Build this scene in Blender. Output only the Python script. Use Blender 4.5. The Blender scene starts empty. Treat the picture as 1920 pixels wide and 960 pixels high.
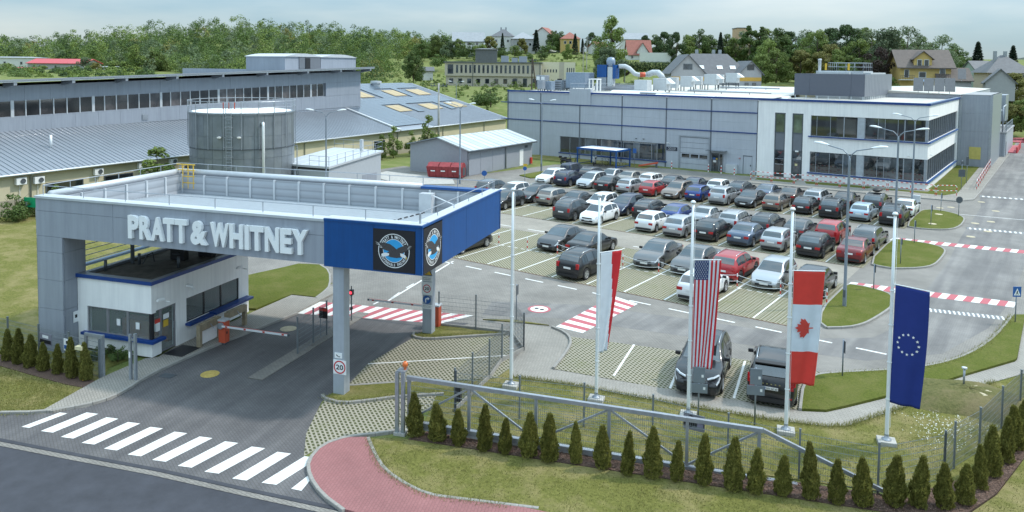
import bpy, math, random
import numpy as np
from mathutils import Vector, Matrix

scene = bpy.context.scene
R = math.radians
PI = math.pi
random.seed(7)

# ---------------------------------------------------------------- camera
cam_data = bpy.data.cameras.new('camera')
cam_data.lens = 26.932
cam_data.sensor_width = 36.0
cam_data.shift_y = -0.14335
cam_data.clip_end = 6000
cam = bpy.data.objects.new('camera', cam_data)
cam.location = (32.81,-38.98,12.92)
cam.rotation_euler = (R(86.81), R(-0.61), R(36.09))
scene.collection.objects.link(cam)
scene.camera = cam

# ---------------------------------------------------------------- sky and sun
SUN_AZ = R(45.0)      # direction towards the sun, counter-clockwise from +X
SUN_EL = R(50.0)
world = bpy.data.worlds.new('World')
scene.world = world
world.use_nodes = True
wn, wl = world.node_tree.nodes, world.node_tree.links
wn.clear()
w_out = wn.new('ShaderNodeOutputWorld')
w_bg = wn.new('ShaderNodeBackground')
w_bg.inputs['Strength'].default_value = 0.13
w_sky = wn.new('ShaderNodeTexSky')
w_sky.sky_type = 'NISHITA'
w_sky.sun_disc = False
w_sky.sun_elevation = SUN_EL
w_sky.sun_rotation = PI / 2 - SUN_AZ
w_sky.air_density = 1.0
w_sky.dust_density = 0.6
w_sky.ozone_density = 1.6
# even bright cloud cover, lighter overhead than at the horizon as overcast skies are, the same all round
w_tc = wn.new('ShaderNodeTexCoord')
w_map = wn.new('ShaderNodeMapping')
w_map.inputs['Scale'].default_value = (1.0,1.0,5.0)
w_noise = wn.new('ShaderNodeTexNoise')
w_noise.inputs['Scale'].default_value = 2.0
w_noise.inputs['Detail'].default_value = 6.0
w_noise.inputs['Roughness'].default_value = 0.5
w_ramp = wn.new('ShaderNodeValToRGB')
w_ramp.color_ramp.elements[0].position = 0.42
w_ramp.color_ramp.elements[0].color = (1.35,2.35,3.1,1)
w_ramp.color_ramp.elements[1].position = 0.68
w_ramp.color_ramp.elements[1].color = (3.15,3.75,4.0,1)
w_sep = wn.new('ShaderNodeSeparateXYZ')
w_up = wn.new('ShaderNodeMath')
w_up.operation = 'MAXIMUM'
w_up.inputs[1].default_value = 0.0
w_grad = wn.new('ShaderNodeVectorMath')
w_grad.operation = 'MULTIPLY_ADD'
w_grad.inputs[1].default_value = (2.65,2.32,2.18)
w_grad.inputs[2].default_value = (0.49,0.475,0.465)
w_vec = wn.new('ShaderNodeVectorMath')
w_vec.operation = 'MULTIPLY'
w_mix = wn.new('ShaderNodeMixRGB')
w_mix.inputs['Fac'].default_value = 0.88
wl.new(w_tc.outputs['Generated'], w_map.inputs['Vector'])
wl.new(w_tc.outputs['Generated'], w_sep.inputs['Vector'])
wl.new(w_sep.outputs['Z'], w_up.inputs[0])
wl.new(w_up.outputs['Value'], w_grad.inputs[0])
wl.new(w_map.outputs['Vector'], w_noise.inputs['Vector'])
wl.new(w_noise.outputs['Fac'], w_ramp.inputs['Fac'])
wl.new(w_ramp.outputs['Color'], w_vec.inputs[0])
wl.new(w_grad.outputs['Vector'], w_vec.inputs[1])
wl.new(w_sky.outputs['Color'], w_mix.inputs['Color1'])
wl.new(w_vec.outputs['Vector'], w_mix.inputs['Color2'])
wl.new(w_mix.outputs['Color'], w_bg.inputs['Color'])
wl.new(w_bg.outputs['Background'], w_out.inputs['Surface'])

sun_data = bpy.data.lights.new('sun', 'SUN')
sun_data.energy = 1.3
sun_data.angle = R(3.0)
sun_data.color = (1.0,0.94,0.86)
sun = bpy.data.objects.new('sun', sun_data)
sdir = Vector((math.cos(SUN_EL) * math.cos(SUN_AZ), math.cos(SUN_EL) * math.sin(SUN_AZ), math.sin(SUN_EL)))
sun.rotation_euler = sdir.to_track_quat('Z', 'Y').to_euler()
sun.location = (60,40,80)
scene.collection.objects.link(sun)

scene.view_settings.view_transform = 'Standard'
scene.view_settings.look = 'None'
scene.view_settings.exposure = 1.22
scene.view_settings.gamma = 1.0
scene.view_settings.use_curve_mapping = False
scene.render.engine = 'CYCLES'
scene.cycles.max_bounces = 6
scene.cycles.transparent_max_bounces = 8

# ---------------------------------------------------------------- helpers
COL = scene.collection

def tag(o, label=None, cat=None, group=None, kind=None):
 if label:
  o['label'] = label
 if cat:
  o['category'] = cat
 if group:
  o['group'] = group
 if kind:
  o['kind'] = kind
 return o

def empty(name, loc=(0,0,0), rz=0.0, label=None, cat=None, group=None, kind=None, parent=None):
 o = bpy.data.objects.new(name, None)
 o.empty_display_size = 0.3
 COL.objects.link(o)
 o.location = loc
 o.rotation_euler = (0,0, rz)
 if parent:
  o.parent = parent
 return tag(o, label, cat, group, kind)

class MB:
 """collects simple shapes; build() links them as ONE mesh object"""

 def __init__(self):
  self.v = []
  self.f = []
  self.m = []
  self.mi = 0

 def add(self, verts, faces):
  n = len(self.v)
  self.v.extend([tuple(p) for p in verts])
  self.f.extend([tuple(i + n for i in f) for f in faces])
  self.m.extend([self.mi] * len(faces))
  return self

 def box(self, c, s, rz=0.0, M=None):
  x, y, z = s[0] / 2, s[1] / 2, s[2] / 2
  P = [(-x,-y,-z),(x,-y,-z),(x, y,-z),(-x, y,-z),(-x,-y, z),(x,-y, z),(x, y, z),(-x, y, z)]
  ca, sa = math.cos(rz), math.sin(rz)
  if M is not None:
   P = [tuple(M @ Vector(p)) for p in P]
  else:
   P = [(p[0] * ca - p[1] * sa + c[0], p[0] * sa + p[1] * ca + c[1], p[2] + c[2]) for p in P]
  return self.add(P, [(0,3,2,1),(4,5,6,7),(0,1,5,4),(1,2,6,5),(2,3,7,6),(3,0,4,7)])

 def bb(self, x0, x1, y0, y1, z0, z1):
  return self.box(((x0 + x1) / 2,(y0 + y1) / 2,(z0 + z1) / 2),(abs(x1 - x0), abs(y1 - y0), abs(z1 - z0)))

 def prism(self, poly, z0, z1, flip=False):
  n = len(poly)
  P = [(p[0], p[1], z0) for p in poly] + [(p[0], p[1], z1) for p in poly]
  F = [tuple(range(n - 1,-1,-1)), tuple(range(n,2 * n))]
  F += [(i,(i + 1) % n, n + (i + 1) % n, n + i) for i in range(n)]
  if flip:
   F = [tuple(reversed(f)) for f in F]
  return self.add(P, F)

 def xprism(self, prof, a, b, axis='y'):
  """profile in the plane across `axis`, extruded from a to b; prof of (h, z)"""
  n = len(prof)
  if axis == 'y':
   P = [(p[0], a, p[1]) for p in prof] + [(p[0], b, p[1]) for p in prof]
  else:
   P = [(a, p[0], p[1]) for p in prof] + [(b, p[0], p[1]) for p in prof]
  F = [tuple(range(n)), tuple(range(2 * n - 1, n - 1,-1))]
  F += [(i, n + i, n + (i + 1) % n,(i + 1) % n) for i in range(n)]
  return self.add(P, F)

 def quad(self, a, b, c, d):
  return self.add([a, b, c, d], [(0,1,2,3)])

 def tube(self, pts, r, n=8, cap=True, r2=None):
  pts = [Vector(p) for p in pts]
  V, F = [], []
  k = len(pts)
  prev = None
  for i, p in enumerate(pts):
   if i == 0:
    t = pts[1] - pts[0]
   elif i == k - 1:
    t = pts[-1] - pts[-2]
   else:
    t = (pts[i + 1] - pts[i]).normalized() + (pts[i] - pts[i - 1]).normalized()
   if t.length < 1e-9:
    t = Vector((0,0,1))
   t.normalize()
   up = Vector((0,0,1)) if abs(t.z) < 0.95 else Vector((1,0,0))
   if prev is not None:
    up = prev
   a = t.cross(up)
   if a.length < 1e-6:
    a = t.cross(Vector((0,1,0)))
   a.normalize()
   b = a.cross(t)
   prev = b
   rr = r if r2 is None else r + (r2 - r) * i / (k - 1)
   for j in range(n):
    an = 2 * PI * j / n
    V.append(p + a * (rr * math.cos(an)) + b * (rr * math.sin(an)))
  for i in range(k - 1):
   for j in range(n):
    F.append((i * n + j, i * n + (j + 1) % n,(i + 1) * n + (j + 1) % n,(i + 1) * n + j))
  if cap:
   F.append(tuple(range(n - 1,-1,-1)))
   F.append(tuple(range((k - 1) * n, k * n)))
  return self.add(V, F)

 def lathe(self, prof, c=(0,0,0), n=24, axis='z'):
  V, F = [], []
  for (rr, z) in prof:
   for j in range(n):
    a = 2 * PI * j / n
    if axis == 'z':
     V.append((c[0] + rr * math.cos(a), c[1] + rr * math.sin(a), c[2] + z))
    else:   # axis x
     V.append((c[0] + z, c[1] + rr * math.cos(a), c[2] + rr * math.sin(a)))
  k = len(prof)
  for i in range(k - 1):
   for j in range(n):
    F.append((i * n + j, i * n + (j + 1) % n,(i + 1) * n + (j + 1) % n,(i + 1) * n + j))
  return self.add(V, F)

 def mesh(self, name='mesh', smooth=False):
  me = bpy.data.meshes.new(name)
  me.from_pydata([tuple(p) for p in self.v], [], self.f)
  if any(self.m):
   me.polygons.foreach_set('material_index', self.m)
  if smooth:
   me.polygons.foreach_set('use_smooth', [True] * len(me.polygons))
  me.update()
  return me

 def build(self, name, mat, parent=None, smooth=False, loc=None, rz=None, bevel=0.0):
  me = self.mesh(name, smooth)
  for mm in (mat if isinstance(mat,(list, tuple)) else [mat]):
   me.materials.append(mm)
  o = bpy.data.objects.new(name, me)
  COL.objects.link(o)
  if parent:
   o.parent = parent
  if loc:
   o.location = loc
  if rz is not None:
   o.rotation_euler = (0,0, rz)
  if bevel:
   b = o.modifiers.new('bevel', 'BEVEL')
   b.width = bevel
   b.segments = 2
   b.limit_method = 'ANGLE'
  return o

def copy_tree(o, parent=None):
 c = o.copy()
 COL.objects.link(c)
 c.parent = parent
 for ch in o.children:
  copy_tree(ch, c)
 return c

def share(o, parent=None, loc=None, rz=None, sc=None):
 """one more object with the same mesh data"""
 c = o.copy()
 COL.objects.link(c)
 if parent is not None:
  c.parent = parent
 if loc is not None:
  c.location = loc
 if rz is not None:
  c.rotation_euler = (0,0, rz)
 if sc is not None:
  c.scale = sc
 return c

def piece(name, bm_mesh, mat, parent, loc=(0,0,0), rz=0.0, sc=None):
 """object from existing mesh data"""
 o = bpy.data.objects.new(name, bm_mesh)
 if mat is not None and len(bm_mesh.materials) == 0:
  bm_mesh.materials.append(mat)
 COL.objects.link(o)
 o.parent = parent
 o.location = loc
 o.rotation_euler = (0,0, rz)
 if sc:
  o.scale = sc
 return o

GLYPHS = {}

def text_geo(s, offset=0.0, extrude=0.0, align='LEFT'):
 """flat glyph geometry of a string, as vertices and faces in the xy plane (z = depth)"""
 key = (s, offset, extrude, align)
 if key in GLYPHS:
  return GLYPHS[key]
 cu = bpy.data.curves.new('glyphs', 'FONT')
 cu.body = s
 cu.size = 1.0
 cu.offset = offset
 cu.extrude = extrude
 cu.align_x = align
 cu.resolution_u = 4
 ob = bpy.data.objects.new('glyphs', cu)
 COL.objects.link(ob)
 dg = bpy.context.evaluated_depsgraph_get()
 me = bpy.data.meshes.new_from_object(ob.evaluated_get(dg))
 V = [tuple(v.co) for v in me.vertices]
 F = [tuple(p.vertices) for p in me.polygons]
 bpy.data.objects.remove(ob)
 bpy.data.curves.remove(cu)
 bpy.data.meshes.remove(me)
 GLYPHS[key] = (V, F)
 return V, F

# all lettering is cut once, while the scene is still small
for ch in 'PRATT&WHINEY':
 text_geo(ch,0.045,0.075)
for ch in set('PRATT&WHITNEYDEPENDABLEENGINES'):
 text_geo(ch,0.03,0.0, 'CENTER')
text_geo('20',0.02,0.002)
for s in ('UWAGA RUCH', 'WEWNETRZNY', 'NIE DOTYCZY', 'POJAZDOW', 'MAGAZYN', 'WYSYLKOWY', 'WN 267 60', 'WE 639SC', 'WE 639SC', 'JUWENTUS', 'GRUPA'):
 text_geo(s,0.0,0.002)

# ---------------------------------------------------------------- materials
def new_mat(name):
 m = bpy.data.materials.new(name)
 m.use_nodes = True
 nt = m.node_tree
 return m, nt.nodes, nt.links, nt.nodes['Principled BSDF']

def mat(name, col, rough=0.6, metal=0.0, var=0.12, scale=3.0, bump=0.0, bscale=40.0, spec=0.5, coat=0.0, coords='Object', streak=0.0):
 """plain surface with a little uneven tone, dirt and relief"""
 m, n, l, b = new_mat(name)
 b.inputs['Roughness'].default_value = rough
 b.inputs['Metallic'].default_value = metal
 b.inputs['Specular IOR Level'].default_value = spec
 b.inputs['Coat Weight'].default_value = coat
 b.inputs['Coat Roughness'].default_value = 0.08
 tc = n.new('ShaderNodeTexCoord')
 nz = n.new('ShaderNodeTexNoise')
 nz.inputs['Scale'].default_value = scale
 nz.inputs['Detail'].default_value = 6.0
 nz.inputs['Roughness'].default_value = 0.62
 l.new(tc.outputs[coords], nz.inputs['Vector'])
 rp = n.new('ShaderNodeValToRGB')
 rp.color_ramp.elements[0].position = 0.3
 rp.color_ramp.elements[1].position = 0.72
 rp.color_ramp.elements[0].color = (*[c * (1 - var) for c in col],1)
 rp.color_ramp.elements[1].color = (*[min(1, c * (1 + var)) for c in col],1)
 l.new(nz.outputs['Fac'], rp.inputs['Fac'])
 l.new(rp.outputs['Color'], b.inputs['Base Color'])
 if streak:      # rain streaks and grime running down
  mp = n.new('ShaderNodeMapping')
  mp.inputs['Scale'].default_value = (2.6,2.6,0.14)
  l.new(tc.outputs[coords], mp.inputs['Vector'])
  n3 = n.new('ShaderNodeTexNoise')
  n3.inputs['Scale'].default_value = 1.5
  n3.inputs['Detail'].default_value = 7
  n3.inputs['Roughness'].default_value = 0.65
  l.new(mp.outputs['Vector'], n3.inputs['Vector'])
  r3 = n.new('ShaderNodeValToRGB')
  r3.color_ramp.elements[0].position = 0.35
  r3.color_ramp.elements[0].color = (1 - streak,1 - streak,1 - streak * .9,1)
  r3.color_ramp.elements[1].position = 0.6
  r3.color_ramp.elements[1].color = (1,1,1,1)
  l.new(n3.outputs['Fac'], r3.inputs['Fac'])
  x3 = n.new('ShaderNodeMixRGB')
  x3.blend_type = 'MULTIPLY'
  x3.inputs['Fac'].default_value = 1
  l.new(rp.outputs['Color'], x3.inputs['Color1'])
  l.new(r3.outputs['Color'], x3.inputs['Color2'])
  l.new(x3.outputs['Color'], b.inputs['Base Color'])
 if bump:
  n2 = n.new('ShaderNodeTexNoise')
  n2.inputs['Scale'].default_value = bscale
  n2.inputs['Detail'].default_value = 4
  l.new(tc.outputs[coords], n2.inputs['Vector'])
  bp = n.new('ShaderNodeBump')
  bp.inputs['Strength'].default_value = bump
  bp.inputs['Distance'].default_value = 0.02
  l.new(n2.outputs['Fac'], bp.inputs['Height'])
  l.new(bp.outputs['Normal'], b.inputs['Normal'])
 return m

def paver_mat(name, c1, c2, mortar, bw=0.2, bh=0.1, rz=0.0, msize=0.012, stain=0.35, lane=None):
 m, n, l, b = new_mat(name)
 b.inputs['Roughness'].default_value = 0.85
 tc = n.new('ShaderNodeTexCoord')
 mp = n.new('ShaderNodeMapping')
 mp.inputs['Rotation'].default_value = (0,0, rz)
 l.new(tc.outputs['Object'], mp.inputs['Vector'])
 br = n.new('ShaderNodeTexBrick')
 br.inputs['Scale'].default_value = 1.0
 br.inputs['Brick Width'].default_value = bw
 br.inputs['Row Height'].default_value = bh
 br.inputs['Mortar Size'].default_value = msize
 br.inputs['Mortar Smooth'].default_value = 0.3
 br.inputs['Color1'].default_value = (*c1,1)
 br.inputs['Color2'].default_value = (*c2,1)
 br.inputs['Mortar'].default_value = (*mortar,1)
 l.new(mp.outputs['Vector'], br.inputs['Vector'])
 nz = n.new('ShaderNodeTexNoise')
 nz.inputs['Scale'].default_value = 0.35
 nz.inputs['Detail'].default_value = 7
 nz.inputs['Roughness'].default_value = 0.65
 l.new(tc.outputs['Object'], nz.inputs['Vector'])
 rp = n.new('ShaderNodeValToRGB')
 rp.color_ramp.elements[0].position = 0.32
 rp.color_ramp.elements[0].color = (1 - stain,1 - stain,1 - stain,1)
 rp.color_ramp.elements[1].position = 0.68
 rp.color_ramp.elements[1].color = (1 + stain * .4,) * 3 + (1,)
 l.new(nz.outputs['Fac'], rp.inputs['Fac'])
 mx = n.new('ShaderNodeMixRGB')
 mx.blend_type = 'MULTIPLY'
 mx.inputs['Fac'].default_value = 1.0
 l.new(br.outputs['Color'], mx.inputs['Color1'])
 l.new(rp.outputs['Color'], mx.inputs['Color2'])
 last = mx
 if lane is not None:      # wheel tracks polished along the driving direction
  m2 = n.new('ShaderNodeMapping')
  m2.inputs['Rotation'].default_value = (0,0, lane)
  m3 = n.new('ShaderNodeMapping')
  m3.inputs['Scale'].default_value = (0.05,0.75,1)
  l.new(tc.outputs['Object'], m2.inputs['Vector'])
  l.new(m2.outputs['Vector'], m3.inputs['Vector'])
  n2 = n.new('ShaderNodeTexNoise')
  n2.inputs['Scale'].default_value = 1.6
  n2.inputs['Detail'].default_value = 5
  l.new(m3.outputs['Vector'], n2.inputs['Vector'])
  r2 = n.new('ShaderNodeValToRGB')
  r2.color_ramp.elements[0].position = 0.38
  r2.color_ramp.elements[0].color = (0.8,0.8,0.82,1)
  r2.color_ramp.elements[1].position = 0.64
  r2.color_ramp.elements[1].color = (1.18,1.17,1.16,1)
  l.new(n2.outputs['Fac'], r2.inputs['Fac'])
  last = n.new('ShaderNodeMixRGB')
  last.blend_type = 'MULTIPLY'
  last.inputs['Fac'].default_value = 1.0
  l.new(mx.outputs['Color'], last.inputs['Color1'])
  l.new(r2.outputs['Color'], last.inputs['Color2'])
 l.new(last.outputs['Color'], b.inputs['Base Color'])
 bp = n.new('ShaderNodeBump')
 bp.inputs['Strength'].default_value = 0.35
 bp.inputs['Distance'].default_value = 0.01
 bp.invert = True
 l.new(br.outputs['Fac'], bp.inputs['Height'])
 l.new(bp.outputs['Normal'], b.inputs['Normal'])
 return m

def grass_mat(name, dark, light, dry, dry_amt=0.5):
 m, n, l, b = new_mat(name)
 b.inputs['Roughness'].default_value = 0.95
 b.inputs['Specular IOR Level'].default_value = 0.15
 tc = n.new('ShaderNodeTexCoord')

 def noise(s, d=6, r=0.6):
  z = n.new('ShaderNodeTexNoise')
  z.inputs['Scale'].default_value = s
  z.inputs['Detail'].default_value = d
  z.inputs['Roughness'].default_value = r
  l.new(tc.outputs['Object'], z.inputs['Vector'])
  return z
 fine = noise(9.0,8,0.75)
 rp = n.new('ShaderNodeValToRGB')
 rp.color_ramp.elements[0].position = 0.33
 rp.color_ramp.elements[0].color = (*dark,1)
 rp.color_ramp.elements[1].position = 0.68
 rp.color_ramp.elements[1].color = (*light,1)
 l.new(fine.outputs['Fac'], rp.inputs['Fac'])
 big = noise(0.55,7,0.7)
 r2 = n.new('ShaderNodeValToRGB')
 r2.color_ramp.elements[0].position = 0.45
 r2.color_ramp.elements[0].color = (0,0,0,1)
 r2.color_ramp.elements[1].position = 0.72
 r2.color_ramp.elements[1].color = (dry_amt,) * 3 + (1,)
 l.new(big.outputs['Fac'], r2.inputs['Fac'])
 mx = n.new('ShaderNodeMixRGB')
 mx.inputs['Color2'].default_value = (*dry,1)
 l.new(r2.outputs['Color'], mx.inputs['Fac'])
 l.new(rp.outputs['Color'], mx.inputs['Color1'])
 l.new(mx.outputs['Color'], b.inputs['Base Color'])
 bp = n.new('ShaderNodeBump')
 bp.inputs['Strength'].default_value = 0.8
 bp.inputs['Distance'].default_value = 0.06
 l.new(fine.outputs['Fac'], bp.inputs['Height'])
 l.new(bp.outputs['Normal'], b.inputs['Normal'])
 return m

def lattice_mat(name, pitch=0.16, rz=R(45), hole=(0.08,0.085,0.028), conc=(0.3,0.278,0.22), openness=0.58):
 """openwork concrete grass pavers: pale lattice with tufted, earthy cells"""
 m, n, l, b = new_mat(name)
 b.inputs['Roughness'].default_value = 0.95
 tc = n.new('ShaderNodeTexCoord')
 mp = n.new('ShaderNodeMapping')
 mp.inputs['Rotation'].default_value = (0,0, rz)
 l.new(tc.outputs['Object'], mp.inputs['Vector'])
 br = n.new('ShaderNodeTexBrick')
 br.inputs['Scale'].default_value = 1.0
 br.inputs['Brick Width'].default_value = pitch * 1.5
 br.inputs['Row Height'].default_value = pitch
 br.inputs['Mortar Size'].default_value = pitch * (1 - openness) * 0.5
 br.inputs['Mortar Smooth'].default_value = 0.2
 br.inputs['Color1'].default_value = (*hole,1)
 br.inputs['Color2'].default_value = (hole[0] * 1.35, hole[1] * 1.2, hole[2] * 1.3,1)
 br.inputs['Mortar'].default_value = (*conc,1)
 l.new(mp.outputs['Vector'], br.inputs['Vector'])
 nz = n.new('ShaderNodeTexNoise')
 nz.inputs['Scale'].default_value = 0.7
 nz.inputs['Detail'].default_value = 8
 nz.inputs['Roughness'].default_value = 0.7
 l.new(tc.outputs['Object'], nz.inputs['Vector'])
 rp = n.new('ShaderNodeValToRGB')
 rp.color_ramp.elements[0].position = 0.52
 rp.color_ramp.elements[0].color = (0,0,0,1)
 rp.color_ramp.elements[1].position = 0.75
 rp.color_ramp.elements[1].color = (0.55,0.55,0.55,1)
 l.new(nz.outputs['Fac'], rp.inputs['Fac'])
 mx = n.new('ShaderNodeMixRGB')
 mx.inputs['Color2'].default_value = (0.13,0.145,0.05,1)
 l.new(rp.outputs['Color'], mx.inputs['Fac'])
 l.new(br.outputs['Color'], mx.inputs['Color1'])
 l.new(mx.outputs['Color'], b.inputs['Base Color'])
 bp = n.new('ShaderNodeBump')
 bp.inputs['Strength'].default_value = 0.5
 bp.inputs['Distance'].default_value = 0.03
 l.new(br.outputs['Fac'], bp.inputs['Height'])
 l.new(bp.outputs['Normal'], b.inputs['Normal'])
 return m

def ribbed_mat(name, col, pitch=0.25, axis=0, rough=0.4, metal=0.3, depth=0.02, var=0.08):
 """sheet metal with standing ribs too fine to model one by one"""
 m, n, l, b = new_mat(name)
 b.inputs['Roughness'].default_value = rough
 b.inputs['Metallic'].default_value = metal
 tc = n.new('ShaderNodeTexCoord')
 wv = n.new('ShaderNodeTexWave')
 wv.wave_type = 'BANDS'
 wv.bands_direction = 'XYZ'[axis]
 wv.inputs['Scale'].default_value = 1.0 / pitch * 0.31831 * PI / 10 * 1.0
 wv.inputs['Distortion'].default_value = 0
 l.new(tc.outputs['Object'], wv.inputs['Vector'])
 rp = n.new('ShaderNodeValToRGB')
 rp.color_ramp.elements[0].position = 0.0
 rp.color_ramp.elements[1].position = 0.25
 rp.color_ramp.elements[0].color = (*[c * 0.78 for c in col],1)
 rp.color_ramp.elements[1].color = (*col,1)
 l.new(wv.outputs['Fac'], rp.inputs['Fac'])
 nz = n.new('ShaderNodeTexNoise')
 nz.inputs['Scale'].default_value = 0.8
 nz.inputs['Detail'].default_value = 6
 l.new(tc.outputs['Object'], nz.inputs['Vector'])
 r2 = n.new('ShaderNodeValToRGB')
 r2.color_ramp.elements[0].color = (1 - var * 2,) * 3 + (1,)
 r2.color_ramp.elements[1].color = (1 + var,) * 3 + (1,)
 l.new(nz.outputs['Fac'], r2.inputs['Fac'])
 mx = n.new('ShaderNodeMixRGB')
 mx.blend_type = 'MULTIPLY'
 mx.inputs['Fac'].default_value = 1
 l.new(rp.outputs['Color'], mx.inputs['Color1'])
 l.new(r2.outputs['Color'], mx.inputs['Color2'])
 l.new(mx.outputs['Color'], b.inputs['Base Color'])
 bp = n.new('ShaderNodeBump')
 bp.inputs['Strength'].default_value = 0.6
 bp.inputs['Distance'].default_value = depth
 l.new(wv.outputs['Fac'], bp.inputs['Height'])
 l.new(bp.outputs['Normal'], b.inputs['Normal'])
 return m

def leaf_mat(name, dark, light, trans=0.25):
 m, n, l, b = new_mat(name)
 b.inputs['Roughness'].default_value = 0.65
 b.inputs['Specular IOR Level'].default_value = 0.25
 gi = n.new('ShaderNodeNewGeometry')
 oi = n.new('ShaderNodeObjectInfo')
 rp = n.new('ShaderNodeValToRGB')
 rp.color_ramp.elements[0].color = (*dark,1)
 rp.color_ramp.elements[1].color = (*light,1)
 l.new(gi.outputs['Random Per Island'], rp.inputs['Fac'])
 hs = n.new('ShaderNodeHueSaturation')
 mr = n.new('ShaderNodeMapRange')
 mr.inputs['To Min'].default_value = 0.75
 mr.inputs['To Max'].default_value = 1.25
 l.new(oi.outputs['Random'], mr.inputs['Value'])
 l.new(mr.outputs['Result'], hs.inputs['Value'])
 l.new(rp.outputs['Color'], hs.inputs['Color'])
 l.new(hs.outputs['Color'], b.inputs['Base Color'])
 b.inputs['Subsurface Weight'].default_value = 0.0
 if trans:
  out = n['Material Output']
  tr = n.new('ShaderNodeBsdfTranslucent')
  l.new(hs.outputs['Color'], tr.inputs['Color'])
  ms = n.new('ShaderNodeMixShader')
  ms.inputs['Fac'].default_value = trans
  l.new(b.outputs['BSDF'], ms.inputs[1])
  l.new(tr.outputs['BSDF'], ms.inputs[2])
  l.new(ms.outputs['Shader'], out.inputs['Surface'])
 return m

def glass_mat(name, col=(0.02,0.025,0.03), rough=0.04):
 m, n, l, b = new_mat(name)
 b.inputs['Roughness'].default_value = rough
 b.inputs['Specular IOR Level'].default_value = 0.9
 b.inputs['IOR'].default_value = 1.7
 tc = n.new('ShaderNodeTexCoord')
 nz = n.new('ShaderNodeTexNoise')
 nz.inputs['Scale'].default_value = 0.9
 nz.inputs['Detail'].default_value = 4
 l.new(tc.outputs['Object'], nz.inputs['Vector'])
 rp = n.new('ShaderNodeValToRGB')
 rp.color_ramp.elements[0].position = 0.35
 rp.color_ramp.elements[1].position = 0.7
 rp.color_ramp.elements[0].color = (*[c * .6 for c in col],1)
 rp.color_ramp.elements[1].color = (*[c * 1.7 for c in col],1)
 l.new(nz.outputs['Fac'], rp.inputs['Fac'])
 oi = n.new('ShaderNodeObjectInfo')       # every pane a little different: blinds, rooms, tint
 mr = n.new('ShaderNodeMapRange')
 mr.inputs['To Min'].default_value = 0.5
 mr.inputs['To Max'].default_value = 2.6
 pw_ = n.new('ShaderNodeMath')
 pw_.operation = 'POWER'
 pw_.inputs[1].default_value = 2.2
 l.new(oi.outputs['Random'], pw_.inputs[0])
 l.new(pw_.outputs['Value'], mr.inputs['Value'])
 sc = n.new('ShaderNodeVectorMath')
 sc.operation = 'SCALE'
 l.new(rp.outputs['Color'], sc.inputs[0])
 l.new(mr.outputs['Result'], sc.inputs['Scale'])
 l.new(sc.outputs['Vector'], b.inputs['Base Color'])
 return m

M = {}
M['grass'] = grass_mat('lawn_grass',(0.085,0.092,0.02),(0.19,0.185,0.054),(0.29,0.235,0.118),0.9)
M['field'] = grass_mat('meadow_grass',(0.085,0.115,0.03),(0.18,0.21,0.065),(0.27,0.25,0.12),0.65)
M['island'] = grass_mat('mown_grass',(0.06,0.078,0.012),(0.125,0.14,0.026),(0.19,0.165,0.065),0.5)
M['paver'] = paver_mat('grey_pavers',(0.215,0.203,0.185),(0.245,0.23,0.208),(0.15,0.141,0.128), stain=0.28)
M['entry'] = paver_mat('entry_pavers',(0.108,0.106,0.11),(0.122,0.119,0.122),(0.086,0.082,0.081), rz=R(18.3), stain=0.25, lane=R(-108.3))
M['aisle'] = paver_mat('pale_aisle_pavers',(0.29,0.268,0.23),(0.325,0.3,0.258),(0.215,0.2,0.17), stain=0.22)
M['walk'] = paver_mat('footpath_pavers',(0.275,0.26,0.232),(0.31,0.292,0.26),(0.19,0.178,0.157), rz=R(18.3), stain=0.2)
M['redpave'] = paver_mat('red_pavers',(0.27,0.115,0.115),(0.29,0.128,0.127),(0.225,0.098,0.098), rz=R(63), stain=0.22)
M['asphalt'] = mat('asphalt',(0.044,0.047,0.058),0.9, var=0.22, scale=1.4, bump=0.3, bscale=120)
M['lattice'] = lattice_mat('grass_paver_lattice',0.17, R(38))
M['lattice_near'] = lattice_mat('grass_paver_lattice_near',0.15, R(30), hole=(0.05,0.058,0.02), conc=(0.3,0.278,0.22), openness=0.5)
M['kerb'] = mat('kerb_concrete',(0.28,0.27,0.25),0.9, var=0.18, scale=2.5, bump=0.3)
def worn_paint(name, col, under=(0.2,0.195,0.185)):
 m = mat(name, col,0.75, var=0.1, scale=3)
 n, l = m.node_tree.nodes, m.node_tree.links
 b = n['Principled BSDF']
 src = b.inputs['Base Color'].links[0].from_socket
 tc = n.new('ShaderNodeTexCoord')
 z = n.new('ShaderNodeTexNoise')
 z.inputs['Scale'].default_value = 7.0
 z.inputs['Detail'].default_value = 9
 z.inputs['Roughness'].default_value = 0.75
 l.new(tc.outputs['Object'], z.inputs['Vector'])
 r = n.new('ShaderNodeValToRGB')
 r.color_ramp.elements[0].position = 0.56
 r.color_ramp.elements[0].color = (0,0,0,1)
 r.color_ramp.elements[1].position = 0.66
 r.color_ramp.elements[1].color = (0.75,0.75,0.75,1)
 l.new(z.outputs['Fac'], r.inputs['Fac'])
 x = n.new('ShaderNodeMixRGB')
 x.inputs['Color2'].default_value = (*under,1)
 l.new(r.outputs['Color'], x.inputs['Fac'])
 l.new(src, x.inputs['Color1'])
 l.new(x.outputs['Color'], b.inputs['Base Color'])
 return m

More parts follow.
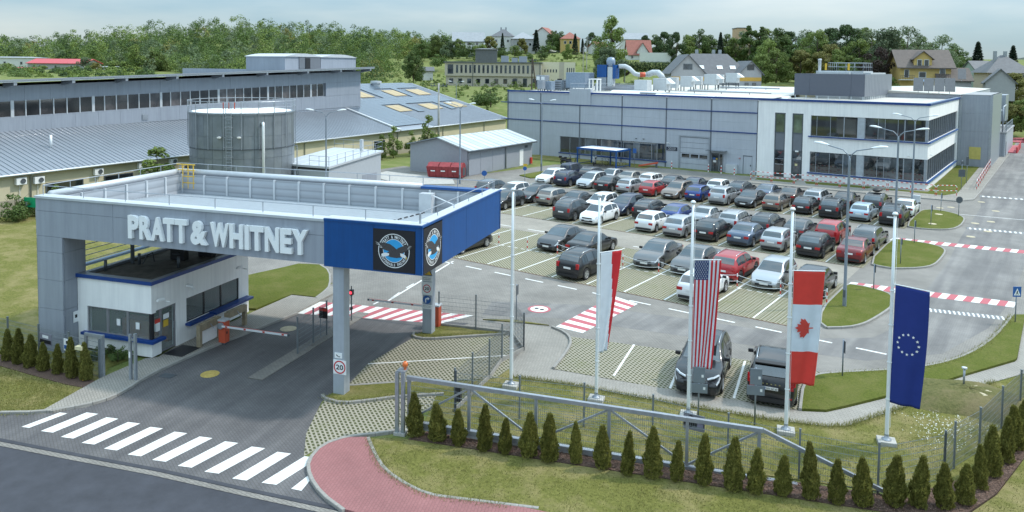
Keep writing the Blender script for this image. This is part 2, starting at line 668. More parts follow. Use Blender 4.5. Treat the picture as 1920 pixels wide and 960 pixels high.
M['white_paint'] = worn_paint('white_road_paint',(0.68,0.68,0.66))
M['red_paint'] = worn_paint('red_road_paint',(0.42,0.1,0.12))
M['grey_panel'] = mat('grey_cladding',(0.3,0.325,0.37),0.45,0.1, var=0.05, scale=1.2, streak=0.14)
M['dark_panel'] = mat('dark_grey_cladding',(0.16,0.175,0.2),0.45,0.2, var=0.06, scale=1.5)
M['blue_panel'] = mat('blue_cladding',(0.003,0.068,0.25),0.4,0.0, var=0.07, scale=1.5, streak=0.16)
M['blue_trim'] = mat('blue_trim',(0.008,0.045,0.2),0.4, var=0.08)
M['coping'] = mat('light_coping',(0.52,0.55,0.58),0.4,0.2, var=0.06)
M['white_wall'] = mat('white_render',(0.82,0.82,0.81),0.85, var=0.04, scale=0.8, bump=0.1, bscale=60, streak=0.1)
M['steel'] = mat('galvanised_steel',(0.34,0.37,0.41),0.42,0.55, var=0.14, scale=8)
M['dark_steel'] = mat('dark_steel',(0.1,0.115,0.13),0.5,0.4, var=0.12, scale=6)
M['pole_white'] = mat('white_pole',(0.74,0.77,0.79),0.35,0.1, var=0.05)
M['letter'] = mat('letter_white',(0.82,0.84,0.85),0.5, var=0.03)
M['black'] = mat('black_plastic',(0.015,0.015,0.018),0.5, var=0.2)
M['white'] = mat('white_plastic',(0.75,0.76,0.76),0.5, var=0.05)
M['red'] = mat('red_paint',(0.52,0.045,0.03),0.5, var=0.1)
M['yellow'] = mat('yellow_paint',(0.62,0.4,0.04),0.5, var=0.12)
M['orange'] = mat('orange_red_paint',(0.55,0.09,0.04),0.5, var=0.1)
M['glass'] = glass_mat('window_glass')
M['glass_light'] = glass_mat('tinted_glass',(0.09,0.105,0.12))
M['concrete'] = mat('concrete',(0.38,0.37,0.345),0.9, var=0.16, scale=2.5, bump=0.2)
M['mulch'] = mat('bark_mulch',(0.1,0.06,0.045),0.95, var=0.45, scale=26, bump=0.9, bscale=45)
M['sign_blue'] = mat('sign_blue',(0.02,0.1,0.33),0.4, var=0.05)

# ================================================================ the ground
CAMXY = (32.81,-38.98)
FX, FY = -math.sin(R(36.09)), math.cos(R(36.09))

# surveyed heights of the land round the site: (x, y, z)
SPOTS = [(-118.16,138.07,6.7),(-99.04,168.09,5.35),(-106.86,94.33,1.92),(-181.99,212.81,15.99),(-167.52,235.73,18.72),(-135.72,246.54,19.8),(-106.89,230.43,16.44),
         (-35.94,131.17,8.02),(-26.5,165.28,10.16),(2.45,156.69,8.82),(11.89,168.51,8.86),(19.6,164.24,8.89),(-70.82,151.54,7.93),
         (-149.2,112.97,5.85),(-194.85,116.82,9.16),(-226.35,106.23,10.22),(-343.02,132.55,11.91),(-469.76,151.54,14.98),(-288.86,97.78,9.05),(-128.5,128.05,8.52),(-73.01,94.26,5.11),
         (-107.84,266.86,14.22),(-70.11,331.49,16.0),(-4.78,453.36,19.35),(-312.81,204.07,25.77),(-350.95,176.28,23.89),(-231.83,213.61,18.87),(-292.64,218.78,24.65),(-198.04,213.49,15.49)]

def sstep(a, b, x):
 t = np.clip((x - a) / (b - a),0,1)
 return t * t * (3 - 2 * t)

def terrain(x, y):
 x = np.asarray(x, float)
 y = np.asarray(y, float)
 num = np.zeros_like(x)
 den = np.zeros_like(x)
 for (sx, sy, sz) in SPOTS:
  w = 1.0 / (((x - sx) ** 2 + (y - sy) ** 2 + 120.0) ** 1.6)
  num += w * sz
  den += w
 d = (x - CAMXY[0]) * FX + (y - CAMXY[1]) * FY
 return num / den * sstep(146,184, d)

def T(x, y):
 return float(terrain(np.array([x]), np.array([y]))[0])

def ground_mesh():
 ds = np.concatenate([np.linspace(-60,140,9), np.linspace(146,460,80), [520,620,800,1100,1600,2600]])
 ls = np.linspace(-1,1,121)
 V, F = [], []
 for d in ds:
  half = 170 + max(0, d) * 1.05
  l = ls * half
  x = CAMXY[0] + FX * d + FY * l
  y = CAMXY[1] + FY * d - FX * l
  z = terrain(x, y)
  V += list(zip(x, y, z))
 n = len(ls)
 for i in range(len(ds) - 1):
  for j in range(n - 1):
   a = i * n + j
   F.append((a, a + 1, a + n + 1, a + n))
 return V, F

gv, gf = ground_mesh()
g_ = MB().add(gv, gf).build('ground', M['field'], smooth=True)
tag(g_, 'rough meadow and lawn ground running up the hillside', 'ground', kind='structure')

def sheet(name, pts, z, m, kind='structure', label=None, parent=None):
 area = sum(pts[i - 1][0] * pts[i][1] - pts[i][0] * pts[i - 1][1] for i in range(len(pts)))
 if area < 0:
  pts = list(reversed(pts))
 bm = MB()
 if z > 0.05:
  bm.prism(pts,-0.02, z)
 else:
  bm.add([(p[0], p[1], z) for p in pts], [tuple(range(len(pts)))])
 o = bm.build(name, m, parent)
 if kind:
  o['kind'] = kind
 if label:
  o['label'] = label
 return o

KERB_MB = MB()
KERB_MB.add([(-.5,-.06,-.05),(.5,-.06,-.05),(.5,.06,-.05),(-.5,.06,-.05),
             (-.5,-.06,.105),(.5,-.06,.105),(.5,.045,.12),(-.5,.045,.12),(-.5,-.045,.12),(.5,-.045,.12),(.5,.06,.105),(-.5,.06,.105)],
   [(0,3,2,1),(0,1,5,4),(4,5,9,8),(8,9,6,7),(7,6,10,11),(11,10,2,3),(0,4,8,7,11,3),(1,2,10,6,9,5)])
KERB_ME = KERB_MB.mesh('kerb_stone')

def kerb(pts, closed=False, label=None, wid=1.0, hgt=1.0, step=1.0):
 e = empty('kerb',(pts[0][0], pts[0][1],0), kind='structure')
 if label:
  e['label'] = label
 P = [Vector((p[0], p[1])) for p in pts]
 if closed:
  P.append(P[0])
 for a, b in zip(P[:-1], P[1:]):
  L = (b - a).length
  n = max(1, round(L / step))
  for i in range(n):
   c = a + (b - a) * ((i + .5) / n)
   ang = math.atan2(b.y - a.y, b.x - a.x)
   piece('kerb_stone', KERB_ME, M['kerb'], e,(c.x - pts[0][0], c.y - pts[0][1],0), ang,(L / n - 0.012, wid, hgt))
 return e

def smooth_closed(pts, k=2):
 P = [Vector((p[0], p[1])) for p in pts]
 for _ in range(k):
  Q = []
  for i in range(len(P)):
   a, b = P[i], P[(i + 1) % len(P)]
   Q += [a * .75 + b * .25, a * .25 + b * .75]
  P = Q
 return [(p.x, p.y) for p in P]

def smooth_open(pts, k=2):
 P = [Vector((p[0], p[1])) for p in pts]
 for _ in range(k):
  Q = [P[0]]
  for a, b in zip(P[:-1], P[1:]):
   Q += [a * .75 + b * .25, a * .25 + b * .75]
  Q.append(P[-1])
  P = Q
 return [(p.x, p.y) for p in P]

def strip(a, b, w):
 a, b = Vector((a[0], a[1])), Vector((b[0], b[1]))
 d = (b - a).normalized()
 n = Vector((-d.y, d.x)) * (w / 2)
 return [a - n, b - n, b + n, a + n]

# the public road in front, its gutter, and the paved yard
sheet('public_road', [(-30,-60),(-30,-40.5)] + [(3.82,-28.62),(7.08,-27.49),(10.03,-26.41),(13.3,-25.39),(16.24,-24.42)] + [(40,-16.9),(60,-12),(60,-60)],0.004, M['asphalt'], label='grey asphalt public road in front of the entrance')
YARD = ([(-22,-31.4)] + [(1.27,-28.36),(2.77,-26.89)] + [(2.9,-25.8),(1.5,-21),(0.6,-15),(-2,-9),(-9,-13),(-14,-10),(-18,-4),(-22,6),(-27,16),(-36,24),(-36,32),(-24,32),(-22,46),(-16,52.2),(20,52.2),(23.3,50.6),(25.2,53),(25.2,150),(36,150),(36,20)]
  + [(31.33,9.42),(30.85,9.04),(30.56,6.0),(30.15,3.26),(29.56,0.94),(28.93,-0.65),(28.05,-2.16),(26.99,-3.34),(25.0,-5.3),(24.59,-5.9),(25.05,-9.58),(22.7,-10.15),(20.3,-10.81),(15.48,-11.99),(13.88,-12.93),(14.06,-14.14),(12.54,-15.79),(11.32,-16.99),(9.87,-18.56),(10.07,-19.94),(10.74,-20.8),(11.71,-22.03),(12.86,-23.05),(14.09,-23.8),(15.19,-24.24),(16.34,-24.41)] + [(13.3,-25.39),(10.03,-26.41),(7.08,-27.49),(3.82,-28.62)])
sheet('paved_yard', YARD,0.008, M['paver'], label='grey block paved yard and internal roads')
sheet('entry_road', [(1.69,-27.83),(2.82,-26.91),(3.52,-25.66),(3.6,-24.73),(3.24,-23.84),(2.89,-23.27),(2.41,-21.98),(1.78,-19.12),(1.47,-16.78),(0.95,-13.93),(8.87,-9.55),(8.9,-12.75),(8.04,-12.7),(8.73,-16.3),(9.79,-18.49),(10.07,-19.94),(10.74,-20.8),(11.71,-22.03),(12.86,-23.05),(14.09,-23.8),(15.19,-24.24),(16.3,-24.37),(13.25,-25.35),(9.97,-26.38),(7.01,-27.46),(3.74,-28.59)],0.012, M['entry'], label='dark block paved entry lane under the gate canopy')
# main internal road, smoother grey
sheet('internal_road', [(26.3,3.5),(26.6,20),(26.4,30),(26.4,46),(25.6,54),(25.6,150),(31.2,150),(31.0,30),(30.6,12),(30.0,6),(28.6,0.5),(26.0,-2.6),(20,-4.2),(12,-6.2),(8.6,-8.2),(7.6,-6.0),(12,-3.4),(18,-2.0),(23.6,-0.9),(25.6,0.8)],0.012,
      paver_mat('road_pavers',(0.185,0.18,0.174),(0.205,0.198,0.19),(0.15,0.145,0.138), stain=0.28, lane=R(90)), label='worn grey internal road between islands')
# aisles of the car park
for (v0, v1) in ((9.9,14.45),(24.55,30.05),(40.1,46.5)):
 sheet('parking_aisle', [(-18, v0),(22.2, v0),(22.2, v1),(-20, v1)],0.012, M['aisle'] if v0 < 20 else M['paver'], label='pale paved driving aisle between parked rows')
# bays of openwork grass pavers
for k,(u0, v0, v1) in enumerate(((-20.0,0.0,9.8),(-18.5,14.6,24.4),(-15.0,30.2,40.0))):
 sheet('parking_bays', [(u0, v0),(22.35, v0),(22.35, v1),(u0, v1)],0.016, M['lattice'], label='parking bays of openwork grass pavers, double row %d' % (k + 1))
 sheet('bay_edge_strip', [(u0, v0 - .09),(22.35, v0 - .09),(22.35, v0),(u0, v0)],0.02, mat('bay_edging_%d' % k,(0.13,0.075,0.05),0.9, var=0.3))
NEARBAY = [(13.68,-7.95),(14.0,-8.08),(16.79,-7.26),(19.07,-6.59),(21.92,-5.75),(24.42,-5.25),(24.83,-5.22),(24.5,-7.0),(25.07,-9.51),(22.7,-10.15),(20.3,-10.81),(15.41,-11.89),(14.86,-9.84),(14.34,-8.63)]
sheet('parking_bays', NEARBAY,0.02, M['lattice_near'], label='short row of grass paver bays beside the flagpoles')
sheet('verge_pavers', [(8.09,-12.75),(8.79,-12.66),(11.48,-9.75),(13.88,-12.93),(14.06,-14.14),(12.54,-15.79),(11.32,-16.99),(9.87,-18.56),(8.73,-16.3)],0.02, M['lattice_near'], label='openwork grass pavers beside the canopy pillars')
sheet('verge_pavers', [(10.08,-19.82),(10.92,-19.7),(11.54,-18.94),(12.24,-17.92),(13.43,-16.71),(13.81,-18.12),(14.22,-19.82),(13.9,-20.41),(13.1,-21.36),(12.86,-22.29),(12.89,-23.07),(11.71,-22.03),(10.74,-20.8)],0.02, M['lattice_near'], label='openwork grass pavers in front of the near pillar')
# footpaths
sheet('footpath', [(10.74,-8.7),(11.19,-7.95),(12.55,-7.59),(13.54,-7.88),(14.34,-8.63),(14.84,-9.86),(15.19,-11.47),(15.48,-11.99),(20.3,-10.81),(22.7,-10.15),(23.96,-9.95),(25.09,-9.6),(25.88,-9.11),(26.44,-8.17),(28.74,-4.01),(29.56,-2.22),(31.32,1.35),(31.39,1.71),(31.38,8.8),(32.94,9.8),(33.0,1.8),(31.72,0.0),(30.81,-1.75),(29.85,-3.74),(28.87,-5.3),(26.79,-9.76),(26.21,-10.26),(24.3,-11.03),(21.86,-11.68),(19.07,-12.38),(17.23,-12.71),(14.59,-13.6),(13.88,-12.93),(13.1,-10.96)],0.024, M['walk'], label='pale block footpath winding past the flagpoles')
sheet('footpath', [(1.41,-24.07),(0.84,-21.94),(1.12,-21.49),(0.48,-20.3),(-0.55,-16.37),(-0.85,-15.45),(-1.73,-12.18),(-0.3,-11.68),(-1.5,-9.64),(-0.43,-9.74),(0.89,-13.88),(1.34,-16.68),(1.66,-19.05),(2.31,-21.92),(2.79,-23.21),(3.14,-23.79),(3.5,-24.68),(3.43,-25.61),(3.08,-26.6),(2.73,-26.87)],0.1, M['walk'], label='pale paved kerbside path along the gatehouse')
sheet('cycle_path', [(13.68,-21.01),(13.16,-21.41),(12.92,-22.33),(13.4,-23.28),(14.09,-23.8),(15.19,-24.24),(16.34,-24.41)] + [(20,-23.5),(34,-18.5),(36,-16.5)] + [(20.09,-21.3),(18.55,-22.02),(17.75,-22.38),(16.75,-22.36),(15.68,-22.16),(14.69,-21.65)],0.1, M['redpave'], label='red block paved path curving past the entrance')
sheet('footpath', [(3.3,46.6),(20.5,47.6),(24.2,47.9),(25.4,50),(25.5,56),(25.5,100),(23.2,100),(23.2,58),(20.9,53.6),(3.3,53.6)],0.1, M['walk'], label='pale footpath round the office corner')
# lawns raised behind kerbs
LAWNS = {
 'A': smooth_closed([(22.46,9.63),(22.95,9.73),(23.6,9.68),(24.2,9.46),(24.8,9.13),(25.13,8.49),(25.45,6.65),(25.28,5.04),(24.99,3.2),(24.75,2.29),(24.32,1.46),(23.21,0.49),(22.49,3.76),(22.45,7.43)],1),
 'B': smooth_closed([(22.37,15.74),(23.69,15.41),(24.25,15.68),(25.42,16.78),(25.99,18.09),(26.11,20.51),(26.1,23.02),(25.82,24.02),(25.29,24.66),(24.18,25.08),(22.77,25.08),(22.28,24.91)],1),
 'C': smooth_closed([(22.25,31.16),(22.1,39.13),(22.44,40.76),(23.63,41.05),(24.92,40.13),(25.7,38.57),(25.9,36.94),(25.87,34.08),(25.5,32.18),(24.49,31.1),(23.07,30.74)],1),
}
LAB = {'A': 'mown grass island with lamp post at the near end of the car park', 'B': 'mown grass island in the middle of the car park end', 'C': 'mown grass island with manholes near the office'}
for k, P in LAWNS.items():
 sheet('grass_island', P,0.11, M['island'], label=LAB[k])
 kerb(P, True, label='concrete kerb round the ' + LAB[k][:17], step=0.8)
LAWN_FLAG = [(14.65,-13.69),(17.29,-12.8),(19.12,-12.47),(21.89,-11.77),(24.33,-11.12),(26.24,-10.35),(26.81,-9.85),(28.88,-5.41),(29.86,-3.86),(30.82,-1.88),(31.72,-0.14)] + [(36,-3),(34,-11),(31.2,-12.2),(29.6,-13.4),(15.6,-18.9),(14.2,-19.6),(14.3,-18.7)] + [(12.61,-15.87),(14.12,-14.23),(13.95,-13.02)]
sheet('lawn', LAWN_FLAG,0.028, M['grass'], label='uneven lawn round the flagpoles behind the sliding gate')
sheet('lawn', [(13.77,-21.04),(14.67,-21.63),(15.66,-22.14),(16.73,-22.34),(17.73,-22.35),(18.53,-21.99),(20.08,-21.28)] + [(34,-17.2),(40,-14.5),(38,-2),(32.5,-6.5),(31.55,-11.9),(30.8,-14.1),(29.7,-14.8),(14.6,-20.4)],0.09, M['grass'], label='dry lawn between red path and thuja row')
sheet('lawn', [(24.5,-7.13),(24.61,-5.96),(25.02,-5.36),(27.0,-3.41),(28.06,-2.23),(28.94,-0.72),(29.56,0.86),(30.15,3.18),(30.56,5.91),(30.85,8.94),(31.36,9.33),(31.39,8.59),(31.38,1.79),(31.32,1.42),(29.56,-2.16),(28.73,-3.95),(26.43,-8.12),(25.87,-9.07),(25.1,-9.54)],0.11, M['island'], label='curved lawn between footpath and internal road')
sheet('lawn', [(-7.12,-11.78),(-6.9,-8.97),(-6.88,-7.63),(-5.6,-6.96),(-4.04,-7.51),(-1.59,-9.57),(-0.89,-10.63),(-0.38,-11.62),(-1.81,-12.12),(-1.22,-14.86),(-1.95,-15.32)],0.115, M['island'], label='lawn beside the gatehouse behind the barrier')
sheet('lawn', [(10.04,-19.79),(9.87,-18.56),(11.32,-16.99),(12.54,-15.79),(13.4,-16.67),(12.21,-17.89),(11.5,-18.91),(10.89,-19.67)],0.10, M['grass'], label='narrow grass strip at the foot of the near pillar')
sheet('lawn', [(8.04,-12.7),(8.02,-11.78),(8.13,-10.73),(9.86,-10.35),(11.4,-9.63),(8.69,-12.55)],0.10, M['grass'], label='grass tongue at the foot of the far pillar')
sheet('lawn', [(9.1,-8.76),(10.33,-7.9),(12.27,-7.41),(11.14,-7.88)],0.06, M['grass'], label='thin grass sliver at the end of the inner fence')
sheet('lawn', [(-70,-36)] + [(1.64,-27.81),(2.73,-26.87),(2.46,-25.77),(1.41,-24.07),(0.45,-23.28),(0.26,-22.38),(-2.59,-22.92)] + [(-3,-15),(-4,-9),(-9,-13.2),(-14,-10.2),(-18,-4.2),(-22,6),(-27,15),(-37,18),(-37,-10),(-42,-30)],0.03, M['grass'], label='wide lawn beside the gatehouse and storage halls')
sheet('lawn', [(14.45,51.2),(21.05,52.52),(20.49,87.05),(23.35,82.56),(23.67,53.37),(22.73,50.87),(19.24,51.01)],0.112, M['island'], label='grass strip round the white office corner')
sheet('lawn', [(-17,50.2),(-11,50.2),(-11,53.6),(-30,53.6),(-30,49.2),(-22,49.0)],0.06, M['grass'], label='narrow lawn along the grey workshop wall')
sheet('lawn', [(3.6,49.3),(7.8,49.7),(7.8,51.6),(3.4,50.8)],0.112, M['island'], label='small grass patch by the white tower door')
sheet('lawn', [(9.2,49.9),(15.5,50.7),(15.5,52.3),(8.6,51.6)],0.112, M['island'], label='grass strip under the office windows')
sheet('lawn', [(-19.5,34.5),(-17.2,33.5),(-15.6,36.0),(-17.0,39.5),(-19.4,38.8)],0.11, M['island'], label='small grass island at the far left of the car park')
sheet('bark_bed', [(14.9,-20.25),(29.7,-14.75),(30.75,-14.05),(31.5,-11.9),(32.45,-6.8),(31.7,-6.6),(30.8,-11.2),(29.2,-13.9),(15.1,-19.2)],0.095, M['mulch'], label='bark mulch bed under the thuja row')
sheet('bark_bed', [(-6.07,-25.61),(-4.33,-25.31),(-1.96,-24.99),(0.14,-24.64),(1.42,-24.33),(1.93,-24.84),(0.77,-25.22),(-0.85,-25.54),(-3.28,-26.0),(-4.2,-26.27)],0.06, M['mulch'], label='bark mulch strip under the left thuja row')

# kerbs
kerb(smooth_open([(1.64,-27.81),(2.77,-26.89),(3.47,-25.63),(3.55,-24.7),(3.19,-23.81),(2.84,-23.24),(2.36,-21.95),(1.72,-19.09),(1.4,-16.73),(0.95,-13.93)],1), label='kerb of the gatehouse path')
kerb(smooth_open([(14.22,-19.82),(13.9,-20.41),(13.1,-21.36),(12.86,-22.29),(13.32,-23.26),(14.1,-23.83),(15.2,-24.27),(16.38,-24.44)],1), label='kerb round the red path corner')
kerb(smooth_open([(13.74,-21.01),(14.71,-21.64),(15.7,-22.15),(16.76,-22.35),(17.76,-22.37),(18.57,-22.01),(20.09,-21.3),(20.81,-20.96)],1), label='kerb between red path and dry lawn', hgt=.95)
kerb(smooth_open([(13.43,-16.71),(12.24,-17.92),(11.54,-18.94),(10.92,-19.7),(10.08,-19.82),(9.77,-19.69)],1), label='kerb in front of the near pillar')
kerb([(9.87,-18.56),(11.32,-16.99),(12.54,-15.79)], label='kerb behind the near pillar')
kerb(smooth_open([(11.44,-9.69),(9.82,-11.5),(8.79,-12.66),(8.1,-12.83),(7.74,-12.38)],1), label='kerb at the far pillar')
kerb(smooth_open([(25.05,-9.58),(24.47,-7.02),(24.59,-5.9),(25.0,-5.3),(26.99,-3.34),(28.05,-2.16),(28.93,-0.65),(29.56,0.94),(30.15,3.26),(30.56,6.0),(30.85,9.04)],1), label='kerb of the curved lawn')
kerb(smooth_open([(15.45,-11.94),(14.87,-9.91),(14.34,-8.63),(13.54,-7.88),(12.55,-7.59)],1), label='kerb at the footpath end')
kerb(smooth_open([(-0.3,-11.68),(-0.81,-10.69),(-1.5,-9.64),(-4.04,-7.51),(-5.6,-6.96)],1), label='kerb of the lawn beside the gatehouse')
kerb([(3.3,46.6),(20.5,47.6),(24.2,47.9),(25.4,50),(25.5,56),(25.5,100)], label='kerb of the office footpath', step=1.5)
GUT = [(3.33,-28.76),(7.01,-27.46),(9.97,-26.38),(13.25,-25.35),(16.2,-24.38),(17.21,-24.08)]
for a, b in zip(GUT[:-1], GUT[1:]):
 sheet('road_gutter', strip(a, b,.16),.016, M['asphalt'])
 sheet('road_gutter', [(p[0] + .08, p[1] - .2) for p in strip(a, b,.22)],.0165, M['paver'])

# painted markings
def marking(name, label):
 return empty(name, kind='structure', label=label)

def paint(parent, pts, z, m=None, name='painted_stripe'):
 return sheet(name, pts, z, m or M['white_paint'], kind=None, parent=parent)

zc = marking('zebra_crossing', 'white zebra crossing stripes on the entry apron')
ZT = [(3.22,-26.44),(3.99,-25.85),(4.96,-25.6),(5.94,-25.32),(6.93,-25.03),(7.94,-24.71),(8.95,-24.38),(9.95,-24.05),(10.98,-23.72),(11.96,-23.42),(12.91,-23.06)]
ZB = [(3.34,-27.77),(4.21,-27.5),(5.21,-27.27),(6.2,-27.04),(7.2,-26.78),(8.2,-26.5),(9.17,-26.2),(10.17,-25.9),(11.17,-25.59),(12.22,-25.3),(13.15,-24.9)]
for i in range(11):
 ct, cb = Vector(ZT[i]), Vector(ZB[i])
 w = Vector((0.5,0.22)) * (0.92 if i else 0.6)
 paint(zc, [cb, cb + w, ct + w, ct],0.018)
last = [(14.15,-24.56),(14.49,-24.45),(14.18,-23.81),(13.96,-23.78)]
paint(zc, last,0.018)

rw = marking('red_white_crossing', 'red and white striped crossing behind the barriers')
A0, A1 = Vector((0.89,-13.88)), Vector((0.26,-11.85))
B0, B1 = Vector((7.78,-10.5)), Vector((8.31,-8.52))
n = 21
for i in range(n):
 t0, t1 = i / n,(i + 1) / n
 paint(rw, [A0.lerp(B0, t0), A0.lerp(B0, t1), A1.lerp(B1, t1), A1.lerp(B1, t0)],0.018, M['white_paint'] if i % 2 == 0 else M['red_paint'])
rw = marking('red_white_crossing', 'red and white striped crossing to the parking row')
A0, A1 = Vector((12.61,-7.34)), Vector((14.14,-7.32))
B0, B1 = Vector((12.39,-0.99)), Vector((14.16,-1.46))
n = 15
for i in range(n):
 t0, t1 = i / n,(i + 1) / n
 paint(rw, [A0.lerp(B0, t0), A1.lerp(B1, t0), A1.lerp(B1, t1), A0.lerp(B0, t1)],0.018, M['white_paint'] if i % 2 == 0 else M['red_paint'])
for (a, b, n, lab) in (((22.46,9.91),(30.85,11.36),21, 'red and white band across the road by the near island'),((22.21,25.32),(31.09,26.8),21, 'red and white band across the road by the middle island')):
 rw = marking('red_white_band', lab)
 a, b = Vector(a), Vector(b)
 w = Vector((0.1,1.25)) * 0.5
 for i in range(n):
  p, q = a.lerp(b, i / n), a.lerp(b,(i + 1) / n)
  paint(rw, [p - w, q - w, q + w, p + w],0.018, M['white_paint'] if i % 2 == 0 else M['red_paint'])
bl = marking('bay_lines', 'white bay lines of the car park')
for (u0, v0) in ((0,0.0),(1,14.6),(2,30.2)):
 for i in range(-6,10):
  if i * 2.5 > 22.4 or (u0 == 0 and i < -7):
   continue
  paint(bl, strip((2.5 * i, v0 + .1),(2.5 * i, v0 + 9.7),0.1),0.022)
for v0 in (4.9,19.5,35.1):
 i = -15.0
 while i < 22:
  paint(bl, strip((i, v0),(i + .3, v0),0.09),0.0225)
  i += 0.6
 bl = marking('bay_lines', 'dashed centre line of parking row at %d m' % int(v0)) if v0 < 35 else bl
for a, b in (((16.86,-7.19),(17.84,-10.96)),((19.21,-6.81),(20.26,-10.71)),((21.69,-6.0),(22.66,-10.06))):
 paint(bl, strip(a, b,0.1),0.026)
dash = marking('lane_dashes', 'white lane dashes in front of the car park')
for i in range(-1,12):
 paint(dash, strip((-0.6 + 2.35 * i,-1.2),(0.7 + 2.35 * i,-1.2),0.14),0.018)
for i in range(-1,6):
 paint(dash, strip((-1.6 + 3.1 * i,10.6),(0.1 + 3.1 * i,10.6),0.12),0.018)
el = marking('lane_line', 'solid and dashed white line leading to the barrier')
paint(el, strip((3.17,-9.81),(0.29,-0.73),0.12),0.018)
for a, b in (((2.88,-10.4),(2.72,-9.69)),((2.88,-9.07),(2.47,-7.99)),((2.12,-7.06),(1.86,-6.16)),((1.36,-4.49),(1.01,-3.52))):
 paint(el, strip(a, b,0.1),0.018)
paint(el, strip((8.78,-16.34),(13.03,-11.82),0.09),0.026)
paint(el, strip((25.23,40.39),(30.6,41.05),0.12),0.018)
# road symbol: a red ring with white centre
rs = marking('painted_road_sign', 'round red and white sign painted on the road')
c = Vector((10.41,-5.55))
for (rad, m, z) in ((0.62, M['red_paint'],0.018),(0.48, M['white_paint'],0.022)):
 paint(rs, [(c.x + rad * math.cos(a * PI / 12), c.y + rad * math.sin(a * PI / 12)) for a in range(24)], z, m, 'painted_disc')
for s in (-.17,.17):
 paint(rs, [(c.x + s + .12 * math.cos(a * PI / 6), c.y + .12 * math.sin(a * PI / 6)) for a in range(12)],0.026, M['black'], 'painted_mark')

# speed humps: rubber blocks bolted in line
def hump(a, b, n, label):
 a, b = Vector(a), Vector(b)
 ang = math.atan2(b.y - a.y, b.x - a.x)
 e = empty('speed_hump',(a.x, a.y,0.012), ang, label, 'speed hump', 'speed humps across the internal road')
 L = (b - a).length / n
 me = {}
 for k in (0,1):
  bm = MB()
  bm.xprism([(-.3,0),(.3,0),(.16,.05),(-.16,.05)],0.01, L - .01, 'x')
  me[k] = bm.mesh('hump_block')
  me[k].materials.append(M['white_paint'] if k else M['steel_dull'])
 for i in range(n):
  piece('hump_block', me[i % 2], None, e,(i * L,0,0))
 return e

M['steel_dull'] = mat('worn_rubber_grey',(0.2,0.21,0.22),0.8, var=0.15)
hump((27.04,7.31),(30.49,8.22),32, 'striped speed hump in front of the near island')
hump((26.37,33.68),(30.83,34.43),26, 'striped speed hump between the two far islands')
hump((25.65,53.29),(31.26,54.25),24, 'wide striped speed hump by the office corner')

def manhole(p, rad, label, m, z=0.02):
 bm = MB()
 bm.lathe([(0,.02),(rad * .8,.02),(rad * .82,.012),(rad * .97,.012),(rad,0)], n=28)
 return tag(bm.build('manhole_cover', m, loc=(p[0], p[1], z)), label, 'manhole', 'manhole covers')

M['cast'] = mat('manhole_concrete',(0.46,0.4,0.28),0.9, var=0.2, scale=9, bump=0.4)
M['cast_y'] = mat('yellowed_manhole',(0.45,0.33,0.09),0.9, var=0.25, scale=9)
manhole((4.4,-21.09),.38, 'yellow painted round manhole cover in the entry lane', M['cast_y'])
manhole((2.45,-15.63),.4, 'pale round manhole cover beyond the raised barrier arm', M['cast'])
manhole((30.38,-4.57),.5, 'large pale round cover on the grassy mound', M['cast'],0.5)
MANH = [(23.32,42.87),(24.13,43.89),(26.17,49.27),(27.7,44.39),(27.77,38.16),(26.74,36.46),(27.9,33.33),(27.0,30.12),(23.76,38.55),(23.93,33.34)]
MANL = ["on the road edge left of the far island", "on the road beyond the far island", "near the wide speed hump", "in the road right of the far island", "in the road below the white line", "just right of the far island tip", "by the middle speed hump", "between far and middle islands", "in the grass of the far island", "at the grassy front of the far island"]
for k, s in enumerate(MANL):
 manhole(MANH[k],.32, 'small pale manhole cover ' + s, M['cast'],  0.016 if k < 8 else 0.115)

dg = MB().bb(-.3,.3,-.2,.2,0,.012)
tag(dg.build('drain_grate', M['dark_steel'], loc=(*(3.17,-22.24),.014), rz=R(18.3)), 'dark rectangular drain grate at the left lane kerb', 'drain')

# ================================================================ entrance canopy
def fit(V, x0, x1, z0, z1, y):
 """glyph vertices fitted to a box on a wall facing -y; depth goes out to -y"""
 xs = [v[0] for v in V]
 ys = [v[1] for v in V]
 zs = [v[2] for v in V]
 ax, bx, ay, by, az = min(xs), max(xs), min(ys), max(ys), min(zs)
 return [(x0 + (v[0] - ax) / (bx - ax) * (x1 - x0), y - (v[2] - az), z0 + (v[1] - ay) / (by - ay) * (z1 - z0)) for v in V]

def wall_text(parent, s, x0, x1, z0, z1, y, m, name='lettering', offset=0.0, extrude=0.002):
 V, F = text_geo(s, offset, extrude)
 return MB().add(fit(V, x0, x1, z0, z1, y), F).build(name, m, parent)

EA = R(18.27)
EORG = (13.67,-18.28)
ECA, ESA = math.cos(EA), math.sin(EA)

def E2W(x, y):
 return (EORG[0] + x * ECA - y * ESA, EORG[1] + x * ESA + y * ECA)

portal = empty('entrance_canopy',(*EORG,0), EA, 'grey and blue entrance canopy with raised white letters over the entry lane', 'canopy')
ZB, ZT = 5.2,6.98
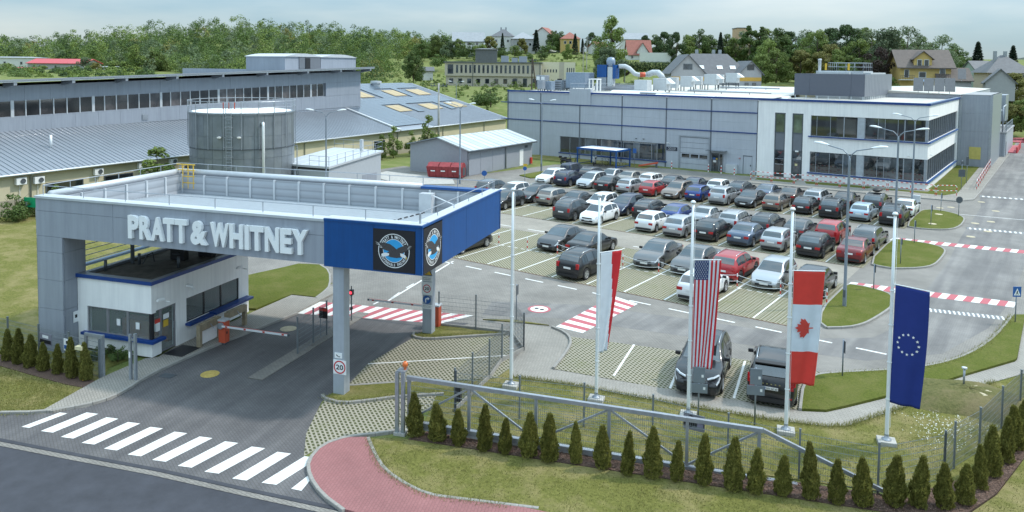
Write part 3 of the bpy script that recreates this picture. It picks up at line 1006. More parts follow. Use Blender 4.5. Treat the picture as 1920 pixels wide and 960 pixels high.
# frame body behind the cladding
bm = MB()
bm.bb(-18.62,-0.06,0.08,0.5, ZB + .02, ZT - .08)
bm.bb(-18.62,-0.08,8.5,8.92, ZB + .02, ZT - .08)
bm.bb(-18.62,-18.2,0.5,8.5, ZB + .02, ZT - .08)
bm.bb(-0.48,-0.06,0.5,8.5, ZB + .02, ZT - .08)
bm.build('frame', M['dark_panel'], portal)
MB().bb(-18.2,-0.48,0.5,8.5, ZB + .04, ZB + .3).build('soffit', M['grey_panel'], portal)
M['roof_deck'] = ribbed_mat('roof_deck',(0.55,0.58,0.6),0.22,1,0.45,0.15)
MB().add([(-18.2,.5,6.35),(-.48,.5,6.35),(-.48,8.5,5.78),(-18.2,8.5,5.78)], [(0,1,2,3)]).build('roof', M['roof_deck'], portal)
ridge = MB()
for i in range(38):
 y = .6 + i * 0.21
 z = 6.35 - (y - .5) / 8 * .57
 ridge.bb(-18.15,-.5, y, y + .035, z, z + .028)
rs_ = ridge.build('roof_rib', M['coping'], portal)
rs_['kind'] = 'stuff'
# cladding panels, front
def clad(x0, x1, z0, z1, m, y=0.0, d=0.08):
 return MB().bb(x0 + .006, x1 - .006, y, y + d - .004, z0 + .006, z1 - .006).build('cladding_panel', m, portal)

M['grey_front'] = mat('canopy_grey',(0.34,0.37,0.43),0.42,0.15, var=0.04, scale=1.0, streak=0.14)
xs = [-18.7,-14.4,-9.6,-4.1]
for a, b in zip(xs[:-1], xs[1:]):
 clad(a, b,6.32, ZT - .1, M['grey_front'])
 clad(a, b, ZB,6.32, M['grey_front'])
clad(-4.1,-1.98, ZB - .06, ZT - .05, M['blue_panel'],-.03,.1)
clad(-.24,0.02, ZB - .06, ZT - .05, M['blue_panel'],-.03,.1)
clad(-1.98,-.24, ZB - .06, ZB + .0, M['blue_panel'],-.03,.1)
clad(-1.98,-.24, ZT - .2, ZT - .05, M['blue_panel'],-.03,.1)
# column at the left end
for z0, z1 in ((0,.62),(.62,1.95),(1.95,3.25),(3.25,4.5),(4.5, ZB)):
 clad(-18.7,-17.24, z0, z1, M['grey_front'],0,.08)
 MB().bb(-17.3,-17.22,.085,1.2, z0 + .006, z1 - .006).build('cladding_panel', M['grey_panel'], portal)
MB().bb(-18.66,-17.3,.09,1.2,0, ZB).build('column_core', M['dark_panel'], portal)
MB().bb(-18.7,-18.66,.0,1.2,0, ZB).build('column_edge', M['grey_panel'], portal)
# left side and back
for k in range(5):
 MB().bb(-18.72,-18.63,1.0 * 0 + k * 1.79 + .006,(k + 1) * 1.79 - .006, ZB + .01, ZT - .09).build('cladding_panel', M['grey_panel'], portal)
MB().bb(-18.6,-4.0,8.93,9.0, ZB, ZT - .1).build('back_panel', M['grey_panel'], portal)
MB().bb(-3.99,0.0,8.93,9.02, ZB, ZT - .05).build('back_panel', M['blue_panel'], portal)
# right side, blue
for a, b in ((-.02,.08),(1.86,4.5),(4.5,9.0)):
 MB().bb(-.06,.035, a + .006, b - .006, ZB - .06, ZT - .05).build('cladding_panel', M['blue_panel'], portal)
MB().bb(-.06,.035,8.86,9.03, ZB - .08, ZT - .03).build('cladding_panel', M['blue_trim'], portal)
# copings
MB().bb(-18.76,-4.1,-.05,.55, ZT - .1, ZT).build('coping', M['coping'], portal)
MB().bb(-4.098,.07,-.06,.55, ZT - .05, ZT + .03).build('coping', M['blue_panel'], portal)
MB().bb(-4.09,.0,-.02,.52, ZT + .032, ZT + .05).build('coping', M['coping'], portal)
MB().bb(-.5,.07,.552,9.06, ZT - .05, ZT + .03).build('coping', M['blue_panel'], portal)
MB().bb(-.46,.03,.56,9.0, ZT + .032, ZT + .05).build('coping', M['coping'], portal)
bmc = MB()
for k in range(9):
 a = k / 9 * PI
bmc.tube([(-18.5,.56, ZT - .02),(-18.5,8.7, ZT - .02)],.17,10)
bmc.build('coping', M['coping'], portal, smooth=True)
MB().tube([(-18.5,8.74, ZT - .02),(-3.95,8.74, ZT - .02)],.17,10).build('coping', M['coping'], portal, smooth=True)
MB().bb(-3.93,-.5,8.5,9.04, ZT - .1, ZT + .03).build('coping', M['blue_panel'], portal)
# inside of the parapets: louvred panels between posts
M['louvre'] = ribbed_mat('parapet_louvre',(0.36,0.39,0.43),0.12,2,0.45,0.2,0.03)
nb = 12
for k in range(nb):
 a = -18.2 + k * (17.7 / nb)
 b = a + 17.7 / nb
 MB().bb(a + .1, b - .005,8.44,8.5,5.7, ZT - .14).build('parapet_panel', M['louvre'], portal)
 MB().bb(a, a + .1,8.38,8.5,5.7, ZT - .12).build('parapet_post', M['coping'], portal)
for k in range(6):
 a = .55 + k * (7.9 / 6)
 MB().bb(-18.2,-18.14, a + .1, a + 7.9 / 6 - .005,5.8, ZT - .14).build('parapet_panel', M['louvre'], portal)
 MB().bb(-18.2,-18.08, a, a + .1,5.8, ZT - .12).build('parapet_post', M['coping'], portal)
MB().bb(-.54,-.48,.55,8.44,5.75, ZT - .06).build('parapet_panel', M['louvre'], portal)
MB().bb(-3.75,-3.1,7.9,8.37,5.8, ZT - .22).build('roof_cabinet', M['coping'], portal)
MB().tube([(-3.05,8.0, ZT - .3),(-.6,6.9,6.2)],.025,6).build('cable', M['pole_white'], portal)
bmc = MB()
for k in range(11):
 bmc.box((-3.4 + k * .02 * 0 + .0,7.6 - k * .62,6.36 - (7.1 - k * .62) / 8 * .57 + .03),(.06,.3,.05))
bmc.build('cable_tray', M['black'], portal)

def rail_line(parent, pts, h, step, m, r=.018, mid=False, name='railing'):
 """handrail on slim posts"""
 bm = MB()
 P = [Vector(p) for p in pts]
 bm.tube([p + Vector((0,0, h)) for p in P], r,6)
 if mid:
  bm.tube([p + Vector((0,0, h * .5)) for p in P], r * .8,6)
 for a, b in zip(P[:-1], P[1:]):
  L = (b - a).length
  n = max(1, round(L / step))
  for i in range(n + 1):
   q = a.lerp(b, i / n)
   bm.tube([q, q + Vector((0,0, h))], r,6)
 return bm.build(name, m, parent)

rail_line(portal, [(-18.55,.25, ZT),(-.15,.25, ZT + .02)],.42,2.3, M['steel'])
rail_line(portal, [(-.2,.25, ZT + .02),(-.2,8.75, ZT + .02)],.42,1.7, M['steel'])
rail_line(portal, [(-18.6,.3, ZT + .05),(-18.6,8.8, ZT + .05)],.38,1.45, M['steel'])
rail_line(portal, [(-18.6,8.85, ZT + .05),(-.3,8.85, ZT + .05)],.38,1.9, M['steel'])
# yellow access gate over the back left corner
bm = MB()
for x in (-18.1,-17.75,-17.4):
 bm.tube([(x,8.45,6.1),(x,8.45,7.42)],.03,6)
for z in (6.4,6.75,7.1,7.4):
 bm.tube([(-18.5,8.45, z),(-17.3,8.45, z)],.03,6)
bm.build('access_gate', M['yellow'], portal)
# pillars
M['pillar'] = mat('pillar_paint',(0.38,0.42,0.47),0.4,0.2, var=0.05, streak=0.15)
MB().bb(-3.8,-3.32,0.12,.56,0, ZB + .02).build('pillar', M['pillar'], portal, bevel=.012)
MB().bb(-3.36,-2.88,7.5,7.94,0, ZB + .02).build('pillar', M['pillar'], portal, bevel=.012)

# raised letters, one by one
LET = [('P',-13.44,-12.88),('R',-12.84,-12.25),('A',-12.24,-11.6),('T',-11.62,-11.04),('T',-11.02,-10.43),('&',-10.24,-9.45),('W',-9.27,-8.38),
       ('H',-8.34,-7.71),('I',-7.62,-7.42),('T',-7.38,-6.74),('N',-6.68,-6.04),('E',-5.97,-5.46),('Y',-5.45,-4.76)]
for ch, x0, x1 in LET:
 V, F = text_geo(ch,0.045,0.075)
 MB().add(fit(V, x0, x1,5.52,6.5,-.02), F).build('letter', M['letter'], portal)

# emblem boards
M['emblem_black'] = mat('emblem_black',(0.012,0.012,0.018),0.5, var=0.1)
M['emblem_white'] = mat('emblem_white',(0.75,0.77,0.78),0.5, var=0.03)
M['emblem_blue'] = mat('emblem_sky_blue',(0.03,0.33,0.68),0.5, var=0.04)
M['feather'] = mat('feather_grey',(0.055,0.052,0.055),0.7, var=0.6, scale=38)
M['beak'] = mat('beak_yellow',(0.55,0.42,0.12),0.6)

def disc(bm, cx, cz, r0, r1, y, n=48):
 V, F = [], []
 for j in range(n):
  a = 2 * PI * j / n
  V += [(cx + r0 * math.cos(a), y, cz + r0 * math.sin(a)),(cx + r1 * math.cos(a), y, cz + r1 * math.sin(a))]
 for j in range(n):
  k = (j + 1) % n
  F.append((2 * j,2 * j + 1,2 * k + 1,2 * k))
 if r0 == 0:
  V = [(cx + r1 * math.cos(2 * PI * j / n), y, cz + r1 * math.sin(2 * PI * j / n)) for j in range(n)]
  F = [tuple(range(n))]
 return bm.add(V, F)

def arc_text(bm, s, cx, cz, r, a0, a1, size, y, inner=False):
 n = len(s)
 for i, ch in enumerate(s):
  if ch == ' ':
   continue
  t = (i + .5) / n
  a = a0 + (a1 - a0) * t
  V, F = text_geo(ch,0.03,0.0, 'CENTER')
  ymid = .36
  out = []
  for v in V:
   tx, ty = v[0] * size * .62,(v[1] - ymid) * size
   if not inner:
    rad, tan = r + ty, tx
    out.append((cx + rad * math.cos(a) + tan * math.sin(a), y, cz + rad * math.sin(a) - tan * math.cos(a)))
   else:
    rad, tan = r - ty, tx
    out.append((cx + rad * math.cos(a) - tan * math.sin(a), y, cz + rad * math.sin(a) + tan * math.cos(a)))
  bm.add(out, F)

EAGLE = [(-1.18,.42),(-1.2,.5),(-.98,.42),(-.6,.44),(-.25,.38),(.02,.22),(.18,.08),(.3,.18),(.55,.3),(.82,.38),(1.05,.42),(1.2,.36),(1.12,.22),(.85,.05),
         (.62,-.1),(.5,-.22),(.62,-.24),(.56,-.38),(.2,-.46),(-.2,-.44),(-.45,-.36),(-.62,-.3),(-.45,-.18),(-.3,-.08),(-.55,-.02),(-.8,.06),(-.98,.12),(-.78,.2),(-1.05,.22),(-.85,.3),(-1.2,.32)]

def grow(P, d):
 c = Vector((0.0,0.0))
 out = []
 n = len(P)
 for i in range(n):
  a, b, e = Vector(P[i - 1]), Vector(P[i]), Vector(P[(i + 1) % n])
  t = ((b - a).normalized() + (e - b).normalized())
  nn = Vector((t.y,-t.x))
  if nn.length < 1e-6:
   nn = Vector(((b - a).y,-(b - a).x))
  nn.normalize()
  out.append(b - nn * d)
 return [(p.x, p.y) for p in out]

def emblem(root, w, h):
 """board with ring, sky-blue disc, lettering and flying eagle; local x across, z up, facing -y"""
 cx, cz = w / 2, h / 2
 r = min(w, h) * .41
 bd = MB().bb(.006, w - .006,-.045,.07,.0, h).build('emblem_board', M['emblem_black'], root)
 y = -.047
 disc(MB(), cx, cz, r * .955, r * 1.0, y - .002).build('emblem_ring', M['emblem_white'], bd)
 disc(MB(), cx, cz,.0, r * .66, y - .002).build('emblem_disc', M['emblem_blue'], bd)
 disc(MB(), cx, cz, r * .66, r * .69, y - .003).build('emblem_ring', M['emblem_white'], bd)
 bm = MB()
 arc_text(bm, 'PRATT & WHITNEY', cx, cz, r * .82, R(152), R(28), r * .25, y - .004)
 arc_text(bm, 'DEPENDABLE ENGINES', cx, cz, r * .82, R(205), R(335), r * .21, y - .004, True)
 bm.build('emblem_lettering', M['emblem_white'], bd)
 k = r * .98
 ea = [(cx + p[0] * k, cz + p[1] * k * .95 + .02) for p in EAGLE]
 eo = [(cx + p[0] * k, cz + p[1] * k * .95 + .02) for p in grow(EAGLE,-.035)]
 MB().add([(p[0], y - .006, p[1]) for p in eo], [tuple(range(len(eo)))]).build('eagle_outline', M['emblem_white'], bd)
 MB().add([(p[0], y - .009, p[1]) for p in ea], [tuple(range(len(ea)))]).build('eagle_body', M['feather'], bd)
 hd = [(.42,-.1),(.6,-.12),(.76,-.2),(.84,-.32),(.8,-.42),(.72,-.36),(.55,-.34),(.44,-.26)]
 MB().add([(cx + p[0] * k, y - .012, cz + p[1] * k) for p in hd], [tuple(range(len(hd)))]).build('eagle_head', M['emblem_white'], bd)
 bk = [(.76,-.3),(.85,-.3),(.84,-.44),(.76,-.4)]
 MB().add([(cx + p[0] * k, y - .014, cz + p[1] * k) for p in bk], [tuple(range(4))]).build('eagle_beak', M['beak'], bd)
 tl = [(-.3,-.16),(-.55,-.14),(-.78,-.22),(-.82,-.32),(-.7,-.4),(-.5,-.36),(-.3,-.28)]
 MB().add([(cx + p[0] * k, y - .012, cz + p[1] * k) for p in tl], [tuple(range(len(tl)))]).build('eagle_tail', M['emblem_white'], bd)
 # pale feather tips along the trailing edge of the left wing
 bm = MB()
 for (a, b) in (((-1.19,.47),(-.95,.36)),((-1.18,.34),(-.9,.3)),((-1.02,.23),(-.8,.22)),((-.96,.13),(-.75,.16)),((1.17,.36),(.95,.3)),((1.08,.24),(.9,.2))):
  a, b = Vector(a), Vector(b)
  n = Vector((-(b - a).y,(b - a).x)).normalized() * .018
  bm.add([(cx + q.x * k, y - .012, cz + q.y * k) for q in (a, b - n, b + n)], [(0,1,2)])
 bm.build('eagle_feather_tips', M['emblem_white'], bd)
 return bd

eb = emblem(portal,1.74,1.58)
eb.location = (-1.98,0, ZB)
eb = emblem(portal,1.76,1.72)
eb.location = (0.0,.09, ZB - .05)
eb.rotation_euler = (0,0, PI / 2)

# signs fixed on the pillars
def ring_sign(parent, cx, cz, y, r, num, m_ring, board=None):
 if board:
  MB().bb(cx - board[0] / 2, cx + board[0] / 2, y, y + .02, cz - board[1] / 2, cz + board[1] / 2).build('sign_board', M['emblem_white'], parent)
 disc(MB(), cx, cz,0, r * .8, y - .003).build('sign_face', M['emblem_white'], parent)
 disc(MB(), cx, cz, r * .8, r, y - .004).build('sign_ring', m_ring, parent)
 if num:
  wall_text(parent, num, cx - r * .62, cx + r * .62, cz - r * .38, cz + r * .38, y - .005, M['black'], 'sign_number',0.02)

M['sign_red'] = mat('sign_red',(0.5,0.02,0.03),0.4, var=0.05)
s1 = empty('speed_limit_sign',(*E2W(-3.48,.1),0), EA, 'round 20 speed limit sign on the near canopy pillar', 'sign')
ring_sign(s1,-.02,1.18,0.0,.26, '20', M['sign_red'],(.56,.56))
s1b = empty('camera_notice',(*E2W(-3.56,.1),0), EA, 'small white notice with bird silhouette above the near 20 sign', 'sign')
MB().bb(-.16,.16,0,.02,1.53,1.74).build('sign_board', M['emblem_white'], s1b)
MB().add([(-.1,-.003,1.68),(-.04,-.003,1.65),(.02,-.003,1.6),(.1,-.003,1.62),(.05,-.003,1.57),(-.02,-.003,1.59),(-.08,-.003,1.63)], [tuple(range(7))]).build('silhouette', M['black'], s1b)
s2 = empty('sign_stack',(*E2W(-3.12,7.48),0), EA, 'stack of warning,20 limit and right-turn signs on the far pillar', 'sign')
tri = [(-.28,2.93),(.28,2.93),(0,3.42)]
MB().add([(p[0],0, p[1]) for p in tri] + [(p[0],.02, p[1]) for p in tri], [(0,1,2),(5,4,3),(0,3,4,1),(1,4,5,2),(2,5,3,0)]).build('warning_triangle', M['black'], s2)
MB().add([(-.235,-.004,2.955),(.235,-.004,2.955),(0,-.004,3.365)], [(0,1,2)]).build('warning_face', M['yellow'], s2)
MB().bb(-.018,.018,-.01,-.006,3.06,3.27).build('warning_mark', M['black'], s2)
MB().bb(-.018,.018,-.01,-.006,2.99,3.025).build('warning_mark', M['black'], s2)
MB().bb(-.27,.27,0,.02,2.64,2.88).build('sign_board', M['emblem_white'], s2)
for z in (2.8,2.72):
 wall_text(s2, 'UWAGA RUCH' if z > 2.75 else 'WEWNETRZNY',-.2,.2, z - .025, z + .025,-.003, M['dark_steel'], 'sign_lettering')
ring_sign(s2,0,2.28,0.0,.2, '20', M['sign_red'],(.55,.62))
disc(MB(),0,1.74,0,.2,-.003).build('right_turn_disc', M['sign_blue'], s2)
ar = [(-.09,1.6),(-.03,1.6),(-.03,1.74),(0,1.77),(.04,1.77),(.04,1.72),(.15,1.8),(.04,1.88),(.04,1.83),(-.02,1.83),(-.09,1.77)]
MB().add([(p[0],-.006, p[1]) for p in ar], [tuple(range(len(ar)))]).build('right_turn_arrow', M['emblem_white'], s2)
MB().bb(-.27,.27,0,.02,1.3,1.5).build('sign_board', M['emblem_white'], s2)
for z in (1.44,1.37):
 wall_text(s2, 'NIE DOTYCZY' if z > 1.4 else 'POJAZDOW',-.2,.2, z - .022, z + .022,-.003, M['dark_steel'], 'sign_lettering')
s3 = empty('column_notice',(*E2W(-17.2,.6),0), EA, 'small white notice on the inner face of the grey column', 'sign')
MB().bb(.0,.012,-.14,.14,1.25,1.75).build('sign_board', M['emblem_white'], s3)
MB().bb(.013,.016,-.06,.06,1.45,1.6).build('sign_mark', M['black'], s3)

# ================================================================ gatehouse
gh = empty('gatehouse',(*EORG,0), EA, 'white gatehouse with blue roof edge, corner windows and glass door under the canopy', 'gatehouse')
X0, X1, Y0, Y1, ZR = -17.2,-13.1,.72,7.1,3.38
bm = MB()
# front wall with window opening
bm.bb(X0, X1, Y0, Y0 + .25,0.1,.84)
bm.bb(X0, X1, Y0, Y0 + .25,2.02, ZR - .1)
bm.bb(X0,-16.68, Y0, Y0 + .25,.84,2.02)
# right wall with door and window openings
bm.bb(X1 - .25, X1, Y0 + .25,1.28,.1,.84)
bm.bb(X1 - .25, X1, Y0 + .25, Y1,2.1, ZR - .1)
bm.bb(X1 - .25, X1,2.2,2.84,.1,2.1)
bm.bb(X1 - .25, X1,2.84, Y1 - .5,.1,.98)
bm.bb(X1 - .25, X1, Y1 - .5, Y1,.1,2.1)
bm.bb(X0, X0 + .25, Y0 + .25, Y1,.1, ZR - .1)
bm.bb(X0, X1, Y1, Y1 + .25,.1, ZR - .1)
bm.build('wall', M['white_wall'], gh)
MB().bb(X0 + .25, X1 - .25, Y0 + .25, Y1,.05,.14).build('inside_floor', M['concrete'], gh)
MB().bb(X0 + .25, X0 + .3, Y0 + .3, Y1 - .05,.14, ZR - .2).build('inside_wall', mat('inside_green',(0.12,0.2,0.1),0.9), gh)
MB().bb(-16.4,-13.8,2.4,3.0,.14,.95).build('inside_counter', mat('wood_counter',(0.3,0.14,0.06),0.6), gh)
M['old_roof'] = mat('mossy_bitumen',(0.075,0.068,0.055),0.95, var=0.5, scale=2.2, bump=0.4)
MB().bb(X0 + .1, X1 - .12, Y0 + .12, Y1 + .1, ZR - .14, ZR - .06).build('roof', M['old_roof'], gh)
par = MB()
for (a, b, c, d) in ((X0 - .02, X1 + .05, Y0 - .05, Y0 + .3),(X1 - .25, X1 + .05, Y0 + .302, Y1 + .3),(X0 - .02, X0 + .25, Y0 + .302, Y1 + .3)):
 par.bb(a, b, c, d, ZR - .1, ZR + .06)
par.build('roof_edge', M['dark_panel'], gh)
par = MB()
par.bb(X0 - .03, X1 + .08, Y0 - .08, Y0 - .052, ZR - .09, ZR + .07)
par.bb(X1 + .052, X1 + .08, Y0 - .051, Y1 + .3, ZR - .09, ZR + .07)
par.build('blue_fascia', M['blue_trim'], gh)
# windows
def pane(parent, a, b, fr=.05, m_f=None, m_g=None, axis='x', at=0.0, depth=.06):
 """framed window; a=(h0,z0) b=(h1,z1) on the plane x or y = at"""
 bmf, bmg = MB(), MB()
 h0, z0 = a
 h1, z1 = b

 def bx(bm, p, q, r_, s, d0, d1):
  if axis == 'x':
   bm.bb(p, q, at + d0, at + d1, r_, s)
  else:
   bm.bb(at + d0, at + d1, p, q, r_, s)
 bx(bmf, h0, h0 + fr, z0, z1,0, depth)
 bx(bmf, h1 - fr, h1, z0, z1,0, depth)
 bx(bmf, h0 + fr, h1 - fr, z0, z0 + fr,0, depth)
 bx(bmf, h0 + fr, h1 - fr, z1 - fr, z1,0, depth)
 bx(bmg, h0 + fr, h1 - fr, z0 + fr, z1 - fr, depth * .4, depth * .6)
 w = bmf.build('window', m_f or M['dark_steel'], parent)
 bmg.build('pane', m_g or M['glass'], w)
 return w

M['clear'], n_, l_, b_ = new_mat('booth_glass')
b_.inputs['Base Color'].default_value = (0.8,0.86,0.86,1)
b_.inputs['Transmission Weight'].default_value = 0.9
b_.inputs['Roughness'].default_value = 0.02
b_.inputs['IOR'].default_value = 1.1
M['grey_frame'] = mat('grey_window_frame',(0.2,0.2,0.21),0.5)
for a, b in ((-16.68,-15.58),(-15.58,-14.46),(-14.46,-13.18)):
 pane(gh,(a,.84),(b,2.02),.06, M['grey_frame'], M['clear'], 'x', Y0 + .05)
pane(gh,(Y0 + .1,.84),(1.28,2.1),.05, M['grey_frame'], M['clear'], 'y', X1 - .12)
MB().bb(X1 - .16, X1 - .02, Y0 + .02, Y0 + .16,.84,2.1).build('corner_post', M['black'], gh)
dr = pane(gh,(1.28,.12),(2.2,2.12),.09, M['grey_frame'], M['clear'], 'y', X1 - .12)
dr.name = 'door'
MB().bb(X1 - .04, X1 + .0,2.02,2.06,1.0,1.3).build('handle', M['steel'], dr)
MB().bb(X1 - .05, X1 - .047,1.45,1.8,1.55,1.78).build('notice', M['white'], dr)
MB().bb(X1 - .05, X1 - .047,1.45,1.75,1.2,1.5).build('notice', M['yellow'], dr)
for a, b in ((2.84,4.09),(4.09,5.3),(5.3,6.6)):
 pane(gh,(a,.98),(b,2.1),.04, M['black'], M['clear'], 'y', X1 - .12)
MB().bb(-15.05,-14.85, Y0 + .03, Y0 + .04,1.3,1.6).build('notice', M['white'], gh)
MB().bb(-14.0,-13.8, Y0 + .03, Y0 + .04,1.25,1.55).build('notice', M['white'], gh)
MB().bb(X1 - .06, X1 - .05,.95,1.27,1.5,1.68).build('notice', M['red'], gh)
MB().bb(X1 - .2, X1 - .02, Y0 + .3, Y0 + .5,.84 + .3,1.5).build('notice', M['white'], gh)
# sills
MB().bb(-16.85, X1 + .25, Y0 - .22, Y0 - .002,.76,.88).build('sill', M['blue_trim'], gh)
MB().bb(X1 + .002, X1 + .25, Y0 - .001,1.3,.76,.88).build('sill', M['blue_trim'], gh)
MB().bb(X1 + .002, X1 + .3,2.75,4.35,.86,.97).build('sill', M['blue_trim'], gh)
MB().bb(X1 + .002, X1 + .42,4.36,7.2,.9,1.01).build('sill', M['blue_trim'], gh)

# cameras on brackets
def cctv(parent, loc, rz):
 e = MB()
 e.box((0,0,0),(.36,.1,.1))
 e.box((.19,0,0),(.02,.08,.08))
 c = e.build('security_camera', M['white'], parent, loc=loc, rz=rz, bevel=.01)
 MB().tube([(-.1,0,-.04),(-.25,.0,-.12),(-.25,.25,-.12)],.025,6).build('bracket', M['white'], c)
 return c

cctv(gh,(X1 + .3,.95,2.62), R(-100))
cctv(gh,(X1 + .3,2.75,2.75), R(180))
cctv(gh,(X1 + .35,6.2,2.75), R(-100))
# plant on the roof
for (x, y) in ((-15.0,4.6),(-14.2,5.6)):
 u = MB().bb(x - .4, x + .4, y - .16, y + .16, ZR - .04, ZR + .6).build('roof_fan_unit', M['black'], gh)
 MB().lathe([(.22,0),(.22,.02),(.0,.03)],(x, y - .18, ZR + .28),16).build('fan_grille', M['dark_steel'], u)
for (x, y) in ((-16.7,1.8),(-16.2,3.3),(-14.0,3.4)):
 MB().tube([(x, y, ZR - .06),(x, y, ZR + .45)],.07,10).build('vent_pipe', M['dark_steel'], gh, smooth=True)
MB().tube([(-16.6,3.3, ZR - .05),(-16.6,3.3, ZB + .05)],.09,8).build('roof_post', M['dark_steel'], gh)
MB().tube([(-15.9,3.2, ZR + .0),(-15.8,3.4, ZR + .4),(-15.6,3.5, ZR + .5),(-15.4,3.4, ZR + .1)],.03,6).build('cable_loop', M['black'], gh)
# open lattice between gatehouse and column: horizontal rails on the far side
lt = empty('wind_screen',(*E2W(-18.3,1.5),0), EA, 'open horizontal rail screen between column and lawn', 'screen')
for k in range(6):
 MB().tube([(0,0,3.55 + .26 * k),(0,7.0,3.55 + .26 * k)],.02,6).build('rail', M['steel'], lt)
MB().bb(-.1,.2,0,7.0,3.36,3.46).build('ledge', mat('pale_blue_ledge',(0.2,0.3,0.45),0.4), lt)
mt = MB().bb(-.5,.5,-.6,.6,0,.012).build('door_mat', M['black'], loc=(*E2W(-12.45,1.8),.102), rz=EA)
tag(mt, 'dark rubber mat in front of the gatehouse door', 'mat')

# ================================================================ workshop and office
wk = empty('workshop_building',(-35.4,53.7,0),0, 'long grey panelled workshop with blue bands, ribbon window and roller door', 'building')
WL = 37.7        # to the white office wing
M['wk_panel'] = mat('workshop_panel',(0.42,0.45,0.5),0.5,0.1, var=0.05, scale=0.5, streak=0.1)
M['joint'] = mat('panel_joint',(0.13,0.145,0.17),0.5,0.1)
M['roof_white'] = mat('white_roof_membrane',(0.5,0.49,0.45),0.8, var=0.18, scale=0.3)
M['roof_grey'] = mat('grey_roof_membrane',(0.3,0.31,0.32),0.8, var=0.15, scale=0.5)
MB().bb(.05, WL,.14,70,-.3,8.8).build('core_wall', M['joint'], wk)
cols = [0,5.9,12.55,19.2,25.7,31.8, WL]
bands = [(0.0,5.02),(5.14,7.52),(7.64,9.16)]

def hpanels(parent, x0, x1, z0, z1, m, y=0.0, d=.14, rows=1, holes=()):
 """cladding panels laid in rows, leaving the openings free"""
 hh = (z1 - z0) / rows
 for r in range(rows):
  a, b = z0 + r * hh, z0 + (r + 1) * hh
  segs = [(x0, x1)]
  for (hx0, hx1, hz0, hz1) in holes:
   if hz0 < b - .01 and hz1 > a + .01:
    out = []
    for (p, q) in segs:
     if hx1 <= p or hx0 >= q:
      out.append((p, q))
     else:
      if hx0 > p:
       out.append((p, hx0))
      if hx1 < q:
       out.append((hx1, q))
    segs = out
  for (p, q) in segs:
   if q - p > .05:
    MB().bb(p + .004, q - .004, y, y + d - .002, a + .004, b - .004).build('wall_panel', m, parent)

HOLES = [(9.3,25.75,.72,3.02),(27.55,31.7,0,4.2),(31.95,33.5,0,2.3),(36.0,37.15,0,2.25)]
for i in range(6):
 a, b = cols[i] + .09, cols[i + 1] - .09
 hpanels(wk, a, b,5.14,7.52, M['wk_panel'], rows=2)
 hpanels(wk, a, b,7.64,9.16, M['wk_panel'], rows=1)
# lower storey in rows fitted to the openings
for i in range(6):
 a, b = cols[i] + .09, cols[i + 1] - .09
 for (z0, z1) in ((0,.72),(.72,2.3),(2.3,3.02),(3.02,4.2),(4.2,5.02)):
  hpanels(wk, a, b, z0, z1, M['wk_panel'], holes=[h for h in HOLES if h[2] < z1 - .05 and h[3] > z0 + .05])
for c in cols[1:-1]:
 MB().bb(c - .08, c + .08,-.03,.1,0,9.1).build('column_cover', M['joint'], wk)
MB().bb(-.1,.08,-.04,.2,0,9.2).build('column_cover', M['joint'], wk)
for z in (5.08,7.58):
 MB().bb(-1.3, WL - .1,-.1,.12, z - .055, z + .055).build('blue_band', M['blue_trim'], wk)
MB().bb(-.1,10.9,-.12,.3,9.18,9.42).build('blue_roof_edge', M['blue_trim'], wk)
MB().bb(14.35, WL,-.12,.3,9.18,9.42).build('blue_roof_edge', M['blue_trim'], wk)
MB().bb(10.9,14.35,-.16,.4,7.66,9.9).build('raised_parapet', M['wk_panel'], wk)
MB().add([(.2,.3,9.12),(WL,.3,9.12),(WL,32,9.75),(.2,32,9.75),(WL,66,9.4),(.2,66,9.4)], [(0,1,2,3),(3,2,4,5)]).build('roof', M['roof_white'], wk)
MB().add([(0,.2,-.2),(0,70,-.2),(0,66,9.4),(0,32,9.75),(0,.2,9.2)], [(0,1,2,3,4)]).build('gable_wall', M['wk_panel'], wk)
# ribbon window: frame, mullions, panes
rwn = MB()
rwn.bb(9.3,25.75,.1,.16,.72,.8)
rwn.bb(9.3,25.75,.1,.16,2.94,3.02)
xs = [9.3,10.9,12.7,13.4,15.2,16.0,18.6,19.4,21.0,21.8,23.6,24.4,25.7]
rw_ = rwn.build('ribbon_window', M['dark_steel'], wk)
for a, b in zip(xs[:-1], xs[1:]):
 MB().bb(a, a + .08,.08,.16,.8,2.94).build('mullion', M['steel'], rw_)
 MB().bb(a + .08, b,.11,.13,.8,2.94).build('pane', M['glass_light'] if (a * 7) % 3 < 1.2 else M['glass'], rw_)
MB().bb(9.15,25.9,-.12,.09,.6,.71).build('blue_sill', M['blue_trim'], wk)
# roller door
rd = MB()
for k in range(6):
 rd.bb(27.72,31.55,.06,.12,.02 + k * .68,.66 + k * .68)
rd_ = rd.build('roller_door', M['wk_panel'], wk)
for k in range(3):
 MB().bb(27.95 + k * 1.2,29.0 + k * 1.2,.05,.058,1.46,1.92).build('door_window', M['glass'], rd_)
fr = MB()
fr.bb(27.5,27.72,-.02,.12,0,4.3)
fr.bb(31.55,31.76,-.02,.12,0,4.3)
fr.bb(27.72,31.55,-.02,.12,4.12,4.3)
fr.build('door_frame', M['steel'], wk)
pane(wk,(32.0,.05),(32.9,2.28),.08, M['dark_steel'], M['glass'], 'x',.05).name = 'entrance_door'
pane(wk,(32.92,.05),(33.45,2.28),.07, M['steel'], M['glass'], 'x',.05)
MB().bb(32.15,32.5,.0,.02,1.5,1.75).build('notice', M['sign_blue'], wk)
MB().bb(32.55,32.75,.0,.02,1.5,1.7).build('notice', M['yellow'], wk)
MB().bb(32.2,32.6,.0,.02,1.15,1.4).build('notice', M['white'], wk)
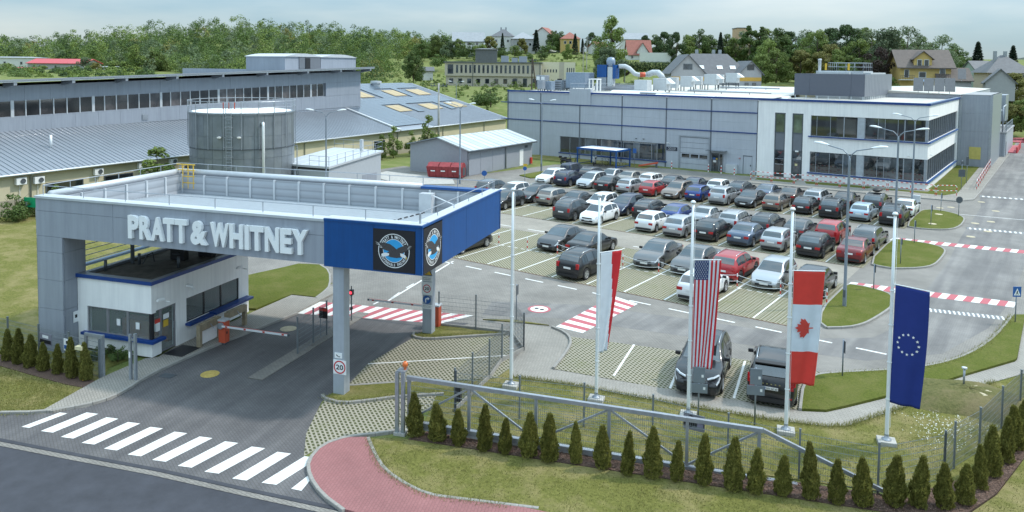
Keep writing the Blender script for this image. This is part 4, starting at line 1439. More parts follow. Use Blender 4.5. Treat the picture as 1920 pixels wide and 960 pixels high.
MB().bb(31.6,34.0,-1.2,.0,2.66,2.7).build('entrance_canopy_glass', M['glass_light'], wk)
MB().bb(36.05,37.1,.06,.11,.03,2.2).build('steel_door', M['wk_panel'], wk)
MB().bb(36.0,36.06,.03,.12,.02,2.25).build('door_frame', M['joint'], wk)
MB().bb(36.9,36.98,.03,.06,1.0,1.2).build('door_handle', M['black'], wk)
sg = MB().bb(25.85,27.35,-.06,-.01,2.2,2.68).build('name_board', mat('board_navy',(0.012,0.018,0.04),0.5), wk)
wall_text(sg, 'MAGAZYN',26.1,27.1,2.48,2.6,-.062, M['emblem_white'])
wall_text(sg, 'WYSYLKOWY',26.0,27.2,2.27,2.39,-.062, M['emblem_white'])
for (x, z) in ((21.4,3.4),(22.5,3.42)):
 MB().lathe([(.0,0),(.12,0),(.12,.1)],(x,-.02, z),10).build('wall_vent', M['dark_steel'], wk)
cctv(wk,(26.1,-.25,3.2), R(-130))
cab = MB().bb(34.0,35.4,-.45,-.02,0,1.1).build('meter_cabinet', M['coping'], wk)
alarm = MB().lathe([(0,0),(.12,0),(.1,.06)],(35.6,-.04,1.9),12).build('alarm_bell', M['red'], wk)

# ---- white office wing
of = empty('office_building',(2.3,53.7,0),0, 'white two-storey corner office with ribbon windows and blue roof edge', 'building')
OL = 18.4

def wall_with_holes(bm, x0, x1, z0, z1, y0, y1, holes, axis='x'):
 """solid wall of blocks round rectangular openings that share two sill heights"""
 zs_ = sorted({z0, z1, *[h[2] for h in holes], *[h[3] for h in holes]})
 for a, b in zip(zs_[:-1], zs_[1:]):
  cut = sorted([(h[0], h[1]) for h in holes if h[2] <= a + 1e-6 and h[3] >= b - 1e-6])
  p = x0
  for (c, d) in cut + [(x1, x1)]:
   if c - p > 1e-3:
    if axis == 'x':
     bm.bb(p, c, y0, y1, a, b)
    else:
     bm.bb(y0, y1, p, c, a, b)
   p = max(p, d)

FH = [(2.05,3.3,.05,7.75),(4.1,5.35,.05,7.75),(6.2, OL + .1,5.22,7.6),(6.2, OL + .1,.95,3.36)]
bm = MB()
wall_with_holes(bm,0.02, OL,0,9.16,0,.3, FH)
bm.build('front_wall', M['white_wall'], of)
bm = MB()
SH = [(.3,25.6,5.22,7.6),(.3,25.6,.95,3.36)]
wall_with_holes(bm,.3,27,0,9.16, OL - .3, OL, SH, 'y')
bm.build('side_wall', M['white_wall'], of)
MB().bb(.4, OL - .4,1.2,26,3.7,4.9).build('inside_floor_slab', M['concrete'], of)
MB().bb(.4, OL - .4,4.5,4.7,.0,9).build('inside_wall', mat('office_inside',(0.1,0.105,0.11),0.9), of)
MB().bb(OL - 4.7, OL - 4.5,4.8,26,.0,9).build('inside_wall', M['concrete'], of)
MB().bb(.1, OL - .1,.1,27,8.95,9.1).build('roof', M['roof_white'], of)
MB().bb(-.02, OL + .14,-.14,.32,9.18,9.4).build('blue_roof_edge', M['blue_trim'], of)
MB().bb(OL - .34, OL + .14,.322,27.2,9.18,9.4).build('blue_roof_edge', M['blue_trim'], of)
MB().bb(-.02, OL + .1,-.1,.3,9.402,9.43).build('roof_edge_cap', M['blue_trim'], of)
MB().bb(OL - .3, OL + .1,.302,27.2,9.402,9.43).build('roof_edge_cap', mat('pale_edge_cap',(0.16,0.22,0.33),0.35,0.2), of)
# ribbon windows on the front
M['office_glass'] = glass_mat('office_glass',(0.025,0.03,0.034),0.03)
for (z0, z1) in ((5.22,7.6),(.95,3.36)):
 xs = [6.2,6.85,8.35,9.8,11.25,12.0,13.4,14.1,15.4,16.05,17.1,18.1]
 e = MB().bb(6.2,18.2,.1,.16, z0, z0 + .07).bb(6.2,18.2,.1,.16, z1 - .07, z1).build('ribbon_window', M['dark_steel'], of)
 for i,(a, b) in enumerate(zip(xs[:-1], xs[1:])):
  if i == 4:
   MB().bb(a + .02, b,.07,.2, z0, z1).build('mullion_panel', mat('mullion_panel',(0.42,0.46,0.5),0.4,0.3), e)
   continue
  wdt = .1 if i in (3,5,9) else .05
  MB().bb(a, a + wdt,.08,.18, z0 + .07, z1 - .07).build('mullion', M['steel'], e)
  MB().bb(a + wdt, b,.12,.14, z0 + .07, z1 - .07).build('pane', M['office_glass'], e)
 MB().bb(18.1, OL - .02,.02,.28, z0, z1).build('corner_post', mat('corner_post_%d' % int(z0),(0.3,0.33,0.37),0.4,0.4), of)
 MB().bb(6.0, OL + .25,-.24,-.002, z0 - .13, z0 - .01).build('blue_sill', M['blue_trim'], of)
 e = MB().bb(OL - .16, OL - .1,.3,25.6, z0, z0 + .07).bb(OL - .16, OL - .1,.3,25.6, z1 - .07, z1).build('ribbon_window', M['dark_steel'], of)
 for k in range(15):
  a = .3 + k * 25.3 / 15
  MB().bb(OL - .2, OL - .02, a, a + .12, z0 + .07, z1 - .07).build('mullion', mat('fin_grey',(0.22,0.24,0.27),0.4,0.3) if (k == 0 and z0 > 3) else bpy.data.materials['fin_grey'], e)
  MB().bb(OL - .15, OL - .13, a + .12, a + 25.3 / 15, z0 + .07, z1 - .07).build('pane', M['office_glass'], e)
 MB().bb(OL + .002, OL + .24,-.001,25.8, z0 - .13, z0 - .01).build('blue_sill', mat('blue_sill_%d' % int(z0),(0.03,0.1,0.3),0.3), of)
# tall stair windows
for (a, b, door) in ((2.05,3.3, False),(4.1,5.35, True)):
 e = MB()
 e.bb(a, a + .12,.06,.2,.05,7.75)
 e.bb(b - .12, b,.06,.2,.05,7.75)
 e.bb(a + .12, b - .12,.06,.2,7.6,7.75)
 e.bb(a + .12, b - .12,.06,.2,5.3,5.45)
 e.bb(a + .12, b - .12,.06,.2,3.25,3.35)
 tw = e.build('stair_window', M['dark_steel'], of)
 MB().bb(a + .12, b - .12,.1,.13,5.45,7.6).build('pane', glass_mat('stair_glass%d' % door,(0.1,0.14,0.1),.08), tw)
 MB().bb(a + .12, b - .12,.08,.13,3.35,5.3).build('spandrel_panel', M['dark_panel'], tw)
 MB().bb(a + .12, b - .12,.1,.13,.05,3.25).build('pane', M['office_glass'], tw)
 for z in (2.2,1.55) if not door else (2.3,):
  MB().bb(a + .12, b - .12,.06,.16, z, z + .06).build('transom', M['steel'], tw)
 if door:
  MB().bb(a + .16, b - .16,.04,.095,.08,2.25).build('door_leaf', M['dark_steel'], tw)
  MB().bb(a + .3, b - .3,.02,.036,.3,2.1).build('door_pane', M['glass'], tw)
  MB().bb(a + .42, a + .72,.0,.016,1.55,1.8).build('notice', mat('cream_notice',(0.6,0.55,0.3),0.7), tw)
  MB().bb(a + .45, a + .8,-.1,.05,3.2,3.36).build('door_lamp', M['white'], tw)
cctv(of,(16.6,-.3,3.7), R(-120))
cctv(of,(OL + .3,.4,3.9), R(-60))
# grey stair tower on the side road
st = empty('service_tower',(20.7,80.9,0),0, 'tall plain grey cladding block at the end of the office side', 'building')
MB().bb(0.0,.35,-.06,1,0,9.4).build('corner_trim', M['steel'], st)
for k in range(4):
 MB().bb(.36,3.6,0,16, k * 2.42 + .006,(k + 1) * 2.42 - .006).build('wall_panel', M['grey_panel'], st)
MB().bb(3.6,3.9,-.05,16,0,9.8).build('corner_trim', M['steel'], st)
MB().bb(1.4,2.75,-.03,-.003,1.1,2.75).build('yellow_hatch', mat('yellow_hatch',(0.5,0.43,0.12),0.6), st)
MB().bb(-1.2,.0,.02,.3,0,9.3).build('shaft_door_strip', M['dark_panel'], st)
MB().bb(.3,3.85,.1,16,9.68,9.8).build('roof', M['roof_grey'], st)
# annexe with pipework further along
an = empty('pipe_annexe',(23.0,98.0,0),0, 'low blue-grey annexe with rooftop pipes and cabinets beyond the tower', 'building')
MB().bb(-1.2,2.2,0,20,0,3.6).build('wall', M['wk_panel'], an)
MB().bb(-1.3,2.35,-.12,20.1,3.6,3.8).build('roof', M['roof_grey'], an)
MB().bb(2.2,2.23,2,3.2,.05,2.2).build('door', M['joint'], an)
MB().bb(-1.6,1.0,1.4,7,4.6,8.6).build('roof_cabinet', mat('cabinet_blue_grey',(0.24,0.3,0.38),0.4,0.2), an)
MB().bb(-1.0,1.6,8,15,5,9.2).build('roof_cabinet', M['steel'], an)
for k in range(6):
 x = -1.0 + k * .55
 MB().tube([(x,1.0,3.8),(x,1.0,6.0 + (k % 3) * .8),(x + .2,3.0,6.2 + (k % 3) * .8)],.12,8).build('pipe', M['steel'], an, smooth=True)
rail_line(an, [(2.1,.1,3.8),(2.1,19,3.8)],1.1,1.5, M['steel'],.03, True)
ladr = MB()
for k in range(16):
 ladr.tube([(1.9,-.1,.4 + k * .35),(2.3,-.1,.4 + k * .35)],.02,5)
ladr.tube([(1.9,-.1,0),(1.9,-.1,6.2)],.03,6)
ladr.tube([(2.3,-.1,0),(2.3,-.1,6.2)],.03,6)
ladr.build('ladder', M['steel'], an)

# ================================================================ storage halls on the left
YO = (-38.68,-10.55,0)
YR = R(98)
yh = empty('low_storage_hall', YO, YR, 'long cream storage hall with low metal roof and solar panels', 'building')
M['cream'] = mat('cream_render',(0.52,0.47,0.33),0.85, var=0.07, scale=0.7)
M['cream_dark'] = mat('beige_panel',(0.33,0.3,0.23),0.85, var=0.1, scale=0.7)
SL = .276
Z0 = 3.62
S0, S1 = -45.0,84.9

def rz_(o):
 return Z0 + SL * o

bm = MB()
for (a, b) in ((S0,5.0),(5.0,28),(28,51.9),(51.95, S1)):
 bm.bb(a, b,.0,.3,1.3, Z0 - .1)
bm.build('upper_wall', M['cream'], yh)
bm = MB()
wall_with_holes(bm, S0,51.9,-.2,1.3,.0,.3, [])
bm.bb(51.9, S1,.0,.3,-.2,1.3)
bm.build('lower_wall', M['cream_dark'], yh)
MB().add([(S1,.0,-.2),(S1,21,-.2),(S1,21, rz_(21) - .1),(S1,0, Z0 - .1)], [(0,1,2,3)]).build('gable_wall', M['cream'], yh)
M['roof_metal'] = ribbed_mat('blue_grey_roof',(0.4,0.435,0.475),0.5,0,0.4,0.25,0.03)
M['roof_metal2'] = mat('pale_roof_sheet',(0.27,0.3,0.34),0.4,0.25, var=0.06, scale=0.4)
MB().add([(S0,-.5, rz_(-.5)),(51.9,-.5, rz_(-.5)),(51.9,9.6, rz_(9.6)),(S0,9.6, rz_(9.6))], [(0,1,2,3)]).build('roof', M['roof_metal2'], yh)
MB().add([(52.1,-.5, rz_(-.5)),(S1 + .3,-.5, rz_(-.5)),(S1 + .3,21.2, rz_(21.2)),(52.1,21.2, rz_(21.2))], [(0,1,2,3)]).build('roof', M['roof_metal2'], yh)
MB().add([(S0,21.2, rz_(21.2)),(S1 + .3,21.2, rz_(21.2)),(S1 + .3,42,3.5),(S0,42,3.5)], [(0,1,2,3)]).build('roof', M['roof_metal2'], yh)
seam = MB()
s = S0
while s < 51.8:
 seam.add([(s,-.5, rz_(-.5)),(s + .05,-.5, rz_(-.5)),(s + .05,9.5, rz_(9.5)),(s,9.5, rz_(9.5)),(s,-.5, rz_(-.5) + .06),(s + .05,-.5, rz_(-.5) + .06),(s + .05,9.5, rz_(9.5) + .06),(s,9.5, rz_(9.5) + .06)],
             [(4,5,6,7),(0,1,5,4),(1,2,6,5),(3,0,4,7)])
 s += .5
s = 61.0
while s < S1:
 seam.add([(s,-.5, rz_(-.5)),(s + .05,-.5, rz_(-.5)),(s + .05,21, rz_(21)),(s,21, rz_(21)),(s,-.5, rz_(-.5) + .05),(s + .05,-.5, rz_(-.5) + .05),(s + .05,21, rz_(21) + .05),(s,21, rz_(21) + .05)],
             [(4,5,6,7),(0,1,5,4),(1,2,6,5),(3,0,4,7)])
 s += .5
tag(seam.build('roof_seam', M['roof_metal2'], yh), kind='stuff')
MB().tube([(S0,-.56, rz_(-.5) - .04),(51.8,-.56, rz_(-.5) - .04)],.09,8).build('gutter', M['coping'], yh, smooth=True)
MB().tube([(52.1,-.56, rz_(-.5) - .04),(S1 + .2,-.56, rz_(-.5) - .04)],.09,8).build('gutter', M['coping'], yh, smooth=True)
fl = MB()
fl.add([(51.75,-.6, rz_(-.6) + .06),(52.25,-.6, rz_(-.6) + .06),(52.25,9.6, rz_(9.6) + .06),(51.75,9.6, rz_(9.6) + .06),(51.75,-.6, rz_(-.6) + .22),(52.25,-.6, rz_(-.6) + .22),(52.25,9.6, rz_(9.6) + .22),(51.75,9.6, rz_(9.6) + .22)],
       [(4,5,6,7),(0,1,5,4),(1,2,6,5),(3,0,4,7)])
fl.build('fire_wall_cap', M['coping'], yh)
for s in (-.1,32.9,51.9,63.9,76.9):
 MB().tube([(s,-.5, rz_(-.5) - .1),(s,-.1, Z0 - .5),(s,-.1,0)],.06,8).build('downpipe', M['steel'], yh, smooth=True)
# windows under the eaves
for (a, b) in ((1.2,4.6),(6.6,9.6),(15.5,19.5),(46.6,49.0)):
 pane(yh,(a,.75),(b,2.35),.1, M['dark_steel'], M['glass'], 'x',-.06,.05)
# air conditioners
ac_ = None
for k,(s, z) in enumerate(((-1.0,2.85),(.5,2.75),(5.9,2.85),(10.4,2.95),(13.9,2.95))):
 u = MB().box((s,-.25, z),(.85,.34,.6)).build('air_conditioner', M['white'], yh, bevel=.02)
 MB().lathe([(0,.0),(.2,.0),(.22,.03)],(0,0,0),16).build('fan_grille', M['dark_steel'], u)
 fg = u.children[0]
 fg.location = (s + .1,-.43, z)
 fg.rotation_euler = (R(90),0,0)
 MB().tube([(s,-.08, z - .3),(s,-.08,.3)],.025,6).build('hose', M['white'], u)
# skylights and solar panels
M['skylight'] = ribbed_mat('tan_skylight',(0.42,0.33,0.19),0.5,0,0.6,0.0,0.03)
SKY = [(60.6,64.6,14,17.1),(70.2,73.7,14,17.1),(77.4,81.4,14,17.1),(61.5,65.0,6.6,9.5),(70.2,74.2,6.6,9.3),(78.2,82.2,6.6,9.3)]

def roof_quad(a, b, o0, o1, h=.0, t=.0):
 bm = MB()
 P = [(a, o0, rz_(o0) + h),(b, o0, rz_(o0) + h),(b, o1, rz_(o1) + h),(a, o1, rz_(o1) + h)]
 if t:
  Q = [(p[0], p[1], p[2] + t) for p in P]
  bm.add(P + Q, [(4,5,6,7),(0,1,5,4),(1,2,6,5),(2,3,7,6),(3,0,4,7)])
 else:
  bm.add(P, [(0,1,2,3)])
 return bm

for (a, b, o0, o1) in SKY:
 roof_quad(a, b, o0, o1,.08,.05).build('skylight', M['skylight'], yh)
pm = roof_quad(0,1.62,0,.98,.0,.05)
pm.v = [(p[0], p[1], p[2] - Z0) for p in pm.v]
PM = pm.mesh('solar_panel')
M['solar'] = mat('solar_glass',(0.13,0.17,0.215),0.22,0.3, var=0.08, scale=0.6)
PM.materials.append(M['solar'])
for r in range(20):
 o = .9 + r * 1.01
 for c in range(18):
  s = 52.6 + c * 1.66
  if s + 1.62 > S1 - .6:
   continue
  if any(a - 1.0 < s + .8 < b + .9 and o0 - .7 < o + .5 < o1 + .6 for (a, b, o0, o1) in SKY):
   continue
  if o < 5.6 and s > 60.0:
   continue
  if o < 9.7 and s > 66.8 and not (74.4 < s < 76.6):
   continue
  if 52 < s < 55.0 and o > 9.4:
   continue
  if len([1 for ch in yh.children if ch.name.startswith('solar_panel')]) >= 298:
   break
  piece('solar_panel', PM, None, yh,(s, o, rz_(o) - 0 + .1 - 0))
for (s, o) in ((72.5,20),(64,20.6)):
 MB().lathe([(.7,0),(.7,.5),(1.0,.6),(1.0,1.0),(0,1.05)],(s, o, rz_(o) - .1),16).build('roof_vent', M['coping'], yh)
MB().tube([(4.5,4.6, rz_(4.6)),(4.5,4.6, rz_(4.6) + 1.2)],.12,10).build('vent_pipe', M['pole_white'], yh, smooth=True)

# ---- tall hall rising behind the low roof
th = empty('tall_storage_hall', YO, YR, 'tall grey hall with dark ribbon window and wide projecting eaves', 'building')
M['hall_panel'] = mat('hall_panel',(0.3,0.335,0.39),0.5,0.1, var=0.05, scale=0.4, streak=0.12)
HO = 9.5

def zt(s):
 return 11.1 + (s - 2.8) * .0265

def wb(s):
 return 7.5 + s * .0168

def wt(s):
 return 9.1 + s * .0235

def slab(bm, s0, s1, z0a, z0b, z1a, z1b, y0, y1):
 """upright slab between s0 and s1 whose lower and upper edges may slope"""
 P = [(s0, y0, z0a),(s1, y0, z0b),(s1, y1, z0b),(s0, y1, z0a),(s0, y0, z1a),(s1, y0, z1b),(s1, y1, z1b),(s0, y1, z1a)]
 return bm.add(P, [(0,3,2,1),(4,5,6,7),(0,1,5,4),(1,2,6,5),(2,3,7,6),(3,0,4,7)])

HS0, HS1, WS1 = -45.0,55.0,47.0
slab(MB(), HS0, HS1,4.0,4.0, zt(HS0) - 1.9, zt(HS1) - 1.9, HO + .2, HO + 39).build('core_wall', M['dark_panel'], th)
k = 0
s = HS0
while s < HS1 - .1:
 e = min(s + 2.5, HS1)
 slab(MB(), s + .008, e - .008, rz_(HO) - .4, rz_(HO) - .4, wb(s) - .01, wb(e) - .01, HO, HO + .19).build('wall_panel', M['hall_panel'], th)
 if s >= WS1 - .1:
  slab(MB(), s + .008, e - .008, wb(s) + .01, wb(e) + .01, wt(s) - .01, wt(e) - .01, HO, HO + .19).build('wall_panel', M['hall_panel'], th)
 slab(MB(), s + .008, e - .008, wt(s) + .01, wt(e) + .01, zt(s) - .55, zt(e) - .55, HO, HO + .19).build('wall_panel', M['hall_panel'], th)
 s = e
M['hall_glass'] = glass_mat('hall_glass',(0.04,0.036,0.036),0.1)
hw = slab(MB(), HS0, WS1, wb(HS0), wb(WS1), wb(HS0) + .08, wb(WS1) + .08, HO + .05, HO + .15)
slab(hw, HS0, WS1, wt(HS0) - .08, wt(WS1) - .08, wt(HS0), wt(WS1), HO + .05, HO + .15)
hw = hw.build('ribbon_window', M['hall_panel'], th)
n_p = int((WS1 - HS0) / 1.35)
for i in range(n_p):
 a = HS0 + i * (WS1 - HS0) / n_p
 b = HS0 + (i + 1) * (WS1 - HS0) / n_p
 if b < -6:
  continue
 m_ = .1 if i % 6 else .3
 slab(MB(), a, a + m_, wb(a), wb(a), wt(a), wt(a), HO + .02, HO + .17).build('mullion', M['coping'], hw)
 slab(MB(), a + m_, b, wb(a) + .08, wb(b) + .08, wt(a) - .08, wt(b) - .08, HO + .1, HO + .13).build('pane', M['hall_glass'], hw)
# roof slab with eaves and bracket beams
MB().add([(HS0, HO - 1.9, zt(HS0) + .1),(HS1 + 1.4, HO - 1.9, zt(HS1) + .18),(HS1 + 1.4, HO + 40, zt(HS1) - 1.6),(HS0, HO + 40, zt(HS0) - 1.6),(HS0, HO - 1.9, zt(HS0) - .03),(HS1 + 1.4, HO - 1.9, zt(HS1) + .03),(HS1 + 1.4, HO + 40, zt(HS1) - 1.75),(HS0, HO + 40, zt(HS0) - 1.75)], [(0,1,2,3),(4,7,6,5),(0,4,5,1),(1,5,6,2),(3,0,4,7)]).build('roof', M['roof_metal2'], th)
slab(MB(), HS0, HS1 + 1.4, zt(HS0) - .16, zt(HS1) - .12, zt(HS0) - .03, zt(HS1) + .02, HO - 1.82, HO - 1.7).build('fascia', M['coping'], th)
for s in (3.2,8.8,14.6,20.9,27.4,34.5,42.0,48.8,55.6):
 z = zt(s)
 MB().add([(s - .15, HO - 1.75, z - .05),(s + .15, HO - 1.75, z - .05),(s + .15, HO + .1, z - .05),(s - .15, HO + .1, z - .05),
              (s - .15, HO - 1.75, z - .45),(s + .15, HO - 1.75, z - .45),(s + .15, HO + .1, z - .75),(s - .15, HO + .1, z - .75)],
             [(0,1,2,3),(4,7,6,5),(0,4,5,1),(1,5,6,2),(2,6,7,3),(3,7,4,0)]).build('bracket_beam', M['steel'], th)
slab(MB(),55.0,55.3,4,4,12.0,12.0, HO, HO + 40).build('end_wall', M['hall_panel'], th)
MB().bb(17.6,18.3, HO - .08, HO - .002,6.55,7.15).build('wall_vent', M['steel'], th)
slab(MB(), HS0, HS1,5.75,6.55,5.83,6.63, HO - .05, HO - .003).build('cable_run', M['steel'], th)

# rooftop plant house on the tall hall
rh = empty('roof_plant_house', YO, YR, 'twin barrel-roofed plant house on the tall hall roof', 'building')
for (a, b) in ((40.9,48.0),(48.1,56.0)):
 MB().bb(a, b, HO + 1.5, HO + 9,11.6,14.0).build('wall', M['hall_panel'], rh)
 prof = [(a - .15,13.98)] + [(a + (b - a) * t,14.0 + 0.45 * math.sin(PI * t) ** .8) for t in np.linspace(.05,.95,9)] + [(b + .15,13.98)]
 bm = MB()
 bm.xprism(prof, HO + 1.3, HO + 9.2, 'y')
 bm.build('barrel_roof', M['coping'], rh)
MB().bb(43.6,47.9, HO + 1.4, HO + 1.49,12.3,13.95).build('recess_wall', M['dark_panel'], rh)
MB().bb(44.8,45.7, HO + 1.3, HO + 1.39,12.3,13.8).build('doorway', M['black'], rh)

# ================================================================ storage tank
TX, TY, TR, TZ = -32.4,5.9,4.85,8.25
tk = empty('storage_tank',(TX, TY,0),0, 'round dark grey storage tank with ladder and railing', 'tank')
M['tank'] = mat('tank_panel',(0.2,0.225,0.25),0.4,0.35, var=0.16, scale=0.9)
M['tank2'] = mat('tank_panel_alt',(0.215,0.24,0.26),0.4,0.35, var=0.16, scale=0.9)
ns = 32
tme = []
for lev in range(4):
 z0, z1 = lev * TZ / 4,(lev + 1) * TZ / 4
 for j in range(ns):
  a0, a1 = 2 * PI * j / ns + .003,2 * PI * (j + 1) / ns - .003
  bm = MB()
  V = []
  for rr in (TR - .05, TR):
   for z in (z0 + .012, z1 - .012):
    for a in (a0,(a0 + a1) / 2, a1):
     V.append((rr * math.cos(a), rr * math.sin(a), z))
  F = [(6,7,10,9),(7,8,11,10),(0,3,4,1),(1,4,5,2),(9,10,4,3),(10,11,5,4),(0,1,7,6),(1,2,8,7),(0,6,9,3),(2,5,11,8)]
  am = (a0 + a1) / 2
  if math.cos(am) * 65 + math.sin(am) * -45 < -20:
   continue
  bm.add(V, F)
  bm.build('tank_panel', M['tank'] if (j * 7 + lev * 3) % 5 < 3 else M['tank2'], tk)
MB().lathe([(TR - .06,0),(TR - .06, TZ - .1),(TR + .07, TZ - .1),(TR + .07, TZ + .08),(TR - .2, TZ + .08),(0, TZ - .0)], n=64).build('shell', [M['tank']], tk)
MB().lathe([(0,.12),(TR - .25,.1),(TR - .25,.0)],(0,0, TZ + .02),48).build('white_lid', mat('white_lid',(0.78,0.8,0.78),0.6), tk)
for z in (2.2,5.0):
 MB().lathe([(TR,-.05),(TR + .05,-.05),(TR + .05,.05),(TR,.05)],(0,0, z),64).build('ring_band', M['dark_steel'], tk)
rb_ = MB()
for j in range(20):
 a = 2 * PI * j / 20
 rb_.tube([((TR + .12) * math.cos(a),(TR + .12) * math.sin(a),5.0),((TR + .12) * math.cos(a),(TR + .12) * math.sin(a), TZ + 1.15)],.035,5)
for z in (TZ + .6, TZ + 1.15):
 rb_.tube([((TR + .12) * math.cos(2 * PI * j / 48),(TR + .12) * math.sin(2 * PI * j / 48), z) for j in range(49)],.03,5)
rb_.build('railing', M['steel'], tk)
a = math.atan2(-45,66) - R(14)
ca, sa = math.cos(a), math.sin(a)
lad = MB()
for s in (-.24,.24):
 lad.tube([((TR + .3) * ca - s * sa,(TR + .3) * sa + s * ca,.3),((TR + .3) * ca - s * sa,(TR + .3) * sa + s * ca, TZ + 1.1)],.03,6)
for k in range(28):
 z = .6 + k * .3
 lad.tube([((TR + .3) * ca + .24 * sa,(TR + .3) * sa - .24 * ca, z),((TR + .3) * ca - .24 * sa,(TR + .3) * sa + .24 * ca, z)],.016,5)
for k in range(7):
 z = 2.6 + k * .9
 lad.tube([((TR + .3 + .45 * math.sin(t)) * ca - .38 * math.cos(t) * sa,(TR + .3 + .45 * math.sin(t)) * sa + .38 * math.cos(t) * ca, z) for t in np.linspace(0, PI,9)],.018,5)
lad.build('ladder', M['steel'], tk)
a2 = a + R(34)
MB().tube([((TR + .05) * math.cos(a2),(TR + .05) * math.sin(a2), TZ - .9),((TR + .3) * math.cos(a2),(TR + .3) * math.sin(a2), TZ - .8),((TR + .32) * math.cos(a2),(TR + .32) * math.sin(a2), TZ - 1.1),((TR + .32) * math.cos(a2),(TR + .32) * math.sin(a2),0)],.13,10).build('overflow_pipe', M['pole_white'], tk, smooth=True)
for da in (-10,10):
 ax_ = a + R(da)
 MB().lathe([(0,0),(.16,.04),(.2,.16),(.0,.2)],((TR + .25) * math.cos(ax_),(TR + .25) * math.sin(ax_), TZ - 2.2),12).build('floodlight', M['white'], tk)
yg = MB()
for s in (-.5,0,.5):
 yg.tube([((TR + .1) * ca - s * sa,(TR + .1) * sa + s * ca, TZ + .5),((TR + .1) * ca - s * sa,(TR + .1) * sa + s * ca, TZ + 1.12)],.05,6)
yg.build('safety_gate', M['orange'], tk)

# ================================================================ treatment building, garage, skip
tb = empty('treatment_building',(-24.4,9.8,0), R(12.5), 'small pale grey plant building with railed flat roof beside the tank', 'building')
# local x across (towards -), y back
bm = MB()
bm.add([(-6.0,0,0),(0,0,0),(0,9,0),(-6,9,0),(-6,0,3.0),(0,0,3.0),(0,9,3.65),(-6,9,3.65)], [(0,1,5,4),(1,2,6,5),(2,3,7,6),(3,0,4,7)])
bm.build('wall', mat('pale_grey_panel',(0.4,0.43,0.46),0.5,.1, var=.05), tb)
bm = MB()
bm.add([(-6.2,-.2,2.95),(.2,-.2,2.95),(.2,9.2,3.62),(-6.2,9.2,3.62),(-6.2,-.2,3.15),(.2,-.2,3.15),(.2,9.2,3.82),(-6.2,9.2,3.82)], [(0,3,2,1),(4,5,6,7),(0,1,5,4),(1,2,6,5),(2,3,7,6),(3,0,4,7)])
bm.build('roof', M['coping'], tb)
for k in range(4):
 MB().add([(-4.8 + k * 1.5,-.1,3.16),(-4.7 + k * 1.5,-.1,3.16),(-4.7 + k * 1.5,9.1,3.83),(-4.8 + k * 1.5,9.1,3.83)], [(0,1,2,3)]).build('roof_strip', M['white'], tb)
for z in (.45,.95):
 rail_line(tb, [(.1,-.1,3.15),(.1,9.1,3.82),(-6.1,9.1,3.82)], z,1.3, M['steel'],.022)
rail_line(tb, [(-2.2,-.1,3.15),(.1,-.1,3.15)],.95,1.15, M['steel'],.022, True)
gate_ = MB()
for x in (-4.6,-3.6):
 gate_.tube([(x,-.2,.2),(x,-.2,5.0)],.05,6)
gate_.tube([(-4.6,-.2,5.0),(-3.6,-.2,5.0)],.05,6)
for k in range(10):
 gate_.tube([(-4.6,-.25,.4 + k * .3),(-3.6,-.25,.4 + k * .3)],.02,5)
gate_.build('roof_ladder', M['steel'], tb)
MB().bb(.002,.03,5.6,8.2,.1,1.6).build('door', M['grey_panel'], tb)
MB().bb(-2.0,-1.7,8.0,8.3,3.8,5.0).build('vent_stack', M['coping'], tb)
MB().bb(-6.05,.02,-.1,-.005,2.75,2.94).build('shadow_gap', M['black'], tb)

ga = empty('garage_building',(-23.8,30.0,0), R(3.8), 'grey panelled garage with pale pitched roof and white door', 'building')
M['garage'] = mat('garage_panel',(0.31,0.33,0.37),0.5,.1, var=.05)
bm = MB()
bm.add([(-8.6,0,0),(0,0,0),(0,0,3.1),(-4.2,0,4.25),(-8.6,0,3.35),(-8.6,14.8,0),(0,14.8,0),(0,14.8,3.1),(-4.2,14.8,4.25),(-8.6,14.8,3.35)],
       [(0,1,2,3,4),(6,5,9,8,7),(1,6,7,2),(5,0,4,9)])
bm.build('wall', M['garage'], ga)
bm = MB()
bm.add([(.55,-.35,2.98),(.55,15.1,2.98),(-4.2,15.1,4.3),(-4.2,-.35,4.3),(.55,-.35,3.1),(.55,15.1,3.1),(-4.2,15.1,4.42),(-4.2,-.35,4.42)], [(4,5,6,7),(0,3,2,1),(0,1,5,4),(0,4,7,3),(1,2,6,5)])
bm.build('roof', ribbed_mat('garage_roof_sheet',(0.55,0.6,0.62),1.1,1,.4,.2,.02), ga)
bm = MB()
bm.add([(-8.9,-.35,3.28),(-8.9,15.1,3.28),(-4.2,15.1,4.301),(-4.2,-.35,4.301),(-8.9,-.35,3.4),(-8.9,15.1,3.4),(-4.2,15.1,4.419),(-4.2,-.35,4.419)], [(4,7,6,5),(0,1,2,3),(0,4,5,1),(0,3,7,4)])
bm.build('roof', M['roof_metal2'], ga)
for k in range(12):
 y = .3 + k * 1.24
 MB().add([(.55, y,3.105),(.55, y + .06,3.105),(-4.2, y + .06,4.43),(-4.2, y,4.43),(.55, y,3.14),(.55, y + .06,3.14),(-4.2, y + .06,4.46),(-4.2, y,4.46)], [(4,5,6,7),(0,4,7,3),(1,2,6,5),(0,1,5,4)]).build('roof_seam', M['coping'], ga)
MB().tube([(.6,-.3,2.98),(.6,15.0,2.98)],.09,8).build('gutter', M['dark_steel'], ga, smooth=True)
for y in (.08,8.2):
 MB().tube([(.5, y,2.95),(.12, y,2.6),(.12, y,.1)],.07,8).build('downpipe', M['steel'], ga, smooth=True)
for k in range(4):
 MB().bb(.004,.03,.15 + k * 2.6,2.7 + k * 2.6,.06,2.9).build('wall_panel', M['garage'], ga)
MB().bb(.004,.05,11.6,12.5,.05,2.15).build('door', M['white'], ga)
